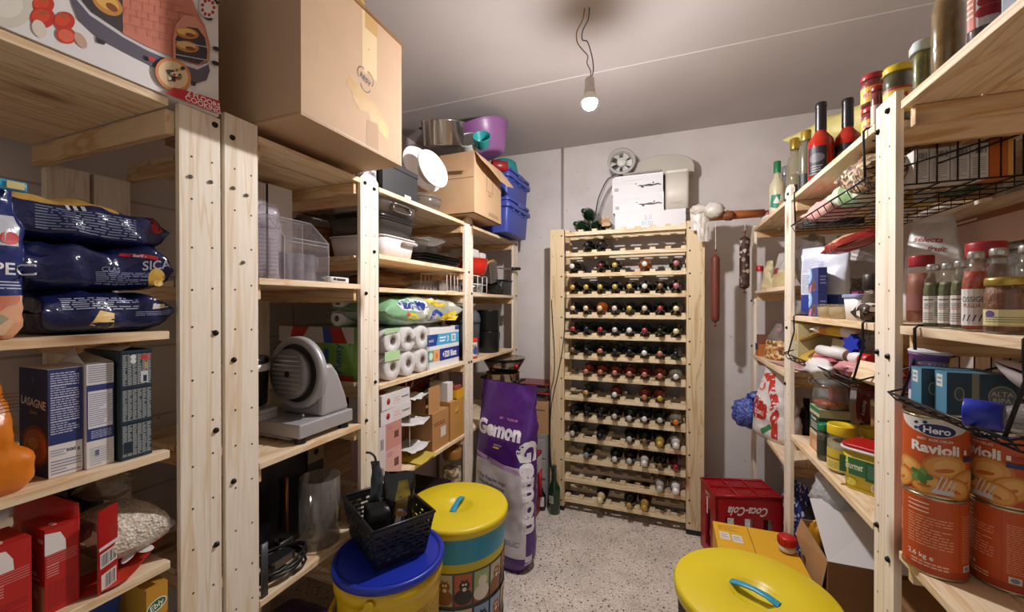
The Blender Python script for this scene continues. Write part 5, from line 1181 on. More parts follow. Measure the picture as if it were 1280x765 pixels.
carton('cardboard_box', 'brown cardboard box with an orange sticker below the glass food containers', 'box', (-.895, 2.79, .5005), (.26, .25, .215), card('#b48a60'), lambda F: (F('-y').rect(.02, .48, .42, .92, '#d8402a'), F('-y').lines(.06, .55, .38, .85, 4, '#8a2418', .4), F('-y').rect(.62, .35, .63, .7, '#6a4e34'), F('-y').lines(.52, .72, .9, .8, 1, '#6a4e34'), F('-y').rect(.55, .5, .72, .515, '#6a4e34')))
RG = clear('#c8362e', .5, .05)
for i, (lb, zz, cl) in enumerate((('lower', .7165, clear('#c9bdb6', .2, .04)), ('upper', .7775, clear('#c9bdb6', .2, .04)))):
    t = thing('food_container', '%s glass food container with a red lid and black clips in the back corner' % ['lower', 'upper'][i], 'container', (-.895, 2.79, zz)); mb = MB()
    mb.rbox((0, 0, .022), (.25, .19, .044), .03, cl, taper=.9); mb.build('glass_box', t)
    mb = MB(); mb.rbox((0, 0, .052), (.262, .20, .012), .03, plain('#a3221f', .35) if i == 0 else clear('#b8323a', .6, .06)); mb.build('container_lid', t)
    for x in (-.07, .07):
        mb = MB(); mb.box((x, -.106, .046), (.07, .008, .020), BLK); mb.build('clip', t, bevel=.003)
t = thing('wine_carton', 'red carton with a white end leaning behind the purple bag', 'carton', (-.852, 2.565, 0.0005)); mb = MB(); mb.box((-.02, .0, .20), (.14, .14, .40), '#8a1c20'); mb.box((.052, 0, .33), (.003, .12, .10), '#d3c8c4'); mb.build('carton_body', t, bevel=.003)
mb = MB(); mb.cyl((.056, .01, .12), (.056, .01, .28), .012, '#a8201e', 10); mb.build('red_strap', t)
GB = plain('#12351a', .12, 0, 0, 0, 0, 0, .3)
def wine_profile(r=.037, h=.30, nr=.0145, sh=.19): return [(r*.9, 0), (r, .004), (r, sh), (r*.92, sh+.02), (r*.6, sh+.045), (nr*1.1, sh+.066), (nr, h-.012), (nr*1.12, h-.010), (nr*1.12, h)]
t = thing('wine_bottle', 'tall green glass bottle standing on the floor at the foot of the wine rack', 'bottle', tuple(atz(693, 641, 0).xy)+(0,)); mb = MB(); mb.lathe([(r, z_*1.05) for r, z_ in wine_profile(.040, .30, .0145, .145)], GB, seg=28); mb.build('bottle_glass', t)
mb = MB(); q = cylface(mb, (0, 0), .0403, .075, .125, -1.9, .9); q.rect(0, 0, 1, 1, '#a9b09a'); q.lines(.1, .2, .9, .8, 3, '#5a6a4a', .35); mb.build('paper_label', t)
t = thing('small_bottle', 'small dark bottle with a white label on the floor by the tall green bottle', 'bottle', tuple(atz(677, 637, 0).xy)+(0,)); mb = MB(); mb.lathe([(.026, 0), (.028, .004), (.028, .10), (.012, .125), (.012, .14)], plain('#1b1c1e', .25), seg=22); mb.build('bottle_glass', t)
mb = MB(); q = cylface(mb, (0, 0), .0284, .03, .095, -1.8, 2.4); q.rect(0, 0, 1, 1, '#d9d6d2'); mb.build('paper_label', t)
# ================================================================== BOTTLES IN THE WINE RACK
BOT = {'dark': plain('#0f120d', .12, 0, 0, 0, 0, 0, .2), 'green': plain('#13301a', .12, 0, 0, 0, 0, 0, .2), 'rose': plain('#4c1a10', .12, 0, 0, 0, 0, 0, .2), 'amber': plain('#9a4a12', .12, 0, 0, 0, 0, 0, .2), 'clear': plain('#6f6a55', .1, 0, 0, 0, 0, 0, .3), 'red': plain('#3a0d10', .12, 0, 0, 0, 0, 0, .2)}
ORD = ['first', 'second', 'third', 'fourth', 'fifth', 'sixth', 'seventh', 'eighth', 'ninth', 'tenth', 'eleventh', 'twelfth', 'thirteenth', 'fourteenth']
_proto = {}
def lying(label, glass_, cap, loc, kind='wine', out=.0, rz=0., rot=None, cap2=None):
    """bottle lying with its neck to the room; loc is the axis at the capsule tip"""
    key = (glass_, cap, kind)
    if key not in _proto:
        if kind == 'wine': prof, hc, r0 = wine_profile(.0405, .30, .0150, .198), .235, .0158
        else: prof, hc, r0 = [(.035, 0), (.043, .005), (.043, .16), (.040, .185), (.028, .225), (.018, .262), (.0155, .30), (.0165, .302), (.0165, .31)], .205, .034
        h = prof[-1][1]; M4 = Matrix.Rotation(PI/2, 4, 'X') @ Matrix.Translation((0, 0, -h))
        mb = MB(); mb.lathe([p for p in prof if p[1] < h-.004] , BOT[glass_], seg=24, mtx=M4)
        t = thing('wine_bottle', label, 'bottle', loc); mb.build('bottle_glass', t)
        mb = MB(); cm = plain(cap, .35, .25)
        if kind == 'wine': mb.lathe([(.0157, h-.055), (.0154, h-.014), (.0164, h-.012), (.0164, h-.002), (.0145, h+.0012), (.0001, h+.0012)], cm, seg=22, mtx=M4, caps=False)
        else: mb.lathe([(.0255, h-.072), (.0215, h-.055), (.0180, h-.030), (.0205, h-.022), (.0205, h-.004), (.016, h+.006), (.0001, h+.008)], cm, seg=22, mtx=M4, caps=False)
        mb.build('foil_capsule', t); _proto[key] = t
    else:
        src = _proto[key]; t = src.copy(); COL.objects.link(t); t.location = loc; t['label'] = label
        for ch in list(src.children):
            c = ch.copy(); COL.objects.link(c); c.parent = t
    t.rotation_euler = rot or (0, 0, rz); return t
CAPN = {'#16161a': 'black', '#d8d4cc': 'white', '#6a1f24': 'dark red', '#b59848': 'gold', '#b8964a': 'dull gold', '#7a5a3a': 'brown', '#b56a78': 'pink foil', '#cdb896': 'beige', '#c0b8ac': 'silver', '#a2343c': 'bright red', '#23233a': 'navy', '#b0705a': 'copper', '#d8741c': 'orange', '#8d94a4': 'grey blue', '#e0cfa0': 'cream', '#9a1f28': 'crimson', '#f0ece6': 'pale pearl'}
def Lc(i, c, gl, cap, kind='wine', out=.0, note=''):
    what = {'dark': 'dark', 'green': 'green', 'rose': 'rosy', 'amber': 'amber', 'clear': 'clear', 'red': 'deep red'}[gl]
    k = 'sparkling wine' if kind != 'wine' else 'wine'
    lab = '%s %s bottle, %s cap, slot %s of the %s rack row down' % (what, k, CAPN[cap], ['one', 'two', 'three', 'four', 'five', 'six', 'seven', 'eight'][c], ORD[i])
    r = .0365 if kind == 'wine' else .043; zz = ROWS[i] + (.0436 if kind == 'wine' else .0475)
    # the body rests between the notch blocks on both rails
    t = lying(lab, gl, cap, (COLX[c], RY-.012-out, zz), kind); return t
G1, W_1, RD, NV, BR, PK, BE, SV, BRD, CO, OG, GB_, CR, CM, BK, DG, PE = '#b59848', '#d8d4cc', '#6a1f24', '#23233a', '#7a5a3a', '#b56a78', '#cdb896', '#c0b8ac', '#a2343c', '#b0705a', '#d8741c', '#8d94a4', '#e0cfa0', '#9a1f28', '#16161a', '#b8964a', '#f0ece6'
D = 'dark'
TABLE = {
 1: [(1, D, BK), (2, D, BK)],
 2: [(0, D, W_1), (2, D, RD), (3, D, G1), (5, 'amber', W_1), (7, D, PK)],
 3: [(0, D, DG), (1, D, G1), (2, D, G1), (3, D, G1), (4, D, DG), (5, D, W_1), (6, D, BR), (7, D, PK)],
 4: [(0, D, BE), (1, D, BE), (2, 'amber', BE), (3, D, SV), (4, D, G1), (5, D, BE), (6, D, BRD), (7, D, CR)],
 5: [(0, D, BRD), (1, D, NV), (2, D, CM), (3, D, SV), (4, D, W_1), (5, D, BRD), (6, D, BK), (7, D, CR)],
 6: [(0, D, BR), (1, D, BK), (2, D, CO), (3, D, BK), (4, D, BK), (5, D, W_1), (6, D, CO), (7, D, BK)],
 7: [(1, 'rose', CO), (2, 'rose', CO), (3, 'rose', CO), (4, 'rose', CO), (5, 'rose', CO), (6, 'rose', CO), (7, 'clear', W_1)],
 8: [(1, D, DG), (3, 'rose', W_1), (5, 'rose', CO), (6, 'rose', G1)],
 9: [(0, D, BK), (1, D, BK), (2, D, BK), (3, D, SV), (4, D, SV), (5, D, W_1), (6, D, SV), (7, 'clear', OG)],
 10: [(0, D, SV), (2, D, BK, 'fizz'), (4, D, SV), (5, D, BR), (6, D, G1, 'fizz'), (7, 'clear', W_1, 'fizz')],
 11: [(1, D, GB_), (3, D, W_1), (4, D, SV), (5, 'rose', W_1, 'fizz'), (6, D, BR), (7, 'red', CM)],
 12: [(6, 'clear', SV, 'fizz'), (7, 'clear', PE, 'fizz')],
 13: [(2, D, CR, 'fizz'), (4, D, DG), (5, 'red', DG, 'fizz')]}
rb = random.Random(11)
for i, row in TABLE.items():
    for q in row: Lc(i, q[0], q[1], q[2], q[3] if len(q) > 3 else 'wine', rb.uniform(.022, .045) + (.020 if len(q) > 3 else 0))
# on top of the rack
zt = ROWS[0] + .016
for k, (u, v, lb) in enumerate(((717.5, 282, 'green topped dark bottle lying at the outer end on top of the rack'), (727.5, 272, 'green topped dark bottle lying across the other two on top of the rack'), (736, 280, 'green topped dark bottle lying inward on top of the rack'))):
    p = aty(u, 280, RY+.02); zz = zt+.040+(.082 if k == 1 else 0)
    lying(lb, 'green', '#1d3a26', (p.x+.012, RY+.0, zz), 'wine', rz=-.12)
p = aty(752, 279, RY+.02); lying('dark bottle with a torn brown paper tag lying on top of the rack', D, BR, (p.x, RY, zt+.040), 'wine', rz=-.05)
mb = MB(); mb.grid(lambda u, v: (.05*(u-.5)+.006*nz((u*3, v*3, 1), 1.5), .012*math.sin(v*5)+.004*nz((u, v, 2), 4), .06*v+.004*nz((u*4, v, 3), 2)), 10, 10, plain('#b39a78', .8)); tag(mb.build('hanging_tag', None, (p.x+.035, RY-.035, zt+.002)), 'torn brown paper tag hanging from the dark bottle on top of the rack', 'paper')
def drill(F):
    f = F('-y'); f.rect(.0, .93, 1, 1, '#e8e6e6')
    f.poly([(.50, .40), (.62, .36), (.78, .33), (.90, .38), (.96, .34), (.97, .38), (.90, .46), (.82, .42), (.74, .46), (.62, .42), (.55, .44)], '#2c2a2c'); f.poly([(.55, .40), (.60, .28), (.64, .28), (.62, .38)], '#2c2a2c'); f.rect(.80, .46, .83, .54, '#2c2a2c'); f.ell(.48, .52, .035, .035, '#3a3838'); f.lines(.2, .70, .6, .74, 1, '#b8b5b4', .4); f.rect(.05, .2, .13, .38, '#a9a6a5'); f.ell(.7, .72, .01, .01, '#6a6866'); f.poly([(.05, .62), (.3, .56), (.5, .52), (.5, .53), (.3, .57), (.05, .635)], '#c4c1c0')
def bluet(F):
    f = F('-y'); f.text('2.2', .48, .62, .26, '#a9bccb', bold=.02); f.text('0120', .47, .28, .24, '#a9bccb', bold=.02)
y0 = RY+.09
def onrack(u0, u1, v0, z0, dpt, y=y0):
    a, b_ = aty(u0, 250, y), aty(u1, 250, y); top = aty((u0+u1)/2, v0, y).z; return ((a.x+b_.x)/2, y+dpt/2, z0), (b_.x-a.x, dpt, top-z0)
l, s_ = onrack(768.5, 857, 263.5, zt, .20); s_ = (s_[0], s_[1], .105); carton('flat_box', 'wide white flat box under the two white boxes on top of the rack', 'box', l, s_, '#dcdadb', bluet)
zz = zt+.1055; l, s2 = onrack(766, 829.5, 243, zz, .19); s2 = (s2[0], s2[1], .118); carton('tool_box', 'white box with a small black tool drawing, lower of two on the rack', 'box', l, s2, '#dddbdc', drill)
zz2 = zz+.1185; l, s3 = onrack(765, 828.5, 220, zz2, .19); s3 = (s3[0], s3[1], .125); carton('tool_box', 'white box with a small black tool drawing, upper of two on the rack', 'box', l, s3, '#dddbdc', drill)
l, s4 = onrack(830.5, 861, 221, zz, .17); s4 = (s4[0]-.004, s4[1], .235)
t = thing('white_canister', 'square cream plastic canister beside the white tool boxes on the rack', 'canister', (l[0]+.002, l[1], zz)); mb = MB(); CRM = plain('#d6cfc2', .4); mb.rbox((0, 0, .115), (s4[0], .16, .23), .02, CRM); f = boxface(mb, (0, 0, .115), (s4[0], .16, .23), '-y'); f.text('DINO', .5, .17, .08, '#a49c90'); f.lines(.25, .06, .8, .1, 1, '#b8b0a4', .5); mb.build('canister_body', t)
mb = MB(); mb.rbox((0, 0, .2395), (s4[0]+.006, .168, .018), .02, plain('#dcd6ca', .4)); mb.build('canister_lid', t, bevel=.003)
# round extractor fan leaning on the boxes, half-round pale hood behind
zf = zz2+.1255
c = aty(776.5, 207, RY+.12)
t = thing('extractor_fan', 'small round white axial fan standing on the white tool boxes', 'fan', (c.x-.0, c.y, zf+.092), 0, rot=(PI/2-.10, 0, .12)); mb = MB(); FW = plain('#a9a69f', .45)
mb.lathe([(.072, -.04), (.078, -.04), (.078, .04), (.090, .042), (.090, .046), (.072, .046), (.072, -.04)], FW, seg=40, caps=False); mb.lathe([(.0001, -.038), (.07, -.038), (.07, -.036), (.0001, -.036)], plain('#5c5a58', .6), seg=32); mb.build('housing', t)
mb = MB(); mb.lathe([(.0001, .036), (.028, .036), (.03, .032), (.03, -.02), (.0001, -.02)], plain('#c9c6bf', .4), seg=28); mb.build('hub', t)
for k in range(6):
    mb = MB(); a = k*PI/3
    mb.grid(lambda u, v: ((.029+.040*u)*math.cos(a+(v-.5)*.62), (.029+.040*u)*math.sin(a+(v-.5)*.62), .012*(v-.5)*2+.004), 4, 4, plain('#d3d0c9', .4)); mb.build('fan_blade', t)
mb = MB(); a = aty(771, 219, RY+.075); b_ = aty(744, 270, RY+.03)
mb.tube(smooth_path([(a.x, a.y, a.z), aty(760, 224, RY+.07), aty(752, 238, RY+.06), aty(747, 252, RY+.05), (b_.x, b_.y, b_.z)]), .004, plain('#23221f', .4)); q = .009
mb.tube(smooth_path([(a.x+q, a.y, a.z), aty(761.5, 225, RY+.07), aty(754, 239, RY+.06), aty(749, 253, RY+.05), (b_.x+q, b_.y, b_.z)]), .003, plain('#8a8780', .4)); 
tag(mb.build('fan_cable', None), 'dark cable looping from the round fan down behind the green bottles', 'cable')
hx0, hx1 = aty(789, 210, RY+.17).x, aty(868, 210, RY+.17).x; hw = (hx1-hx0)/2; hc = (hx0+hx1)/2
mb = MB(); HM = plain('#b8b1a4', .45); hgt = .135
mb.prism([(hw*math.cos(PI*i/24)*(1.0), max(.0, hgt*math.sin(PI*i/24)**.55)) for i in range(25)], -.05, .05, HM, Matrix(((1, 0, 0, 0), (0, 0, -1, 0), (0, 1, 0, 0), (0, 0, 0, 1))))
tag(mb.build('plastic_hood', None, (hc, RY+.215, zf+.0), bevel=.006), 'large pale grey half-round plastic tub upturned on the white boxes', 'tub')
mb = MB(); mb.grid(lambda u, v: ((u-.5)*.24, (v-.5)*.12, .0012+.008*abs(nz((u*4, v*4, 1), 1))), 14, 8, plain('#cfccc6', .5)); tag(mb.build('white_paper', None, (hc-.12, RY+.10, zf+.0)), 'white paper sheet under the fan on the upper white box', 'paper')
# cables running down the rack's side
mb = MB(); K = plain('#1b1a1a', .4)
pts = [aty(u, v, RY-.006) for u, v in ((705.5, 288), (707, 330), (707, 380), (704, 430), (697, 470), (689, 510), (688, 560), (690, 590))]
mb.tube(smooth_path(pts), .0032, K); tag(mb.build('power_cable', None), 'black cable hanging along the inner edge of the wine rack upright', 'cable')
mb = MB(); pts = [aty(u, v, RY-.008) for u, v in ((689.5, 375), (690.5, 400), (693, 440), (692.5, 470), (688.5, 492), (687.5, 540), (688, 585))]
mb.tube(smooth_path(pts), .003, K); tag(mb.build('power_cable', None), 'black cable hanging down the outer face of the wine rack upright', 'cable')
# plastic bag draped over the rack end, brown stick, sausages
stick_a, stick_b = aty(893, 275, 2.62), aty(962, 268.5, 2.62)
mb = MB(); mb.cyl(aty(884, 271, 2.635), aty(955, 266.5, 2.635), .027, wood('x', '#a85f2c', '#8a4a1e'), 18, .022); tag(mb.build('wooden_stick', None), 'round brown wooden stick bridging the wine rack and the shelving', 'stick')
lumpthing('brown_wrap', 'brown paper wrap around the stick beside the white bag', 'paper', tuple(aty(910, 272, 2.60) - Vector((0, 0, .018))), (.035, .03, .028), plain('#7a4520', .6), 4, amp=.35)
WB2 = film('#cfc8bc', .35, .5, 18.)
mb = MB()
lump(mb, aty(892, 263, 2.59), (.055, .045, .045), WB2, 7, .3, flat=False)
def drape(u, v):
    p = aty(862+24*u+ (1-u)*2*v, 262+ (40 if u > .35 else 26)*v*(1-.25*u*0), 2.618 - .025*math.sin(u*PI)); q = nz((u*5, v*4, 0), 1.2, 3)
    return (p.x, p.y+.012*q, p.z + .004*q)
mb.grid(drape, 16, 16, WB2); lump(mb, aty(874, 262, 2.61), (.05, .03, .03), WB2, 9, .3, flat=False)
tag(mb.build('plastic_bag', None), 'white crumpled plastic bag draped over the rack end and the stick', 'bag')
def sausage(label, u, v0, v1, y, r, mat, bend=.0):
    p0, p1 = aty(u, v0, y), aty(u-2, v1, y); L = p0.z-p1.z
    t = thing('dry_sausage', label, 'sausage', tuple(p1)); mb = MB(); prof = []
    n = 28
    for i in range(n+1):
        f = i/n; prof.append((max(.002, r*min(1, (math.sin(PI*min(.5, f*14/2)))**.6 if f < .07 else ((math.sin(PI*min(.5, (1-f)*14/2)))**.6 if f > .93 else 1))), L*f))
    mb.lathe(prof, mat, seg=22); mb.build('casing', t)
    mb = MB(); mb.lathe([(.010, 0), (.004, .012), (.003, .02), (.007, .03), (.010, .035)], plain('#7a3a22', .5), c=(0, 0, L-.006), seg=12); mb.build('tied_end', t)
    mb = MB(); mb.lathe([(.011, 0), (.004, .014), (.003, .022)], plain('#6a3020', .5), c=(0, 0, -.02), seg=12); mb.build('tied_tip', t)
    top = 1.4+ (380-278)/502*2.45
    mb = MB(); mb.tube([(0, 0, L+.02), (.002, .0, L+.05), (0, .0, aty(u, 279, y).z-p1.z)], .0018, plain('#d8d0c0', .7)); mb.build('hanging_string', t)
sausage('long smooth reddish brown dry sausage hanging from the stick', 896, 318, 404, 2.63, .024, plain('#6a2f20', .5, 0, .3, 90., .25, 30.))
sausage('shorter dark salami with white mould spots hanging beside the shelving', 932.5, 295, 362, 2.63, .026, speck('mouldy_salami', '#3a1f18', ['#3a1d16', '#4a2a20', '#2d1712', '#432219', '#8a7a6a', '#361c15', '#b8ab98', '#3f2018'], 60., .6, .4))
# ================================================================== BINS AND BOXES ON THE FLOOR
YL, YB_ = plain('#d8c01f', .38), plain('#d9b512', .35)
CYAN = plain('#2b93b8', .35)
def petbin(label, c, r, h, hrot, dent, prints=None):
    t = thing('pet_food_bin', label, 'bin', (c[0], c[1], 0)); hb = h-.035
    mb = MB(); mb.lathe([(r*.80, 0), (r*.82, .01), (r*.955, hb)], '#3a3a34', seg=56)
    if prints:
        rf = lambda z: r*(.82+(.955-.82)*(z-.01)/(hb-.01))
        prints(cylface(mb, (0, 0), r*.93, .02, hb, -.95, 3.4, rfn=rf, step=.02))
    mb.build('bin_body', t)
    mb = MB(); mb.lathe([(r*.955, hb+.0005), (r*.99, hb+.001), (r, h-.012), (r*.985, h-.004), (r*.95, h), (r*.32, h-.002), (r*.27, h-.008), (r*.20, h-.022), (.0001, h-.026)], YL, seg=64, caps=False)
    mb.build('bin_lid', t)
    mb = MB(); L = r*.30; pts = [(-L, 0, h-.006), (-L*.5, 0, h-.002+.004), (0, 0, h+.005), (L*.5, 0, h+.004), (L, 0, h-.004)]
    n = len(pts)
    def hf(u, v):
        i = min(n-2, int(u*(n-1))); f = u*(n-1)-i; a = Vector(pts[i]).lerp(Vector(pts[i+1]), f); q = .010+.004*abs(2*u-1)
        ang = v*2*PI; return (a.x, a.y+q*math.cos(ang), a.z+.0045*math.sin(ang))
    mb.grid(hf, 12, 10, CYAN); o = mb.build('lid_handle', t, rz=hrot); return t
def animals(f):
    f.rect(0, .82, 1, 1.0, CYAN); f.rect(0, .76, 1, .82, '#c7b51f'); cols = 9; r = random.Random(5)
    for j in range(3):
        for i in range(cols):
            x0, x1 = i/cols+.006, (i+1)/cols-.006; y0, y1 = .76-.25*(j+1)+.012, .76-.25*j-.012
            bg, an = [('#b9b59a', '#8a5a34'), ('#7f9cc0', '#1d1d20'), ('#b5623a', '#2a2320'), ('#8fa6c2', '#a4542e'), ('#9ab07a', '#d9d2c6'), ('#c9b48a', '#5a3a24')][(i*2+j*3) % 6]
            f.rect(x0, y0, x1, y1, bg); f.rect(x0, y0, x1, y0+.05, r.choice(['#7a8a5a', '#a59a7a', '#8a4a30']))
            cx, cy, s = (x0+x1)/2, (y0+y1)/2, .052
            f.ell(cx, cy-.05, s*1.25, s*1.1, an); f.ell(cx+.006, cy+.03, s*.75, s*.72, an)      # body and head of a pet portrait
            for q in (-1, 1): f.poly([(cx+.006+q*.016, cy+.045), (cx+.006+q*.017, cy+.082), (cx+.006+q*.004, cy+.062)], an)
            f.ell(cx+.006, cy+.005, s*.3, s*.28, '#d8d2c8'); f.ell(cx-.002, cy+.04, .008, .009, '#e9d9a0'); f.ell(cx+.014, cy+.04, .008, .009, '#e9d9a0')
petbin('round bin with a yellow lid, blue handle and animal photos beside the purple bag', (-.806, 1.455), .209, .58, 1.75, 1, animals)
petbin('round bin with a wide yellow lid and blue handle beside the large tins', (.232, 1.317), .214, .58, -.55, 1, animals)
t = thing('bucket', 'yellow plastic bucket with a dark blue lid carrying the black basket', 'bucket', (-.838, 1.066, 0)); r, h = .171, .598
mb = MB(); mb.lathe([(r*.82, 0), (r*.84, .008), (r*.93, h-.075), (r*.93, h-.07), (r*.985, h-.066), (r*.985, h-.022)], YB_, seg=56)
f = cylface(mb, (0, 0), r*.9, .1, h-.08, -.6, 3.2, rfn=lambda z: r*(.84+.09*(z/(h-.075))), step=.02); f.rect(.30, .3, .52, .93, '#c29a1e'); f.lines(.31, .32, .51, .9, 22, '#8a7a2a', .4, 3, True); f.rect(.56, .2, .86, .93, '#b98f1c'); f.lines(.57, .3, .85, .9, 22, '#7f6c24', .4, 4, True); f.rect(.2, .2, .26, .9, '#3f8ab0')
mb.build('bucket_body', t)
mb = MB(); BLL = plain('#1b2fa0', .35); mb.lathe([(r*.99, h-.0215), (r*1.02, h-.02), (r*1.02, h-.006), (r*1.0, h), (r*.93, h), (r*.92, h-.008), (r*.90, h-.008), (.0001, h-.008)], BLL, seg=60, caps=False); mb.build('bucket_lid', t)
mb = MB(); pts = []
for i in range(25):
    a = PI*i/24; pts.append(Vector((.174*math.cos(a), -.03-.150*math.sin(a), h-.045-.12*math.sin(a))))
pts = [Matrix.Rotation(-1.05, 3, 'Z') @ p for p in pts]
mb.tube(pts, .0075, YB_, 8); mb.build('handle', t)
mb = MB(); p = pts[0]; mb.cyl((p.x*.96, p.y*.96, p.z), (p.x*1.04, p.y*1.04, p.z), .014, YB_, 14); mb.build('handle_pivot', t)
mb = MB(); p = pts[-1]; mb.cyl((p.x*.96, p.y*.96, p.z), (p.x*1.04, p.y*1.04, p.z), .014, YB_, 14); mb.build('handle_pivot', t)
# black slotted basket
def slotbasket():
    bz = h-.0045; cx, cy = -.880, 1.105; ang = math.radians(60)
    t = thing('storage_basket', 'black slotted plastic basket standing on the blue bucket lid', 'basket', (cx, cy, bz), ang); L, W, H = .20, .29, .135; k = .82
    BK_ = plain('#17181a', .38)
    mb = MB(); mb.box((0, 0, .003), (L*k, W*k, .006), BK_); rr = random.Random(3)
    def wall(a, b, na):
        # lattice wall between two bottom points a, b (flaring outward), built from staggered bars
        A, B = Vector(a), Vector(b)
        def pt(u, v): 
            p = A.lerp(B, u); s = k + (1-k)*v; return Vector((p.x*s, p.y*s, .005+v*(H-.008)))
        rows = 7
        def bar(u0, v0, u1, v1):
            m = Vector(((A.y-B.y), (B.x-A.x), 0)).normalized()*.0025
            P = [pt(u0, v0), pt(u1, v0), pt(u1, v1), pt(u0, v1)]; vs = [q+m for q in P] + [q-m for q in P]
            mb.add(vs, [(0, 1, 2, 3), (7, 6, 5, 4), (0, 4, 5, 1), (1, 5, 6, 2), (2, 6, 7, 3), (3, 7, 4, 0)], BK_)
        for j in range(rows+1):
            v = .10+.78*j/rows; bar(0, v-.022, 1, v+.022)
        bar(0, 0, 1, .10); bar(0, .88, 1, 1)
        for j in range(rows):
            v0, v1 = .10+.78*j/rows, .10+.78*(j+1)/rows
            for i in range(na+1):
                u = min(1, max(0, (i+(.5 if j % 2 else 0)*.8)/na + rr.uniform(-.02, .02))); w = rr.choice([.012, .02, .045])
                bar(max(0, u-w), v0, min(1, u+w), v1)
    x, y = L/2, W/2
    wall((-x, -y), (x, -y), 6); wall((x, -y), (x, y), 9); wall((x, y), (-x, y), 6); wall((-x, y), (-x, -y), 9); mb.build('basket_wall', t)
    mb = MB(); mb.tube([(-x, -y, H), (x, -y, H), (x, y, H), (-x, y, H)], .006, BK_, 8, True); mb.build('rim', t)
    return Vector((cx, cy, bz)), ang
bc, ba = slotbasket()
GR = film('#3c4249', .4, .4, 16.)
p = bc + Vector((-.045, -.0, .007))
mb = MB(); pouch(mb, .055, .05, .265, GR, 5, crk=.008, topw=.45, fill=.5); mb.tube(smooth_path([(0, 0, .26), (-.005, 0, .28), (-.02, 0, .292), (-.035, 0, .293)]), .004, plain('#2a2c30', .4))
tag(mb.build('treat_pouch', None, tuple(p), .3), 'grey twisted pouch with a hooked tip standing in the black basket', 'pouch')
p = bc + Vector((.035, .02, .007))
def fm(u, v): return film('#1d1b16', .22, .4)
mb = MB(); pouch(mb, .10, .05, .235, fm, 9, crk=.006, topw=1.0, fill=.75)
f = castface(mb, (-.05, -.025, .02), (1, 0, 0), (0, 0, 1), .10, .20, .01); f.poly([(.35, .35), (.8, .5), (.85, .8), (.5, .75)], '#7a5a2a'); f.poly([(.3, .1), (.55, .2), (.7, .55), (.5, .5)], '#c9c4ba'); f.poly([(.55, .12), (.62, .12), (.8, .5), (.72, .5)], '#4a4aa0'); f.poly([(.4, .62), (.9, .7), (.8, .95), (.5, .92)], '#8a7a22'); f.ell(.6, .42, .10, .05, '#b8863a')
tag(mb.build('treat_pouch', None, tuple(p), .45, 0, None), 'black and gold foil treat pouch leaning in the black basket', 'pouch')
mb = MB(); pouch(mb, .10, .05, .15, film('#141414', .4, .4), 12, crk=.008, topw=.8, fill=.7)
tag(mb.build('treat_pouch', None, tuple(bc + Vector((-.01, -.035, .007))), .6), 'plain black pouch low in the black basket', 'pouch')
# drinks crate, upside down
def crate_red():
    t = thing('drinks_crate', 'red drinks crate with upside-down white script standing by the wine rack', 'crate', (.372, 2.520, .0), math.radians(15.7)); w, d, h = .335, .215, .387
    RC = plain('#a3131a', .35); mb = MB()
    def side(a, b, n):
        A, B = Vector((*a, 0)), Vector((*b, 0)); L = (B-A).length; xd = (B-A)/L; nn = Vector((xd.y, -xd.x, 0))
        def bb(u0, u1, z0, z1):
            P = [A+xd*u0+Vector((0, 0, z0)), A+xd*u1+Vector((0, 0, z0)), A+xd*u1+Vector((0, 0, z1)), A+xd*u0+Vector((0, 0, z1))]; q = nn*.012
            vs = P + [p-q for p in P]; mb.add(vs, [(0, 1, 2, 3), (7, 6, 5, 4), (0, 4, 5, 1), (1, 5, 6, 2), (2, 6, 7, 3), (3, 7, 4, 0)], RC)
        bb(0, L, .268, h-.004); bb(0, L, 0, .05)
        sl = L/(n*2+1)
        for i in range(n+1): bb(i*2*sl if i else 0, (i*2+1)*sl, .05, .268)
        return planeface(mb, A + nn*.0002, xd, (0, 0, 1), L, h)
    x, y = w/2, d/2
    f = side((-x, -y), (x, -y), 3)
    f.text('Coca-Cola', .47, .79, .115, '#e6dcd8', rot=PI, shear=.32, bold=.025, maxw=.60)
    g = side((-x, y), (-x, -y), 1); g.rect(.42, .60, .50, .84, '#e6dcd8'); g.text('Coke', .46, .88, .05, '#d9cfcc', rot=PI)
    side((x, -y), (x, y), 1); side((x, y), (-x, y), 3); mb.build('crate_wall', t)
    mb = MB(); mb.box((0, 0, h-.012), (w-.03, d-.03, .014), RC); T = boxface(mb, (0, 0, h-.012), (w-.03, d-.03, .014), '+z')
    for i in range(3):
        for j in range(2):
            cx, cy = (i+.5)/3, (j+.5)/2; T.ell(cx, cy, .22, .20, '#7d0e14'); T.ell(cx, cy, .18, .16, '#a3131a'); T.ell(cx, cy, .11, .09, '#8a1016'); T.ell(cx, cy, .06, .05, '#b5161e')
    mb.build('crate_base', t)
    mb = MB(); mb.tube([(-x, -y, h-.003), (x, -y, h-.003), (x, y, h-.003), (-x, y, h-.003)], .007, RC, 8, True)
    for i in (1, 2): mb.box((-x+w*i/3, 0, h-.003), (.006, d, .012), RC)
    mb.box((0, 0, h-.003), (w, .006, .012), RC); mb.build('base_rib', t)
crate_red()
t = thing('cardboard_box', 'yellow cardboard box with two white stickers in front of the red crate', 'box', (.322, 1.748, 0)); sx, sy, sz = .276, .39, .455
mb = MB(); YC = card('#d9a41c'); mb.box((0, 0, sz/2), (sx, sy, sz), YC); f = boxface(mb, (0, 0, sz/2), (sx, sy, sz), '+z')
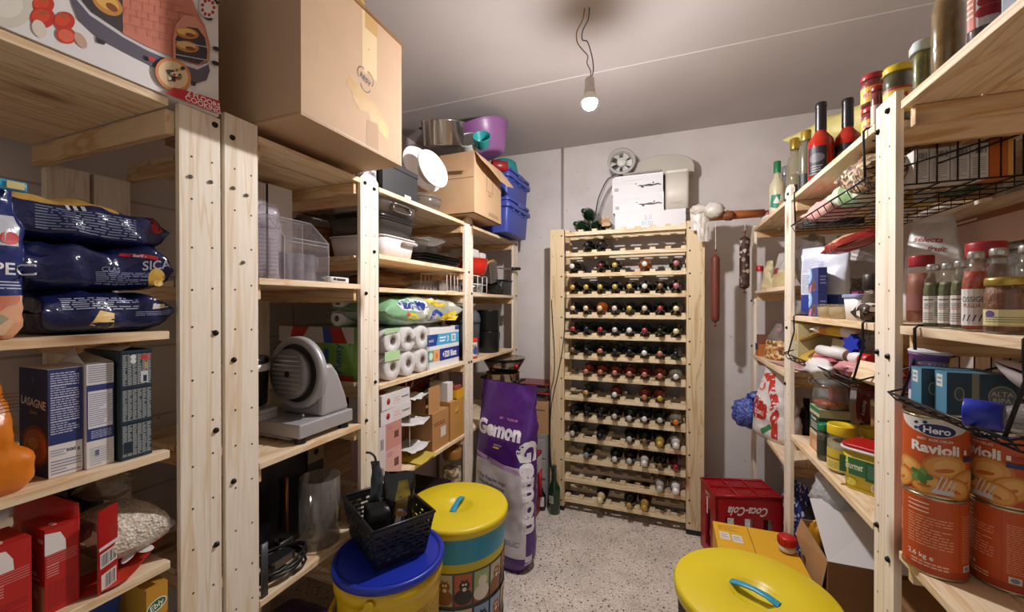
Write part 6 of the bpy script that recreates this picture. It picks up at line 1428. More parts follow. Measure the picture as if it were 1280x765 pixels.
f.rect(.465, 0, .475, 1, '#7a5a18'); f.rect(.06, .66, .19, .80, '#dcd6cc'); f.rect(.22, .64, .35, .78, '#dcd6cc'); f.lines(.07, .68, .18, .78, 4, '#8a8478', .4); f.lines(.23, .66, .34, .76, 4, '#8a8478', .4); f.lines(.06, .84, .36, .95, 3, '#b0762a', .4, 4, True); f.poly([(.55, .42), (1, .52), (1, .50), (.55, .40)], '#6a5018')
mb.build('carton_body', t); mb = MB(); mb.add([(.0, .10, sz+.0005), (.138, .12, sz+.0005), (.138, -.19, sz+.006), (0, -.19, sz+.004)], [(0, 1, 2, 3)], YC); mb.build('top_flap', t)
p = atz(990, 690, .455)
t = thing('spray_cap', 'red ribbed screw cap on a short clear neck lying on the yellow box', 'cap', (.425, 1.80, .4625), rot=(0, 0, .4)); mb = MB(); prof = []
M4 = Matrix.Translation((0, 0, .0)) 
mb.lathe([(.026, 0), (.028, .003), (.028, .022)], plain('#cfc8c0', .35), seg=24); mb.build('neck_ring', t)
mb = MB(); mb.lathe([(.0285, .0222), (.030, .024), (.030, .05), (.027, .054), (.0001, .054)], plain('#b81f18', .35), seg=24)
for k in range(20):
    a = k*PI/10; mb.box((.0302*math.cos(a), .0302*math.sin(a), .037), (.003, .003, .022), plain('#b81f18', .35))
mb.build('ribbed_cap', t)
# open box with white flap and bubble wrap, lower right bay
t = thing('cardboard_box', 'open brown cardboard box with a white inner flap under the sauce jars', 'box', (.50, 1.63, .3005)); CB, w = card('#9a734c'), .004
mb = MB(); sx, sy, sz = .44, .29, .235
for c, d in (((sx/2, sy/2, .002), (sx, sy, .004)), ((.002, sy/2, sz/2+.002), (w, sy, sz)), ((sx-.002, sy/2, sz/2+.002), (w, sy, sz)), ((sx/2, .002, sz/2+.002), (sx-2*w, w, sz)), ((sx/2, sy-.002, sz/2+.002), (sx-2*w, w, sz))): mb.box(c, d, CB)
f = boxface(mb, (sx/2, .002, sz/2+.002), (sx-2*w, w, sz), '-y'); f.lines(0, .01, 1, .99, 30, '#8a6540', .35, 3)
mb.build('carton_body', t)
mb = MB(); mb.add([(.0, .0, sz+.004), (.27, .0, sz+.006), (.27, .20, sz+.145), (-.003, .17, sz+.135), (-.003, .173, sz+.138), (.27, .203, sz+.148)], [(0, 1, 2, 3), (3, 2, 5, 4)], plain('#d3cfcd', .7)); mb.build('white_flap', t)
mb = MB(); mb.add([(0, .0, sz+.004), (0, sy, sz+.004), (-.018, sy+.0, sz-.06), (-.02, .02, sz-.16)], [(0, 1, 2, 3)], card('#b0875c')); mb.build('side_flap', t)
lumpthing('bubble_wrap', 'crumpled grey translucent bubble wrap in the open brown box', 'wrap', (.600, 1.85, .600), (.085, .075, .085), film('#b4b5b8', .3, .7, 60.), 22, amp=.25)
lumpthing('orange_pouch', 'orange plastic pouch sticking out at the edge of the open brown box', 'pouch', (.545, 1.885, .306), (.035, .025, .13), film('#c98a1c', .3, .4), 23, amp=.3)
carton('cardboard_box', 'large brown cardboard box on the low shelf behind the near right upright', 'box', (.80, 1.42, .3005), (.36, .33, .25), card('#8a6642'), lambda F: F('-y').lines(0, .01, 1, .99, 26, '#7d5a38', .35, 3))
# ================================================================== RIGHT SHELVING
BW = plain('#1a191a', .4, .4)
def hang_basket(label, x0, x1, y0, y1, zb, zt, zr, nx=5, ny=9, tall=False, hooks=None):
    """black wire basket hung from a shelf: floor grid, front lip (or tall front), tall back, hooks over the shelf edge"""
    t = thing('wire_basket', label, 'basket', (0, 0, 0)); r = .0019
    mb = MB()
    for i in range(nx+1):
        x = x0+(x1-x0)*i/nx; mb.wire((x, y0, zb), (x, y1, zb), r, BW)
    for j in range(ny+1):
        y = y0+(y1-y0)*j/ny; mb.tube([(x0-(0 if tall else .012), y, zr), (x0, y, zb), (x1, y, zb), (x1, y, zt-.03)], r, BW, 5)
    mb.build('basket_grid', t)
    mb = MB(); mb.tube([(x0-(0 if tall else .012), y0, zr), (x0-(0 if tall else .012), y1, zr)], .0026, BW); mb.build('front_rim', t)
    for y in (y0, y1):
        mb = MB(); mb.tube([(x0-(0 if tall else .012), y, zr), (x1-.02, y, zt-.035), (x1, y, zt-.035)], .0022, BW); mb.build('side_rim', t)
    fx = FR-.002
    for y in (hooks or (y0+.01, y1-.05)):
        mb = MB(); mb.tube(smooth_path([(fx+.06, y, zt+.0045), (fx-.002, y, zt+.0045), (fx-.0075, y, zt-.002), (fx-.0075, y, zt-.03), (fx-.006, y, zt-.06), (x0-.011, y, zr)] if not tall else [(fx+.06, y, zt+.0045), (fx-.002, y, zt+.0045), (fx-.0075, y, zt-.002), (fx-.0075, y, zt-.024), (x0, y, zt-.025), (x0, y, zr)], 1), .0028, BW); mb.build('hook', t)
    return t
def cap(mb, c, r, h, mat): mb.lathe([(r, 0), (r*1.02, h*.2), (r*1.02, h*.85), (r*.9, h), (.0001, h)], mat, c=c, seg=22)
def bottle(name, label, loc, r, h, glass_, caps, capm, liquid=None, fillz=None, lab=None, prints=None, ang=-PI*.75, shoulder=.62, nr=.013, cat='bottle', span=2.4, rot=None, group=None):
    t = thing(name, label, cat, loc, rot=rot, group=group); hs = h*shoulder; hn = h-caps
    prof = [(r*.92, 0), (r, .004), (r, hs), (r*.9, hs+(hn-hs)*.22), (nr*1.5, hs+(hn-hs)*.52), (nr, hs+(hn-hs)*.66), (nr, hn)]
    mb = MB(); mb.lathe(prof, glass_, seg=26); mb.build('bottle_glass', t)
    if liquid:
        fz = fillz or hs; P = [(q*.95, max(z, .004)) for q, z in prof if z < fz] ; 
        import bisect
        for (q0, z0), (q1, z1) in zip(prof, prof[1:]):
            if z0 <= fz < z1: P.append(((q0+(q1-q0)*(fz-z0)/(z1-z0))*.95, fz))
        mb = MB(); mb.lathe(P, liquid, seg=24); mb.build('contents', t)
    mb = MB(); mb.lathe([(nr*1.12, hn-.001), (nr*1.15, hn+.002), (nr*1.15, h-.003), (nr*1.0, h), (.0001, h)], capm, seg=22); mb.build('cap', t)
    if lab:
        z0, z1, col = lab; mb = MB(); rr = r*1.008
        mb.grid(lambda u, v: (rr*math.cos(ang-span/2+u*span), rr*math.sin(ang-span/2+u*span), z0+v*(z1-z0)), 18, 1, col)
        if prints: prints(cylface(mb, (0, 0), rr, z0, z1, ang, span))
        mb.build('paper_label', t)
    return t
FA = -2.35      # the angle, seen from above, at which the right-hand goods face the camera
def camang(x, y): return math.atan2(-y, -x)
# ---- near bay, lowest goods shelf: large ravioli tins
zr_ = .8665
def ravioli(f):
    OR1, OR2 = '#c9561c', '#b8481a'
    f.rect(0, 0, 1, 1, OR1)
def rav_front(f, back=False):
    f.rect(0, 0, 1, 1, '#c4531b'); f.poly([(0, .42), (1, .36), (1, .02), (0, .02)], '#b94a18')
    f.ell(.5, 1.03, .42, .24, '#d9d6d0', 30, 0, PI, 2*PI)
    f.ell(.52, .86, .19, .09, '#dcdcdc'); f.ell(.52, .86, .18, .082, '#15235a'); f.text('Hero', .52, .86, .085, '#eef0f4', bold=.03)
    for (x, y) in ((.30, .93), (.36, .86), (.30, .86), (.40, .95)): f.ell(x, y, .025, .02, '#2a3a6a', rot=.5)
    f.text('BIEN  AUX OEUFS', .5, .73, .03, '#f0e2d6', maxw=.5); f.text('Ravioli', .5, .62, .125, '#f2ece4', bold=.04, maxw=.66)
    for (cx, cy, s, ro) in ((.62, .38, .24, .2), (.2, .30, .19, -.3), (.85, .22, .2, .5), (.42, .14, .18, .1), (.72, .13, .17, -.4), (.1, .14, .17, .4)):
        f.ell(cx, cy, s, s*.78, '#c27a2c', 22, ro); f.ell(cx, cy, s*.86, s*.66, '#d99a48', 22, ro); f.ell(cx+.01, cy+.02, s*.55, s*.40, '#e2ad62', 18, ro); f.ell(cx-.02, cy-.03, s*.4, s*.12, '#c2662a', 14, ro)
    for a in range(5): f.ell(.36+.05*math.cos(a*1.26), .23+.04*math.sin(a*1.26), .075, .042, ['#4f7a3a', '#6a954a'][a % 2], 14, a*1.26)
    for k in range(4): f.poly([(.50+k*.045, .08), (.515+k*.045, .08), (.58+k*.045, .28-.02*k), (.568+k*.045, .29-.02*k)], '#d6d2d4')
    f.poly([(.46, .04), (.70, .04), (.68, .10), (.49, .10)], '#c9c5c8')
    f.rect(.80, .58, .98, .63, '#a8322a'); f.rect(.80, .49, .98, .55, '#22306a'); f.rect(.80, .58, .84, .64, '#e9e4dc')
def rav_back(f):
    f.rect(0, 0, 1, 1, '#c04f1b'); f.rect(.0, .0, 1, .10, '#a83f1a'); f.lines(.05, .78, .3, .95, 3, '#e9d2be', .25, 3); f.lines(.05, .35, .55, .76, 11, '#e0a886', .3, 5, True); f.lines(.66, .22, .92, .84, 22, '#d98f68', .4, 6, True); f.rect(.62, .1, .625, 1, '#a4431a')
    f.text('2.6 kg e', .20, .22, .06, '#f0e6dc'); f.lines(.1, .08, .5, .16, 2, '#e6c2a8', .4, 8, True); f.rect(.68, .11, .80, .19, '#d6d2c6'); f.ell(.74, .15, .04, .03, '#6a8a9a')
RIMM = plain('#b7a98c', .25, .9)
RC1 = plain('#c25019', .28)
for (x, y, who) in ((.5045, 1.066, 'by the near upright'), (.606, 1.060, 'at the shelf end')):
    a_ = camang(x, y) + (.12 if x < .55 else -.75)
    tin('ravioli_tin', 'large orange ravioli tin with back text, lower of two ' + who, 'tin', (x, y, zr_), .0468, .156, RC1, ang=a_+.3, span=2.9, prints=rav_back, rim=RIMM)
    tin('ravioli_tin', 'large orange ravioli tin with pasta picture, upper of two ' + who, 'tin', (x, y, zr_+.1562), .0468, .156, RC1, ang=a_-.12, span=2.9, prints=rav_front, rim=RIMM)
# ---- near bay: wire basket hung under the 1.353 shelf and its goods
hang_basket('black wire basket with cups, boxes and a blue capped jar above the large tins', .452, .75, .765, 1.09, 1.197, 1.353, 1.212)
zb = 1.2030
t = thing('paper_cup', 'purple and white paper food cup with small print in the near wire basket', 'cup', (.481, 1.052, zb+.001), rot=(.05, .06, 0)); mb = MB()
mb.lathe([(.0225, 0), (.023, .003), (.0285, .092), (.031, .094), (.030, .098)], '#6a4a8a', seg=34); f = cylface(mb, (0, 0), .026, .003, .092, camang(.48, 1.05)+.1, 2.8, rfn=lambda z: .023+.0055*(z-.003)/.089); f.rect(0, .0, 1, .22, '#d6d0dc'); f.bars(.2, .04, .85, .18, '#3a3048', n=16); f.lines(.12, .28, .9, .72, 9, '#b9a6cc', .5, 4, True); f.ell(.62, .86, .3, .07, '#8f86a0'); f.lines(.45, .83, .8, .89, 1, '#d9d2e2'); mb.build('cup_wall', t)
mb = MB(); mb.lathe([(.0305, .0982), (.0315, .0995), (.0315, .1025), (.0305, .1035), (.0001, .1035)], '#d9d6da', seg=34); mb.build('cup_lid', t)
def bluebox(F):
    f = F('-x'); f.rect(0, 0, 1, 1, '#4f86a0'); f.rect(.15, .62, .65, .92, '#d3d6d2'); f.lines(.2, .66, .6, .88, 2, '#7a8a90', .4)
    g = F('-y'); g.rect(0, 0, 1, 1, '#2b4553'); g.rect(.34, 0, .44, 1, '#8a8672'); g.ell(.17, .5, .09, .16, '#a9a48e'); g.ell(.17, .5, .075, .14, '#44585c'); g.ell(.74, .48, .24, .26, '#9a9684'); g.ell(.74, .48, .215, .235, '#5a676a'); g.text('ALTA', .74, .55, .11, '#b9b49e'); g.text('RIPA', .74, .40, .11, '#b9b49e')
for k, (x, y) in enumerate(((.494, 1.0005), (.509, .9575))):
    carton('tea_box', '%s tea box with an oval emblem in the near wire basket' % ['pale blue narrow-sided half hidden', 'full-faced dark blue'][k], 'box', (x, y, zb+.002), (.096, .034, .074), '#3f6d84', bluebox)
MAL = speck('pink_sweets', '#e3b9bc', ['#e9c4c6', '#dfa3aa', '#f0e2e0', '#d98f9a', '#f2eceb'], 60., .5, .4)
mb = MB(); pillow(mb, .15, .085, .045, lambda u, v: MAL if (.15 < u < .8 and v > .05 and v < .45) else film('#cfc6c6', .18, .5), 16, 34, 34, p=2.6, crk=.012)
tag(mb.build('sweets_bag', None, (.560, .888, zb+.040), 0, 0, (.3, .45, .35)), 'clear bag of pink and white sweets leaning in the near wire basket', 'bag')
t = thing('plastic_jar', 'clear plastic jar with a dark blue lid lying in the near wire basket', 'jar', (.462, .838, zb+.026), rot=(0, PI/2, -.6)); mb = MB()
mb.lathe([(.018, -.012), (.0215, -.011), (.022, .026), (.021, .028), (.0001, .028)], plain('#1d2fa8', .35), seg=28, mtx=Matrix.Rotation(PI, 4, 'X')); mb.build('lid', t)
mb = MB(); mb.lathe([(.018, .0125), (.019, .018), (.024, .026), (.025, .07), (.022, .074), (.0001, .074)], clear('#d8d6d4', .4, .05), seg=28); mb.build('jar_wall', t)
# ---- near bay, 1.353 shelf: small bottles with silver caps
zs = 1.3535; SILC = plain('#b9b6b2', .28, .8)
def sauce_lab(f): f.rect(0, 0, 1, 1, '#dedad2'); f.lines(.08, .82, .5, .9, 1, '#6a655c', .6); f.text('SUGO', .3, .68, .12, '#55606a', maxw=.4); f.lines(.08, .5, .45, .6, 2, '#a8564a', .4); f.rect(.55, .25, .95, .78, '#b5ab98'); f.lines(.06, .08, .5, .4, 4, '#8f8a80', .4, 3)
def diag_lab(f): f.rect(0, 0, 1, 1, '#e2ded6'); f.text('OSSIGEN', .5, .72, .14, '#5a6068', maxw=.8); f.text('PUGLIA', .4, .55, .11, '#a8563a', maxw=.5); [f.poly([(.1+.16*i, .12), (.14+.16*i, .12), (.22+.16*i, .3), (.18+.16*i, .3)], '#3a3f66') for i in range(5)]
PEST, TOMA, OLIV = plain('#5a5c22', .5, 0, .3, 80., .3, 60.), plain('#b83c10', .5, 0, .3, 80., .3, 60.), plain('#8a7a2c', .4)
GL = clear('#e6eadf', .04, .03)
row = ((1163, 410, PEST, 'green pesto bottle with a silver cap, nearest the upright'), (1185.5, 411, PEST, 'green pesto bottle with a silver cap and a small print label'), (1202, 413, PEST, 'green pesto bottle with a blue-lettered label, half hidden'), (1219, 414.5, TOMA, 'orange red sauce bottle with diagonal marks on its label'))
for k, (u, v, cont, lb) in enumerate(row):
    p = atz(u, v, zs); n = Vector((p.x, p.y, 0)).normalized(); c = Vector((p.x, p.y, zs)) + n*.014
    c.x = max(c.x, .4845)
    bottle('sauce_bottle', lb, tuple(c), (.0142, .0142, .0138, .0160)[k], .124 if k < 3 else .136, GL, .012, SILC, cont, .088 if k < 3 else .102, (.010, .062 if k < 3 else .072, '#dedad2'), diag_lab if k == 3 else sauce_lab, camang(c.x, c.y), .60, .0085, 'bottle', 2.6)
for k, (x, y, lb) in enumerate(((.530, 1.000, 'behind the green pesto bottles'), (.532, .950, 'between the sauce bottle and the gold lid jar'), (.548, .915, 'behind the gold lid jar'), (.560, .875, 'at the outer shelf end'))):
    bottle('oil_bottle', 'amber filled bottle with a silver cap ' + lb, (x, y, zs), .0155, .143, GL, .013, SILC, OLIV if k % 2 == 0 else plain('#a8742c', .4), .088, (.012, .062, '#dedad2'), sauce_lab, camang(x, y), .6, .0095)
p = atz(1252, 418, zs); n = Vector((p.x, p.y, 0)).normalized(); c = p + n*.026; c.x = max(c.x, .496)
def moz(f): f.rect(0, 0, 1, 1, '#d9cf9a'); f.ell(.2, .72, .25, .22, '#5a4a86'); f.lines(.1, .2, .8, .6, 3, '#8a8258', .4, 3); f.rect(0, .0, 1, .06, '#b5a45a')
jar('antipasto_jar', 'faceted jar of brown antipasto with a gold lid at the shelf edge', 'jar', tuple(c), .0255, .088, plain('#80400f', .5, 0, .4, 90., .35, 60.), plain('#b59a4a', .3, .7), .012, (.012, .038, '#d9cf9a'), .88, .95, prints=moz, ang=camang(c.x, c.y), lid_r=.0245)
for k, (x, y, r, h, lb) in enumerate(((.580, 1.283, .027, .165, 'tall plastic jar of orange paste with a red lid behind the pesto bottles'), (.565, 1.100, .0, 0, ''))):
    if r: jar('plastic_jar', lb, 'jar', (x, y, zs), r, h, plain('#9a5238', .5, 0, .2, 30., .2, 20.), plain('#9a1c24', .35), .026, (.03, .07, '#8f5a52'), .80, .88, ang=camang(x, y), shoulder=.66)
jar('plastic_jar', 'wide dark jar with a broad red screw lid behind the silver capped bottles', 'jar', (.585, 1.078, zs), .0330, .168, plain('#7a3f32', .5, 0, .2, 30.), plain('#9a1c24', .35), .03, (.03, .08, '#6a4a52'), .80, .9, ang=camang(.585, 1.078), shoulder=.68)
def selecta(u, v): return film('#d8d4d0', .3, .4)
mb = MB(); pouch(mb, .17, .06, .31, selecta, 33, crk=.007, topw=.5, fill=.6); f = castface(mb, (-.085, -.03, .17), (1, 0, 0), (0, 0, 1), .17, .10, .01); f.text('selecta', .45, .72, .16, '#a83a42', rot=-.15, shear=.2); f.text('fruit', .55, .42, .16, '#a83a42', rot=-.15, shear=.2)
tag(mb.build('fruit_bag', None, (.75, 1.60, zs), -.43), 'white plastic bag with red script behind the red lid jars', 'bag')
def longbox(F): F('-x').rect(0, .0, 1, 1, '#c9a89a'); F('-x').rect(0, .80, 1, 1, '#8a4f2a'); F('-x').lines(.3, .83, .6, .96, 1, '#d6c6b6', .5)
carton('shallow_box', 'wide pale cardboard box with a brown lid edge above the clear food box', 'box', (.95, 1.63, zs+.2105), (.22, .48, .095), '#b9927c', longbox)
t = thing('food_box', 'clear lidded food box with dark contents under the pale cardboard box', 'container', (.95, 1.63, zs)); mb = MB(); mb.rbox((0, 0, .095), (.20, .40, .19), .03, clear('#b0aaa2', .5, .06), taper=.85); mb.build('box_wall', t); mb = MB(); mb.rbox((0, 0, .2), (.21, .41, .018), .03, clear('#c9c4b8', .55, .08)); mb.build('box_lid', t); mb = MB(); mb.rbox((0, 0, .06), (.15, .33, .10), .02, plain('#4a4238', .7)); mb.build('contents', t)
carton('grey_box', 'grey cardboard box beside the near end of the wide pale cardboard box', 'box', (.93, 1.32, zs+.0), (.20, .125, .285), '#8a827c')
carton('brown_box', 'brown wooden board lying on the wide pale cardboard box', 'box', (.95, 1.63, zs+.3062), (.20, .50, .035), WY)
# ---- near bay top
zt2 = 1.8385
def pick(col, var): return plain(col, .35, 0, .3, 30., .45, 22.)
p = lambda u, x: atx(u, 100, x)
def jl(cx, cy): return camang(cx, cy)
x, y = .500, 1.022
jar('pickle_jar', 'large jar of brownish pickled gherkins on the top shelf above the near upright', 'jar', (x, y, zt2), .0235, .175, plain('#8f6a20', .3, 0, .3, 25., .5, 40.), plain('#c9b52a', .35), .018, None, .74, .97, ang=jl(x, y), shoulder=.78)
def cher(f): f.rect(0, 0, 1, 1, '#cfccca'); f.poly([(0, 0), (.28, 0), (.28, 1), (0, 1)], '#c2553a'); [f.ell(.45+.12*(i % 4)+.04*(i//4), .25+.2*(i//4), .10, .10, '#a8242a') for i in range(10)]; f.rect(.3, .86, .62, .96, '#b3262c'); f.ell(.62, .78, .2, .05, '#4f7a3a'); f.lines(.02, .2, .24, .85, 6, '#e6c8a8', .4)
x, y = .500, .925
jar('cherry_jar', 'jar of dark cherries with a cherry picture label on the top shelf', 'jar', (x, y, zt2), .0215, .150, plain('#3a0d18', .25), plain('#b8b4b0', .3, .7), .016, (.025, .115, '#cfccca'), .84, .95, prints=cher, ang=jl(x, y), span=2.4)
def sweet(F): f = F('-x'); f.rect(0, 0, 1, 1, '#1b2246'); f.text('SÜ', .5, .72, .14, '#b9bccf'); f.text('CERISES', .5, .48, .10, '#b9bccf', maxw=.9); f.text('KONFI', .5, .30, .10, '#b9bccf', maxw=.9); f.rect(0, .0, .05, 1, '#5a9a8a')
carton('jam_box', 'navy box with pale capital letters at the outer end of the top shelf', 'box', (.52, .838, zt2), (.07, .048, .16), '#1b2246', sweet)
x, y = .4885, 1.078
t = jar('gherkin_jar', 'small jar of gherkins with a checked cloth cover beside the large pickle jar', 'jar', (x, y, zt2), .0155, .100, plain('#7d7f24', .35, 0, .3, 30., .5, 26.), plain('#c4d0ce', .7), .020, None, .86, .95, lid_r=.017)
# tops of the middle bay: stacked red jars, yellow lid jar, glass jar with white lid
def salsa(f): f.rect(0, 0, 1, 1, '#d9b53a'); f.poly([(.2, .3), (.8, .5), (.75, .75), (.15, .55)], '#b3261e'); f.text('Salsa', .47, .52, .22, '#f0d9a0', rot=.15, maxw=.5); f.rect(.82, .1, .96, .9, '#b8b0a0'); f.rect(0, .9, 1, 1, '#a8382c')
SALS = plain('#8a1f12', .3, 0, .2, 40., .3, 30.)
x, y = .508, 1.345
jar('sauce_jar', 'red sauce jar with a yellow label, lower of two stacked by the near upright', 'jar', (x, y, zt2), .0245, .0825, SALS, plain('#a8262a', .3), .014, (.012, .052, '#d9b53a'), .92, .96, prints=salsa, ang=jl(x, y), span=2.6)
jar('sauce_jar', 'red sauce jar with a yellow label, upper of two stacked by the near upright', 'jar', (x, y, zt2+.083), .0260, .085, SALS, plain('#a8262a', .3), .014, (.010, .054, '#d9b53a'), .92, .96, prints=salsa, ang=jl(x, y), span=2.6)
x, y = .524, 1.2605
jar('olive_jar', 'jar of dark olives with a yellow lid and yellow label behind the near upright', 'jar', (x, y, zt2), .0275, .140, plain('#4c4c1a', .3, 0, .3, 40., .4, 30.), plain('#d8bc20', .35), .016, (.02, .085, '#d2b13c'), .94, .96, prints=salsa, ang=jl(x, y), span=2.6)
jar('olive_jar', 'slim red jar squeezed between the stacked sauce jars and the yellow lid jar', 'jar', (.500, 1.303, zt2), .0125, .12, plain('#8a1c1c', .3), plain('#9a2226', .35), .012, (.02, .07, '#c9b9a9'), .9, .95, ang=jl(.52, 1.28))
t = thing('clip_jar', 'empty glass jar with a white clip lid behind the olive jar', 'jar', (.585, 1.285, zt2)); mb = MB(); mb.lathe([(.025, 0), (.0275, .006), (.0275, .16), (.024, .175)], glass(), seg=28); mb.build('jar_wall', t); mb = MB(); mb.lathe([(.026, .1755), (.0275, .178), (.0275, .192), (.025, .198), (.0001, .198)], plain('#c4c6c2', .4), seg=28); mb.build('lid', t)
# ---- middle bay top: whisky bottles, green bottles, yellow bag
WHI = plain('#a3200c', .1, 0, 0, 0, 0, 0, .3)
def whl(f): f.rect(0, 0, 1, 1, '#141216'); f.ell(.5, .6, .25, .16, '#5a5458'); f.lines(.2, .1, .8, .35, 3, '#7a7478', .4); f.rect(.06, .03, .94, .05, '#8a8488')
for (u, lb, r, vv) in ((1022, 'red spirit bottle with a long black neck and black label nearest the white cream bottle', .036, 226), (1056, 'red spirit bottle with a long black neck beside the stacked sauce jars', .036, 200)):
    c = (.512 if u < 1040 else .590, 1.750, zt2)
    t = thing('spirit_bottle', lb, 'bottle', c); mb = MB(); mb.lathe([(.034, 0), (.038, .004), (.038, .135), (.036, .15), (.02, .172), (.0145, .185), (.0145, .20)], WHI, seg=30); mb.build('bottle_glass', t)
    mb = MB(); mb.lathe([(.0165, .182), (.0172, .19), (.0165, .262), (.0175, .264), (.0175, .280), (.016, .283), (.0001, .283)], plain('#171416', .35), seg=24, caps=False); mb.build('neck_sleeve', t)
    mb = MB(); rr = .0384; an = camang(c[0], c[1])-.35; mb.grid(lambda a, b_: (rr*math.cos(an-.8+a*1.6), rr*math.sin(an-.8+a*1.6), .02+b_*.10), 14, 1, '#141216'); whl(cylface(mb, (0, 0), rr, .02, .12, an, 1.6)); mb.build('paper_label', t)
for k, (x, y, cc, lb) in enumerate(((.68, 1.79, '#1c3a24', 'dark green bottle with a green cap behind the red spirit bottles'), (.64, 1.62, '#23402a', 'dark green bottle with a pale cap between the red spirit bottles'), (.60, 1.47, '#1a3320', 'dark green bottle behind the stacked sauce jars'))):
    bottle('green_bottle', lb, (x, y, zt2), .034, .235, plain(cc, .12, 0, 0, 0, 0, 0, .3), .03, plain(['#2f6a3a', '#b9b49a', '#2a4a32'][k], .4), None, None, (.03, .11, '#7a8a6a'), None, camang(x, y))
YB = film('#cfc27a', .35, .5, 10.)
mb = MB(); pillow(mb, .62, .26, .15, YB, 55, 34, 30, p=1.8, crk=.016, cs=9.)
f = castface(mb, (-.2, -.13, .03), (1, 0, 0), (0, -.5, 1), .4, .08, .015); f.lines(.2, .3, .8, .6, 2, '#8a8a4a', .3, 3, True)
t = tag(mb.build('plastic_bag', None, (.80, 2.12, zt2+.245), 0, 0, (0, -.10, 2.2)), 'large yellow plastic bag lying across the bottles on the top shelf', 'bag')
carton('cardboard_box', 'brown cardboard box hidden behind the bottles under the yellow bag', 'box', (.92, 1.62, zt2), (.28, .62, .235), card('#a87a4e'))
# ---- far bay top
zt3 = 1.8435
q = atx(971, 240, .535)
def crm(f): f.rect(0, 0, 1, 1, '#d9d4c0'); f.poly([(0, .3), (.5, .1), (.6, 1), (.1, 1)], '#2a8a6a'); f.poly([(.2, .5), (.6, .4), (.4, .9)], '#e6e2d6'); f.text('crema', .55, .4, .12, '#b8322c', rot=1.2)
t = bottle('cream_bottle', 'cream coloured liqueur bottle with a green dotted neck on the far top shelf', (.535, q.y, zt3), .036, .305, plain('#cfc6a4', .3), .06, plain('#1e7a46', .4), None, None, (.04, .125, '#d9d4c0'), crm, camang(.545, q.y)+.2, .55, .0145)
q = atx(993, 220, .58)
bottle('clear_bottle', 'tall clear spirit bottle with a gold cap and black label beside the cream bottle', (.545, 2.205, zt3), .033, .32, clear('#c9c2a8', .45, .03), .05, plain('#b0923c', .3, .7), plain('#8a7d50', .2), .15, (.03, .10, '#1e1c20'), None, camang(.6, 2.1), .58, .016)
bottle('clear_bottle', 'spirit bottle with a silver cap and printed dark glass behind the first gold capped one', (.60, 2.60, zt3), .034, .31, plain('#8f8f8c', .2, .3), .05, plain('#b9b9b6', .25, .8), None, None, (.03, .15, '#2a2a2c'), None, camang(.7, 2.24), .6, .016)
bottle('clear_bottle', 'square dark patterned bottle with a gold cap leaning close to the upright', (.512, 1.915, zt2), .026, .25, plain('#6f6a58', .2, .2), .04, plain('#b0923c', .3, .6), None, None, (.02, .075, '#1b1a1c'), None, camang(.55, 1.925), .62, .015)
t = tin('tub', 'small white tub with a red knobbed lid at the far end of the top shelf', 'tub', (.535, 2.655, zt3), .042, .075, '#d6d0c4', lid=plain('#a81e26', .35), lidh=.018, rim=plain('#d6d0c4', .4))
mb = MB(); cap(mb, (0, 0, .0752), .02, .012, plain('#a81e26', .35)); mb.build('lid_knob', t)
# ---- middle bay: high wire basket
hang_basket('black wire basket of packets hung under the top shelf in the middle bay', .475, .80, 1.26, 1.915, 1.690, 1.838, 1.715, 5, 11)
tb = [o for o in bpy.data.objects if o.name.startswith('wire_basket')][-1]
mb = MB()
for k in range(9): x = .486+.037*k; mb.wire((x, 1.259, 1.690), (x, 1.259, 1.806), .0019, BW)
mb.wire((.474, 1.259, 1.806), (.80, 1.259, 1.806), .0022, BW); mb.wire((.474, 1.259, 1.690), (.80, 1.259, 1.690), .0022, BW); mb.wire((.60, 1.259, 1.735), (.79, 1.259, 1.80), .0022, BW); mb.build('end_wall', tb)
zb = 1.704
for k, (xa, xb) in enumerate(((.560, .588), (.590, .626), (.628, .661), (.663, .694))):
    carton('white_packet', 'white paper packet with small print, %s from the near upright in the high wire basket' % ['first', 'second', 'third', 'fourth'][k], 'packet', ((xa+xb)/2, 1.297, zb-.0105), (xb-xa, .05, .082), plain('#cfcac4', .6), lambda F: (F('-y').lines(.12, .1, .88, .62, 9, '#8a847c', .35, 3), F('-y').bars(.3, .72, .9, .9, '#4a4440', n=8)), bevel=.003)
carton('orange_packet', 'orange packet with a pale edge beside the row of white packets', 'packet', (.716, 1.297, zb-.0105), (.040, .05, .092), film('#c0621a', .4, .2), lambda F: F('-y').rect(.78, 0, 1, 1, '#d9a24a'))
GRAN = speck('mixed_seeds', '#8a7258', ['#a98a62', '#5a4432', '#c9b08a', '#7a5c40', '#d8c8aa', '#4a3a2e', '#94765a'], 110., .6, .5)
mb = MB(); pillow(mb, .16, .11, .06, GRAN, 44, p=2.6, crk=.008); tag(mb.build('seed_bag', None, (.665, 1.40, zb), 0, 0, (0, .1, .2)), 'bag of mixed brown seeds lying behind the row of white packets', 'bag')
lumpthing('green_bundle', 'dark green leafy bundle behind the orange packet in the high wire basket', 'bundle', (.745, 1.47, zb-.008), (.035, .05, .03), film('#2f4a34', .4, .4), 5, amp=.4)
mb = MB(); pillow(mb, .18, .13, .07, film('#d9a39a', .6, .5, 20.), 61, p=2.4, crk=.012, mtx=Matrix.Rotation(PI/2, 4, 'Z')); tag(mb.build('cloth_bundle', None, (.555, 1.745, zb), 0, 0, (-.1, 0, .3)), 'folded pink cloth bundle in the middle high wire basket', 'cloth')
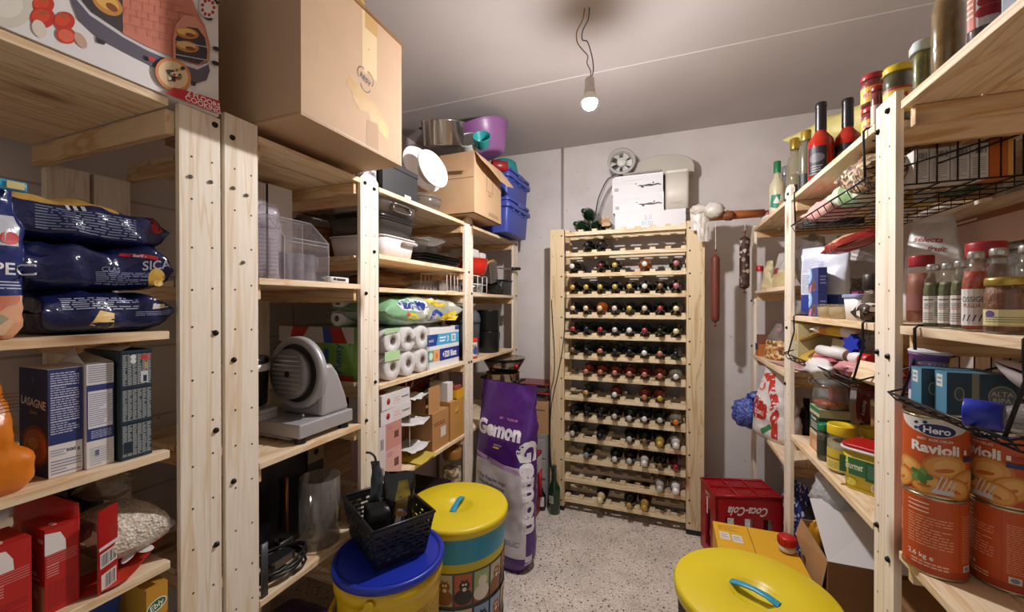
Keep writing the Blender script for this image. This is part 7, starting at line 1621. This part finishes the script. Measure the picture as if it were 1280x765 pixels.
mb = MB(); pillow(mb, .20, .13, .09, lambda u, v: film('#7f9a6a', .3, .5) if .25 < u < .75 else film('#c9d0bc', .3, .5), 62, p=2.2, crk=.014, mtx=Matrix.Rotation(PI/2, 4, 'Z')); tag(mb.build('green_packet', None, (.575, 1.575, zb), 0, 0, (.1, 0, .2)), 'pale green crumpled packet in the middle high wire basket', 'packet')
SEED2 = speck('granola', '#7d6248', ['#9a7a56', '#5a4230', '#c2a47c', '#6a4c34', '#d6c4a4', '#46362a', '#8a6a4c', '#a8998a'], 120., .6, .5)
mb = MB(); pillow(mb, .20, .15, .105, SEED2, 63, p=2.3, crk=.012, mtx=Matrix.Rotation(PI/2, 4, 'Z')); tag(mb.build('granola_bag', None, (.545, 1.395, zb), 0, 0, (.10, 0, 0)), 'bag of brown mixed granola at the near end of the middle high basket', 'bag')
carton('yellow_carton', 'yellow capped carton standing behind the granola bag', 'carton', (.70, 1.56, zb-.01), (.05, .05, .105), '#c9a42a', lambda F: F('-y').rect(0, .0, 1, .4, '#d8d2c6'))
carton('white_packet', 'white tissue packet in front under the granola bag on the wafer shelf goods', 'packet', (.68, 1.67, zb-.01), (.08, .09, .05), plain('#d2cfd4', .6))
carton('dark_packet', 'dark foil packet at the far end of the middle high basket', 'packet', (.58, 1.855, zb-.008), (.16, .09, .022), film('#3a3a3e', .25, .4), lambda F: F('+z').lines(.1, .2, .9, .8, 4, '#8a8a8c', .4), rz=.2)
# ---- middle bay, 1.353 shelf
def whitebag(u, v): return film('#c8cbd6', .3, .35) if v > .30 else film('#2f3f8a', .3, .35)
q0, q1 = atx(994, 350, .60).y-.0, atx(1046, 350, .60).y
mb = MB(); pouch(mb, .165, .06, .265, whitebag, 71, crk=.004, topw=1.0, fill=.72)
f = castface(mb, (-.0825, -.03, .07), (1, 0, 0), (0, 0, 1), .165, .18, .012); f.lines(.08, .55, .55, .85, 9, '#7f86a8', .3, 3); f.lines(.08, .1, .3, .5, 12, '#7f86a8', .3, 4); f.rect(.32, .18, .42, .3, '#e6e6ea')
tag(mb.build('flour_pouch', None, (.555, 1.850, zs), -.848), 'white stand-up pouch with a blue foot beside the far upright of the middle bay', 'pouch')
def wafer(F):
    f = F('-x'); f.rect(0, 0, 1, 1, '#31407f'); f.ell(.30, .72, .45, .36, '#8fb4dc'); f.ell(.26, .74, .33, .27, '#c4daee'); f.text('Adyn', .22, .72, .17, '#22306f', shear=.25, maxw=.36)
    f.ell(.20, .25, .22, .22, '#5a2a1a'); f.ell(.18, .28, .16, .15, '#7a3f28'); f.poly([(.3, 0), (.5, 0), (.55, .35), (.4, .3)], '#c4808a'); f.ell(.72, .27, .20, .24, '#8a5a34'); f.ell(.72, .27, .14, .17, '#5a3018')
    g = F('-y'); g.rect(0, 0, 1, 1, '#2a3674'); g.lines(.2, .3, .9, .7, 3, '#8a94c4', .4)
ya, yb2 = atx(1007.5, 370, .515).y, atx(1036, 370, .515).y
for k, zz in enumerate((0, .090)):
    carton('wafer_box', 'blue chocolate wafer box, %s of two stacked before the white pouch' % ['lower', 'upper'][k], 'box', (.520, (ya+yb2)/2+.03, zs+zz), (.026, abs(ya-yb2)*.62, .089), '#31407f', wafer)
for k, (u, lb) in enumerate(((1034, 'first'), (1049, 'second'))):
    y = atx(u, 390, .50).y; t = thing('dessert_cup', 'cream dessert in a clear cup, %s from the wafer boxes' % lb, 'cup', (.50, y, zs)); mb = MB(); mb.lathe([(.023, 0), (.025, .003), (.029, .045), (.031, .046)], clear('#efe6d0', .3, .05), seg=22); mb.build('cup_wall', t); mb = MB(); mb.lathe([(.0225, .003), (.0265, .036), (.0001, .038)], plain('#d8c8a0', .5), seg=22); mb.build('contents', t)
y = atx(1069, 385, .505).y
t = thing('plastic_tub', 'white plastic tub with a lavender lid on the middle shelf edge', 'tub', (.525, y, zs)); mb = MB(); mb.rbox((0, 0, .032), (.07, .095, .064), .014, plain('#dcdad8', .35), taper=.88); mb.build('tub_body', t); mb = MB(); mb.rbox((0, 0, .0694), (.078, .103, .0105), .016, plain('#8f9ac0', .35)); mb.build('tub_lid', t, bevel=.002)
GREYS = speck('poppy_seed', '#6a625c', ['#7a716a', '#5a524c', '#8a8078', '#4e4742'], 160., .6, .3)
mb = MB(); pouch(mb, .18, .07, .31, lambda u, v: GREYS if v < .45 else clear('#d8d3ce', .35, .08, bmp=.6, bscale=18.), 73, crk=.006, topw=1.0, fill=.5)
f = castface(mb, (-.09, -.035, .19), (1, 0, 0), (0, 0, 1), .18, .1, .012); f.poly([(.05, .95), (.45, 1.05), (.32, .1), (.0, .0)], '#d6d0cc'); f.lines(.08, .4, .32, .9, 4, '#9a948e', .3)
tag(mb.build('seed_pouch', None, (.690, 1.865, zs), -.43), 'clear pouch of grey seeds with a white tag on the middle shelf', 'bag')
mb = MB(); pillow(mb, .16, .15, .05, lambda u, v: film('#8a2a24', .25, .4) if not (.3 < u < .7 and .1 < v < .4) else film('#c9a07a', .3, .4), 75, p=3., crk=.010, mtx=Matrix.Rotation(PI/2, 4, 'Z')); tag(mb.build('snack_bag', None, (.575, 1.62, zs+.225), 0, 0, (0, -.35, 0)), 'red brown snack bag lying above the clear seed pouch', 'bag')
carton('magenta_box', 'small magenta box behind the lavender lidded tub', 'box', (.57, 1.56, zs), (.05, .045, .085), '#8a2a62')
t = thing('pepper_mill', 'peppercorn grinder with a dark cap beside the near upright', 'grinder', (.520, 1.378, zs)); mb = MB(); mb.lathe([(.022, 0), (.024, .004), (.024, .055), (.016, .075), (.016, .085)], clear('#b8a890', .4, .04), seg=22); mb.build('glass_wall', t); mb = MB(); mb.lathe([(.0205, .003), (.0225, .006), (.0225, .052), (.0001, .054)], speck('peppercorns', '#3a2a20', ['#2a1d16', '#4a3626', '#6a5238', '#1e1612'], 120.), seg=22); mb.build('contents', t); mb = MB(); mb.lathe([(.018, .0855), (.02, .088), (.02, .125), (.015, .13), (.0001, .13)], plain('#2c211c', .4), seg=22); mb.build('grinder_cap', t)
carton('label_box', 'narrow white box with orange print beside the peppercorn grinder', 'box', (.555, 1.425, zs), (.04, .024, .10), '#d9d3c8', lambda F: F('-x').lines(.2, .2, .8, .8, 5, '#b8783a', .4))
CHN = speck('chocolate_nuts', '#4a3428', ['#2f2018', '#d8cfc0', '#3a281e', '#efe8dc', '#57402f'], 75., .4, .6)
mb = MB(); pillow(mb, .085, .055, .05, CHN, 77, p=3., crk=.004, mtx=Matrix.Rotation(PI/2, 4, 'Z')); tag(mb.build('nut_bag', None, (.482, 1.275, zs+.0005), 0, 0, None), 'small bag of brown and white coated nuts beside the near upright', 'bag')
bpy.data.objects['nut_bag'].location = (.492, 1.318, zs)
# ---- middle bay: lower wire basket with mixed packets
hang_basket('black wire basket heaped with packets and tubes under the wafer shelf', .452, .76, 1.26, 1.915, 1.180, 1.353, 1.203, 5, 11)
zb = 1.192
r = random.Random(21)
def flat(label, x, y, z, L, W, T, mat, rx=0, ry=0, rz=0, seed=1, prints=None, name='packet'):
    mb = MB(); pillow(mb, L, W, T, mat, seed, 22, 22, p=5., crk=.005, mtx=Matrix.Translation((0, 0, 0)))
    if prints: prints(castface(mb, (-L/2, -W/2, T), (1, 0, 0), (0, 1, 0), L, W, .015))
    return tag(mb.build(name, None, (x, y, z), 0, 0, (rx, ry, rz)), label, 'packet')
carton('cream_carton', 'pale yellow patterned carton at the far end of the lower wire basket', 'carton', (.535, 1.875, zb), (.13, .05, .13), '#cfc49a', lambda F: [F('-x').ell(.3, .6, .18, .14, '#c9a24a'), F('-x').lines(.1, .2, .9, .4, 3, '#a8986a', .4)])
flat('gold and brown noodle packet tilted up at the far end of the lower basket', .535, 1.765, zb+.005, .17, .11, .03, film('#b8923a', .25, .3), -.55, 0, 1.9, 81, lambda f: (f.rect(.2, .2, .7, .8, '#5a3a1c'), f.ell(.45, .5, .3, .3, '#c9803a')))
flat('brown instant noodle packet lying low in the lower wire basket', .62, 1.72, zb+.002, .16, .12, .03, film('#7a5226', .25, .3), 0, .1, 1.4, 82, lambda f: (f.ell(.5, .5, .3, .3, '#c98a4a'), f.rect(.1, .05, .9, .2, '#d8bc6a')))
carton('green_carton', 'white and green carton with a leaf in the lower wire basket', 'carton', (.555, 1.67, zb), (.05, .12, .085), '#c9cfc0', lambda F: (F('-x').rect(0, 0, 1, .55, '#4f9a5a'), F('-x').ell(.6, .3, .3, .2, '#2f6a3a')), rot=(0, .15, 0))
flat('yellow and white biscuit packet lying on top of the lower basket heap', .555, 1.64, zb+.098, .26, .10, .035, lambda u, v: film('#d9b52a', .25, .3) if .3 < u < .62 else (film('#d88a2a', .25, .3) if .62 <= u < .8 else film('#d6d4d0', .25, .3)), .0, .0, 1.75, 83, lambda f: (f.lines(.05, .3, .28, .7, 3, '#8a8a9a', .3), f.rect(.45, .3, .6, .7, '#b87a1c')))
t = thing('icing_tube', 'clear tube with a blue star-shaped cap in the lower wire basket', 'tube', (.505, 1.425, zb+.095), rot=(0, -PI/2, .5)); mb = MB()
mb.lathe([(.026, -.08), (.026, -.02), (.022, -.004), (.0001, -.003)], clear('#cfd4d0', .45, .06), seg=24); mb.build('tube_wall', t); mb = MB()
poly = [((.028 if i % 2 == 0 else .017)*math.cos(i*PI/6), (.028 if i % 2 == 0 else .017)*math.sin(i*PI/6)) for i in range(12)]; mb.prism(poly, 0, .022, plain('#1f36b0', .35)); mb.build('star_cap', t)
t = thing('white_tube', 'white paper tube with a brown end lying in the lower wire basket', 'tube', (.50, 1.54, zb+.052), rot=(PI/2, 0, .0)); mb = MB(); mb.cyl((0, 0, -.05), (0, 0, .11), .017, plain('#d8d3d0', .5), 20); mb.build('tube_body', t); mb = MB(); mb.cyl((0, 0, -.12), (0, 0, -.051), .0175, plain('#5a3426', .6), 20); mb.build('tube_end', t)
bpy.data.objects['white_tube'].rotation_euler = (-PI/2, 0, .15)
t = thing('red_tube', 'red capped white tube beside the near upright in the lower wire basket', 'tube', (.50, 1.37, zb+.055), rot=(-PI/2, 0, .1)); mb = MB(); mb.cyl((0, 0, -.05), (0, 0, 0), .017, plain('#d9d5d2', .5), 18); mb.build('tube_body', t); mb = MB(); mb.cyl((0, 0, .0005), (0, 0, .04), .018, plain('#b81c1c', .4), 18); mb.build('cap', t)
bpy.data.objects['red_tube'].rotation_euler = (PI/2, 0, .1)
lumpthing('white_bag', 'white crumpled plastic bag drooping over the lower basket rim', 'bag', (.458, 1.57, zb-.028), (.03, .09, .03), film('#d3cdca', .4, .5, 20.), 31, amp=.3)
lumpthing('pink_bag', 'pink and white crumpled packet beside the drooping white bag', 'bag', (.495, 1.40, zb+.003), (.04, .07, .022), film('#c98a8a', .35, .5), 32, amp=.4)
flat('red printed packet under the white tube in the lower wire basket', .60, 1.42, zb+.002, .16, .10, .03, film('#a83a34', .25, .3), 0, 0, 1.2, 84)
carton('wooden_tray', 'small tilted wooden tray board at the near end of the lower wire basket', 'board', (.49, 1.295, zb+.003), (.05, .09, .05), WY, rot=(0, .4, .2))
flat('orange and white wrapped bar lying across the top of the lower basket heap', .585, 1.76, zb+.105, .20, .06, .022, lambda u, v: film('#c9742a', .25, .3) if u < .5 else film('#d8d4cc', .25, .3), 0, .1, 2.0, 85)
flat('brown and gold sachet slanting on the lower basket heap beside the pale yellow carton', .52, 1.80, zb+.085, .16, .09, .016, film('#8a6a2c', .25, .3), -.35, .25, 1.6, 86, lambda f: (f.rect(.15, .2, .5, .8, '#d9b04a'), f.lines(.55, .3, .9, .7, 3, '#3a2a1a', .4)))
flat('pale blue and white packet near the blue star cap in the lower basket', .575, 1.46, zb+.10, .15, .08, .02, film('#b9c4d0', .25, .3), .1, 0, 1.3, 87)
flat('magenta edged packet beneath the white and green carton', .52, 1.62, zb+.014, .15, .10, .02, film('#b25a6a', .25, .3), 0, 0, 1.6, 88)
for k in range(3): flat(['pale yellow soup sachet standing at the back of the lower basket', 'orange soup sachet standing at the back of the lower basket', 'cream soup sachet standing at the back of the lower basket'][k], .69, 1.42+.15*k, zb+.055, .13, .10, .015, film(['#cfc08a', '#c98a3a', '#d6cdb4'][k], .3, .3), 0, -1.2, 0, 91+k)
# ---- middle bay, .866 shelf: tubs and jars
z8 = .8665
q = atx(1046, 600, .50); q2 = atx(1090, 600, .50)
def knorr(f_):
    f_.rect(0, .0, 1, 1, '#c9b52c'); f_.rect(0, .40, 1, .86, '#2f6b44'); f_.text('Gourmet', .40, .62, .20, '#e6e2c8', shear=.15, maxw=.6); f_.rect(.0, .9, 1, 1, '#d8c84a')
t = thing('stock_tub', 'yellow and green stock tub with a red lid at the shelf edge', 'tub', (.556, 1.438, z8), -.785); mb = MB(); sx, sy, sz = .135, .10, .112
mb.rbox((0, 0, sz/2), (sx, sy, sz), .025, '#c9b52c', taper=.93, smooth=True)
f = castface(mb, (-sx/2, -sy/2, 0), (1, 0, 0), (0, 0, 1), sx, sz, .012); f.rect(0, .38, 1, .82, '#2f6b44'); f.rect(.03, .02, .97, .07, '#b8a024'); f.text('Gourmet', .24, .62, .17, '#e6e2c8', shear=.15, maxw=.36); f.ell(.2, .2, .12, .10, '#d9c84a'); f.rect(.46, .32, .95, .80, '#24553a'); f.lines(.5, .4, .92, .74, 7, '#6a9a78', .3); f.rect(.56, .10, .80, .27, '#d6d2b8'); f.bars(.58, .12, .78, .25, n=12)
f = castface(mb, (-sx/2, sy/2, 0), (0, -1, 0), (0, 0, 1), sy, sz, .012); f.rect(0, .38, 1, .82, '#2f6b44'); f.text('Knorr', .5, .60, .16, '#e6e2c8', shear=.15, maxw=.6)
mb.build('tub_body', t); mb = MB(); mb.rbox((0, 0, sz+.004), (sx+.012, sy+.012, .007), .028, plain('#d8d4d0', .4)); mb.build('white_rim', t)
mb = MB(); mb.rbox((0, 0, sz+.0130), (sx+.006, sy+.006, .010), .026, plain('#b01a16', .35)); mb.build('tub_lid', t, bevel=.003)
def spice(f): f.rect(0, 0, 1, 1, '#c9b23a'); f.rect(0, .0, 1, .5, '#d8c86a'); f.lines(.1, .08, .8, .42, 5, '#8a7a2c', .4, 3); f.rect(0, .5, 1, .6, '#9a6a2a')
x, y = .518, 1.572
jar('spice_jar', 'clear jar with a round yellow lid and yellow label behind the stock tub', 'jar', (x, y, z8), .038, .150, plain('#9a8a62', .6, 0, .2, 50.), plain('#d8b81f', .35), .030, (.01, .075, '#c9b23a'), .90, .80, prints=spice, ang=camang(x, y), lid_r=.037)
x, y = .560, 1.255
jar('spice_jar', 'smaller clear jar with a yellow lid behind the stock tub', 'jar', (.602, 1.600, z8), .030, .14, plain('#9a8a62', .6, 0, .2, 50.), plain('#d8b81f', .35), .026, None, .9, .7, lid_r=.029)
jar('green_lid_jar', 'slim dark jar with a green lid between the carton and the yellow lid jar', 'jar', (.497, 1.665, z8), .018, .125, plain('#4a4630', .5), plain('#1e7a4e', .4), .022, (.02, .07, '#3a3c34'), .9, .9, ang=camang(.505, 1.61))
def knor2(F):
    f = F('-x'); f.rect(0, .9, 1, 1, '#1f7a4a'); f.rect(0, .45, 1, .82, '#1f3a2a'); f.text('Risotto', .45, .74, .075, '#e0e4da', bold=.02, maxw=.8); f.lines(.15, .5, .8, .66, 3, '#c9cfc0', .5, 3, True); f.rect(.15, .38, .8, .44, '#cfc8a8'); f.rect(.0, 0, 1, .36, '#c9906a'); f.ell(.6, .15, .2, .1, '#d9b08a')
    F('-y').rect(0, 0, 1, 1, '#b9b48a'); F('-y').rect(0, .5, 1, .82, '#2a4a34')
carton('rice_carton', 'beige and dark green food carton under the clip jar', 'carton', (.545, 1.765, z8), (.09, .10, .16), '#c4bd98', knor2)
t = thing('clip_jar', 'glass clip-top jar of orange paste standing on the green carton', 'jar', (.545, 1.755, z8+.1605)); mb = MB(); mb.lathe([(.040, 0), (.05, .008), (.053, .04), (.048, .075), (.046, .085)], clear('#dfe6e0', .16, .03), seg=32); mb.build('jar_wall', t); mb = MB(); mb.lathe([(.038, .004), (.0475, .012), (.049, .022), (.0001, .026)], plain('#a8441a', .4, 0, .2, 60.), seg=28); mb.build('contents', t)
mb = MB(); mb.lathe([(.051, .0855), (.054, .088), (.054, .094), (.050, .100), (.035, .106), (.0001, .107)], clear('#c4c9c2', .4, .04), seg=32); mb.build('glass_lid', t); mb = MB(); mb.tube([(-.0545*math.cos(a*PI/12), .0545*math.sin(a*PI/12), .084) for a in range(24)], .0016, STEEL, 5, True); mb.tube(smooth_path([(-.054, 0, .084), (-.066, 0, .09), (-.062, 0, .105), (-.05, 0, .10)]), .002, STEEL); mb.build('wire_clip', t)
def ket(f): f.rect(0, 0, 1, 1, '#7a1a16'); f.rect(.5, .1, .95, .75, '#b5a8a0'); f.lines(.53, .14, .92, .7, 7, '#6a5a58', .4); f.text('Ketchup', .28, .45, .14, '#dcd2cc', rot=PI/2-.1)
x, y = .60, 1.51
for kk, (x, y, lb) in enumerate(((.675, 1.800, 'red ketchup bottle standing on its green cap behind the yellow lid jar'),)):
    t = thing('ketchup_bottle', lb, 'bottle', (x, y, z8+.0)); mb = MB(); mb.lathe([(.027, 0), (.029, .004), (.029, .10), (.027, .104), (.0001, .104)], plain('#1c6a44', .4), seg=28); mb.build('cap', t)
    mb = MB(); mb.lathe([(.026, .1045), (.036, .12), (.038, .15), (.037, .215), (.028, .245), (.018, .255)], plain('#8a1712', .25), seg=30); f = cylface(mb, (0, 0), .0382, .13, .21, camang(x, y), 2.2); ket(f); mb.build('bottle_body', t)
    mb = MB(); mb.lathe([(.0185, .2555), (.021, .257), (.021, .272), (.0001, .274)], plain('#1c6a44', .4), seg=24); mb.build('top_cap', t)
jar('green_lid_jar', 'jar with a flat green lid beside the yellow lid jars', 'jar', (.640, 1.715, z8), .024, .118, plain('#8a7a5a', .5), plain('#1c6a44', .4), .02, None, .95, .8)
lumpthing('red_pouch', 'red plastic refill pouch behind the clip jar', 'pouch', (.610, 1.875, z8), (.032, .030, .22), film('#a8221e', .25, .4), 35, amp=.2)
t = tin('supplement_jar', 'amber lidded white jar squeezed between the ketchup and the near upright', 'jar', (.645, 1.655, z8), .021, .22, '#a8794a', lid=plain('#cfc2a2', .4), lidh=.02)
# ---- far bay: shelf 1.478
z4 = 1.4785
def pkt(u, v): return film('#c9b98a', .3, .5) if v < .5 else film('#b9b4ac', .2, .6)
mb = MB(); pouch(mb, .13, .07, .19, pkt, 101, crk=.012, topw=.6, fill=.5, mtx=Matrix.Rotation(-PI/2+.3, 4, 'Z')); f = castface(mb, (-.04, .06, .04), (0, -1, 0), (0, 0, 1), .1, .1, .01); f.rect(.2, .4, .8, .7, '#2a3466'); f.ell(.5, .55, .28, .16, '#a8322c'); tag(mb.build('pasta_packet', None, (.565, 2.48, z4)), 'crumpled silver topped pasta packet on the far right shelf', 'packet')
mb = MB(); pouch(mb, .10, .06, .16, film('#cbbd92', .35, .6), 102, crk=.012, topw=.4, fill=.5, mtx=Matrix.Rotation(-PI/2+.5, 4, 'Z')); tag(mb.build('grain_packet', None, (.530, 2.605, z4)), 'tied cream grain packet between the silver packet and the red capped tube', 'packet')
bottle('sauce_tube', 'slim white tube with a red cap at the far end of the far right shelf', (.492, 2.665, z4), .016, .14, plain('#b9b0ac', .4), .03, plain('#b3201e', .4), None, None, None, None, 0, .7, .016)
lumpthing('clear_bag', 'clear plastic bag bunched up on the silver topped packet', 'bag', (.70, 2.52, z4+.0), (.07, .10, .14), clear('#bdb9b4', .5, .12, bmp=.6), 41, amp=.35)
# shelf 1.105
z5 = 1.1055
NUTS = speck('nut_mix', '#c4a06a', ['#c99a5a', '#8a5a30', '#dcc090', '#6a4a2c', '#d8b880', '#b5622c'], 70., .6, .6)
mb = MB(); pouch(mb, .17, .10, .19, lambda u, v: NUTS if v < .55 else clear('#d6d2cc', .4, .1, bmp=.5), 111, crk=.008, topw=.25, fill=.62, mtx=Matrix.Rotation(-PI/2+.4, 4, 'Z')); tag(mb.build('nut_mix_bag', None, (.57, 2.22, z5)), 'tied clear bag of mixed nuts on the far right shelf', 'bag')
mb = MB(); mb.lathe([(.012, -.012), (.015, -.006), (.013, .012), (.010, .014)], plain('#c23a4a', .5), seg=14); tag(mb.build('bag_tie', None, (.57, 2.22, z5+.155), 0), 'pinkish red tie around the neck of the mixed nuts bag', 'tie')
carton('snack_box', 'dark blue and orange snack box behind the mixed nuts bag', 'box', (.520, 2.645, z5), (.09, .08, .07), '#b96a34', lambda F: F('-x').rect(0, .5, 1, 1, '#23284a'))
carton('snack_box', 'brown snack box stacked on the dark blue and orange box', 'box', (.520, 2.645, z5+.0705), (.08, .07, .05), '#7a4a38')
mb = MB(); mb.grid(lambda u, v: ((u-.5)*.2, (v-.5)*.3, .003+.012*abs(nz((u*3, v*3, 2), 1.2, 4))), 12, 14, lambda u, v: '#c98a92' if nz((u*5, v*5, 0), 1.5) > 0 else '#d2c2bc'); tag(mb.build('napkin', None, (.57, 2.36, z5), .2), 'pinkish crumpled paper napkin on the far right shelf', 'napkin')
bpy.data.objects['napkin'].location = (.60, 2.24, z5)
bpy.data.objects['nut_mix_bag'].location = (.550, 2.50, z5); bpy.data.objects['bag_tie'].location = (.550, 2.50, z5+.152)
# shelf .72: flour sack, blue net bag, dark goods
z6 = .7205
def flour(u, v):
    return film('#d3cdc8', .5, .3)
q = atx(969, 520, .49)
mb = MB(); pouch(mb, .26, .14, .36, flour, 121, 40, 34, crk=.008, topw=.55, fill=.62, mtx=Matrix.Rotation(-PI/2+.45, 4, 'Z'))
f = castface(mb, (-.075, .12, .02), (.45, -1, 0), (0, 0, 1), .25, .30, .012)
f.poly([(.78, 0), (.92, 0), (.90, .6), (.62, 1.0), (.5, .98), (.76, .55)], '#b8322a'); f.poly([(.28, 1.0), (.5, .88), (.66, .98), (.6, 1.04)], '#b8322a'); f.ell(.38, .42, .30, .22, '#d8d2cc'); f.ell(.38, .42, .28, .20, '#b02a24', rot=-.15); f.text('Piz', .30, .50, .10, '#e6dcd6', rot=-.12); f.text('zoni', .45, .38, .10, '#e6dcd6', rot=-.12); f.ell(.4, .80, .09, .08, '#c9605a'); f.ell(.4, .80, .07, .06, '#d6d0ca'); f.poly([(.55, .0), (.8, .16), (.74, .22), (.5, .08)], '#3a7a4a')
tag(mb.build('flour_sack', None, (.512, 2.375, z6)), 'white paper flour sack with red stripes leaning out of the far right bay', 'sack')
def netm(): 
    return speck('blue_net', '#3a4a96', ['#34448e', '#4a5cb0', '#7a86c4', '#3a4a96', '#2a3878'], 190., .3, .6)
mb = MB(); lump(mb, (-.01, 0, .085), (.075, .055, .085), netm(), 51, .3, flat=False); lump(mb, (.045, .0, .175), (.055, .03, .03), film('#3c4a90', .25, .6, 40.), 52, .4, flat=False)
q = aty(937, 535, 2.56); tag(mb.build('net_bag', None, (q.x, 2.56, q.z)), 'dark blue net bag hanging out past the end of the far right bay', 'bag')
bottle('dark_bottle', 'dark jar with a black lid behind the flour sack', (.66, 2.45, z6), .035, .20, plain('#1e1a1a', .25), .03, plain('#151414', .4), None, None, (.03, .1, '#3a2a2a'), None, camang(.66, 2.45))
carton('brown_carton', 'brown and red carton beside the dark jar behind the flour sack', 'carton', (.72, 2.33, z6), (.12, .10, .20), '#7a4a3a')
# floor of the far bay
mb = MB(); pouch(mb, .20, .12, .30, speck('blue_mesh_pattern', '#2c3a7a', ['#26346e', '#3a4a8e', '#c9c9d0', '#2c3a7a', '#20295a'], 120., .4, .5), 131, topw=.8, fill=.7, mtx=Matrix.Rotation(-PI/2+.5, 4, 'Z')); tag(mb.build('mesh_sack', None, (.66, 2.60, .0005)), 'blue mesh sack standing on the floor behind the red crate', 'sack')
bpy.data.objects['mesh_sack'].scale = (1, 1, 1.45)
def darkpk(F): F('-x').lines(.1, .55, .9, .72, 2, '#c9c4bc', .5, 3, True); F('-x').rect(.0, .2, 1, .4, '#8a5a3a')
carton('dark_packet', 'dark packet with pale writing on the floor under the flour sack', 'packet', (.70, 2.27, .0005), (.14, .18, .40), '#1d1a1e', darkpk)
carton('white_carton', 'white and yellow carton edge beside the red crate under the far bay', 'carton', (.62, 2.25, .0005), (.012, .16, .34), '#cfc9c4', lambda F: F('-y').rect(.5, 0, 1, 1, '#c9a83a'))
carton('printed_carton', 'cardboard carton with a round red stamp on the low shelf behind the flour sack', 'carton', (.86, 2.14, .7205), (.18, .14, .24), '#a8805a', lambda F: (F('-x').ell(.5, .85, .06, .05, '#a83a34'), F('-y').ell(.5, .85, .08, .05, '#a83a34')))
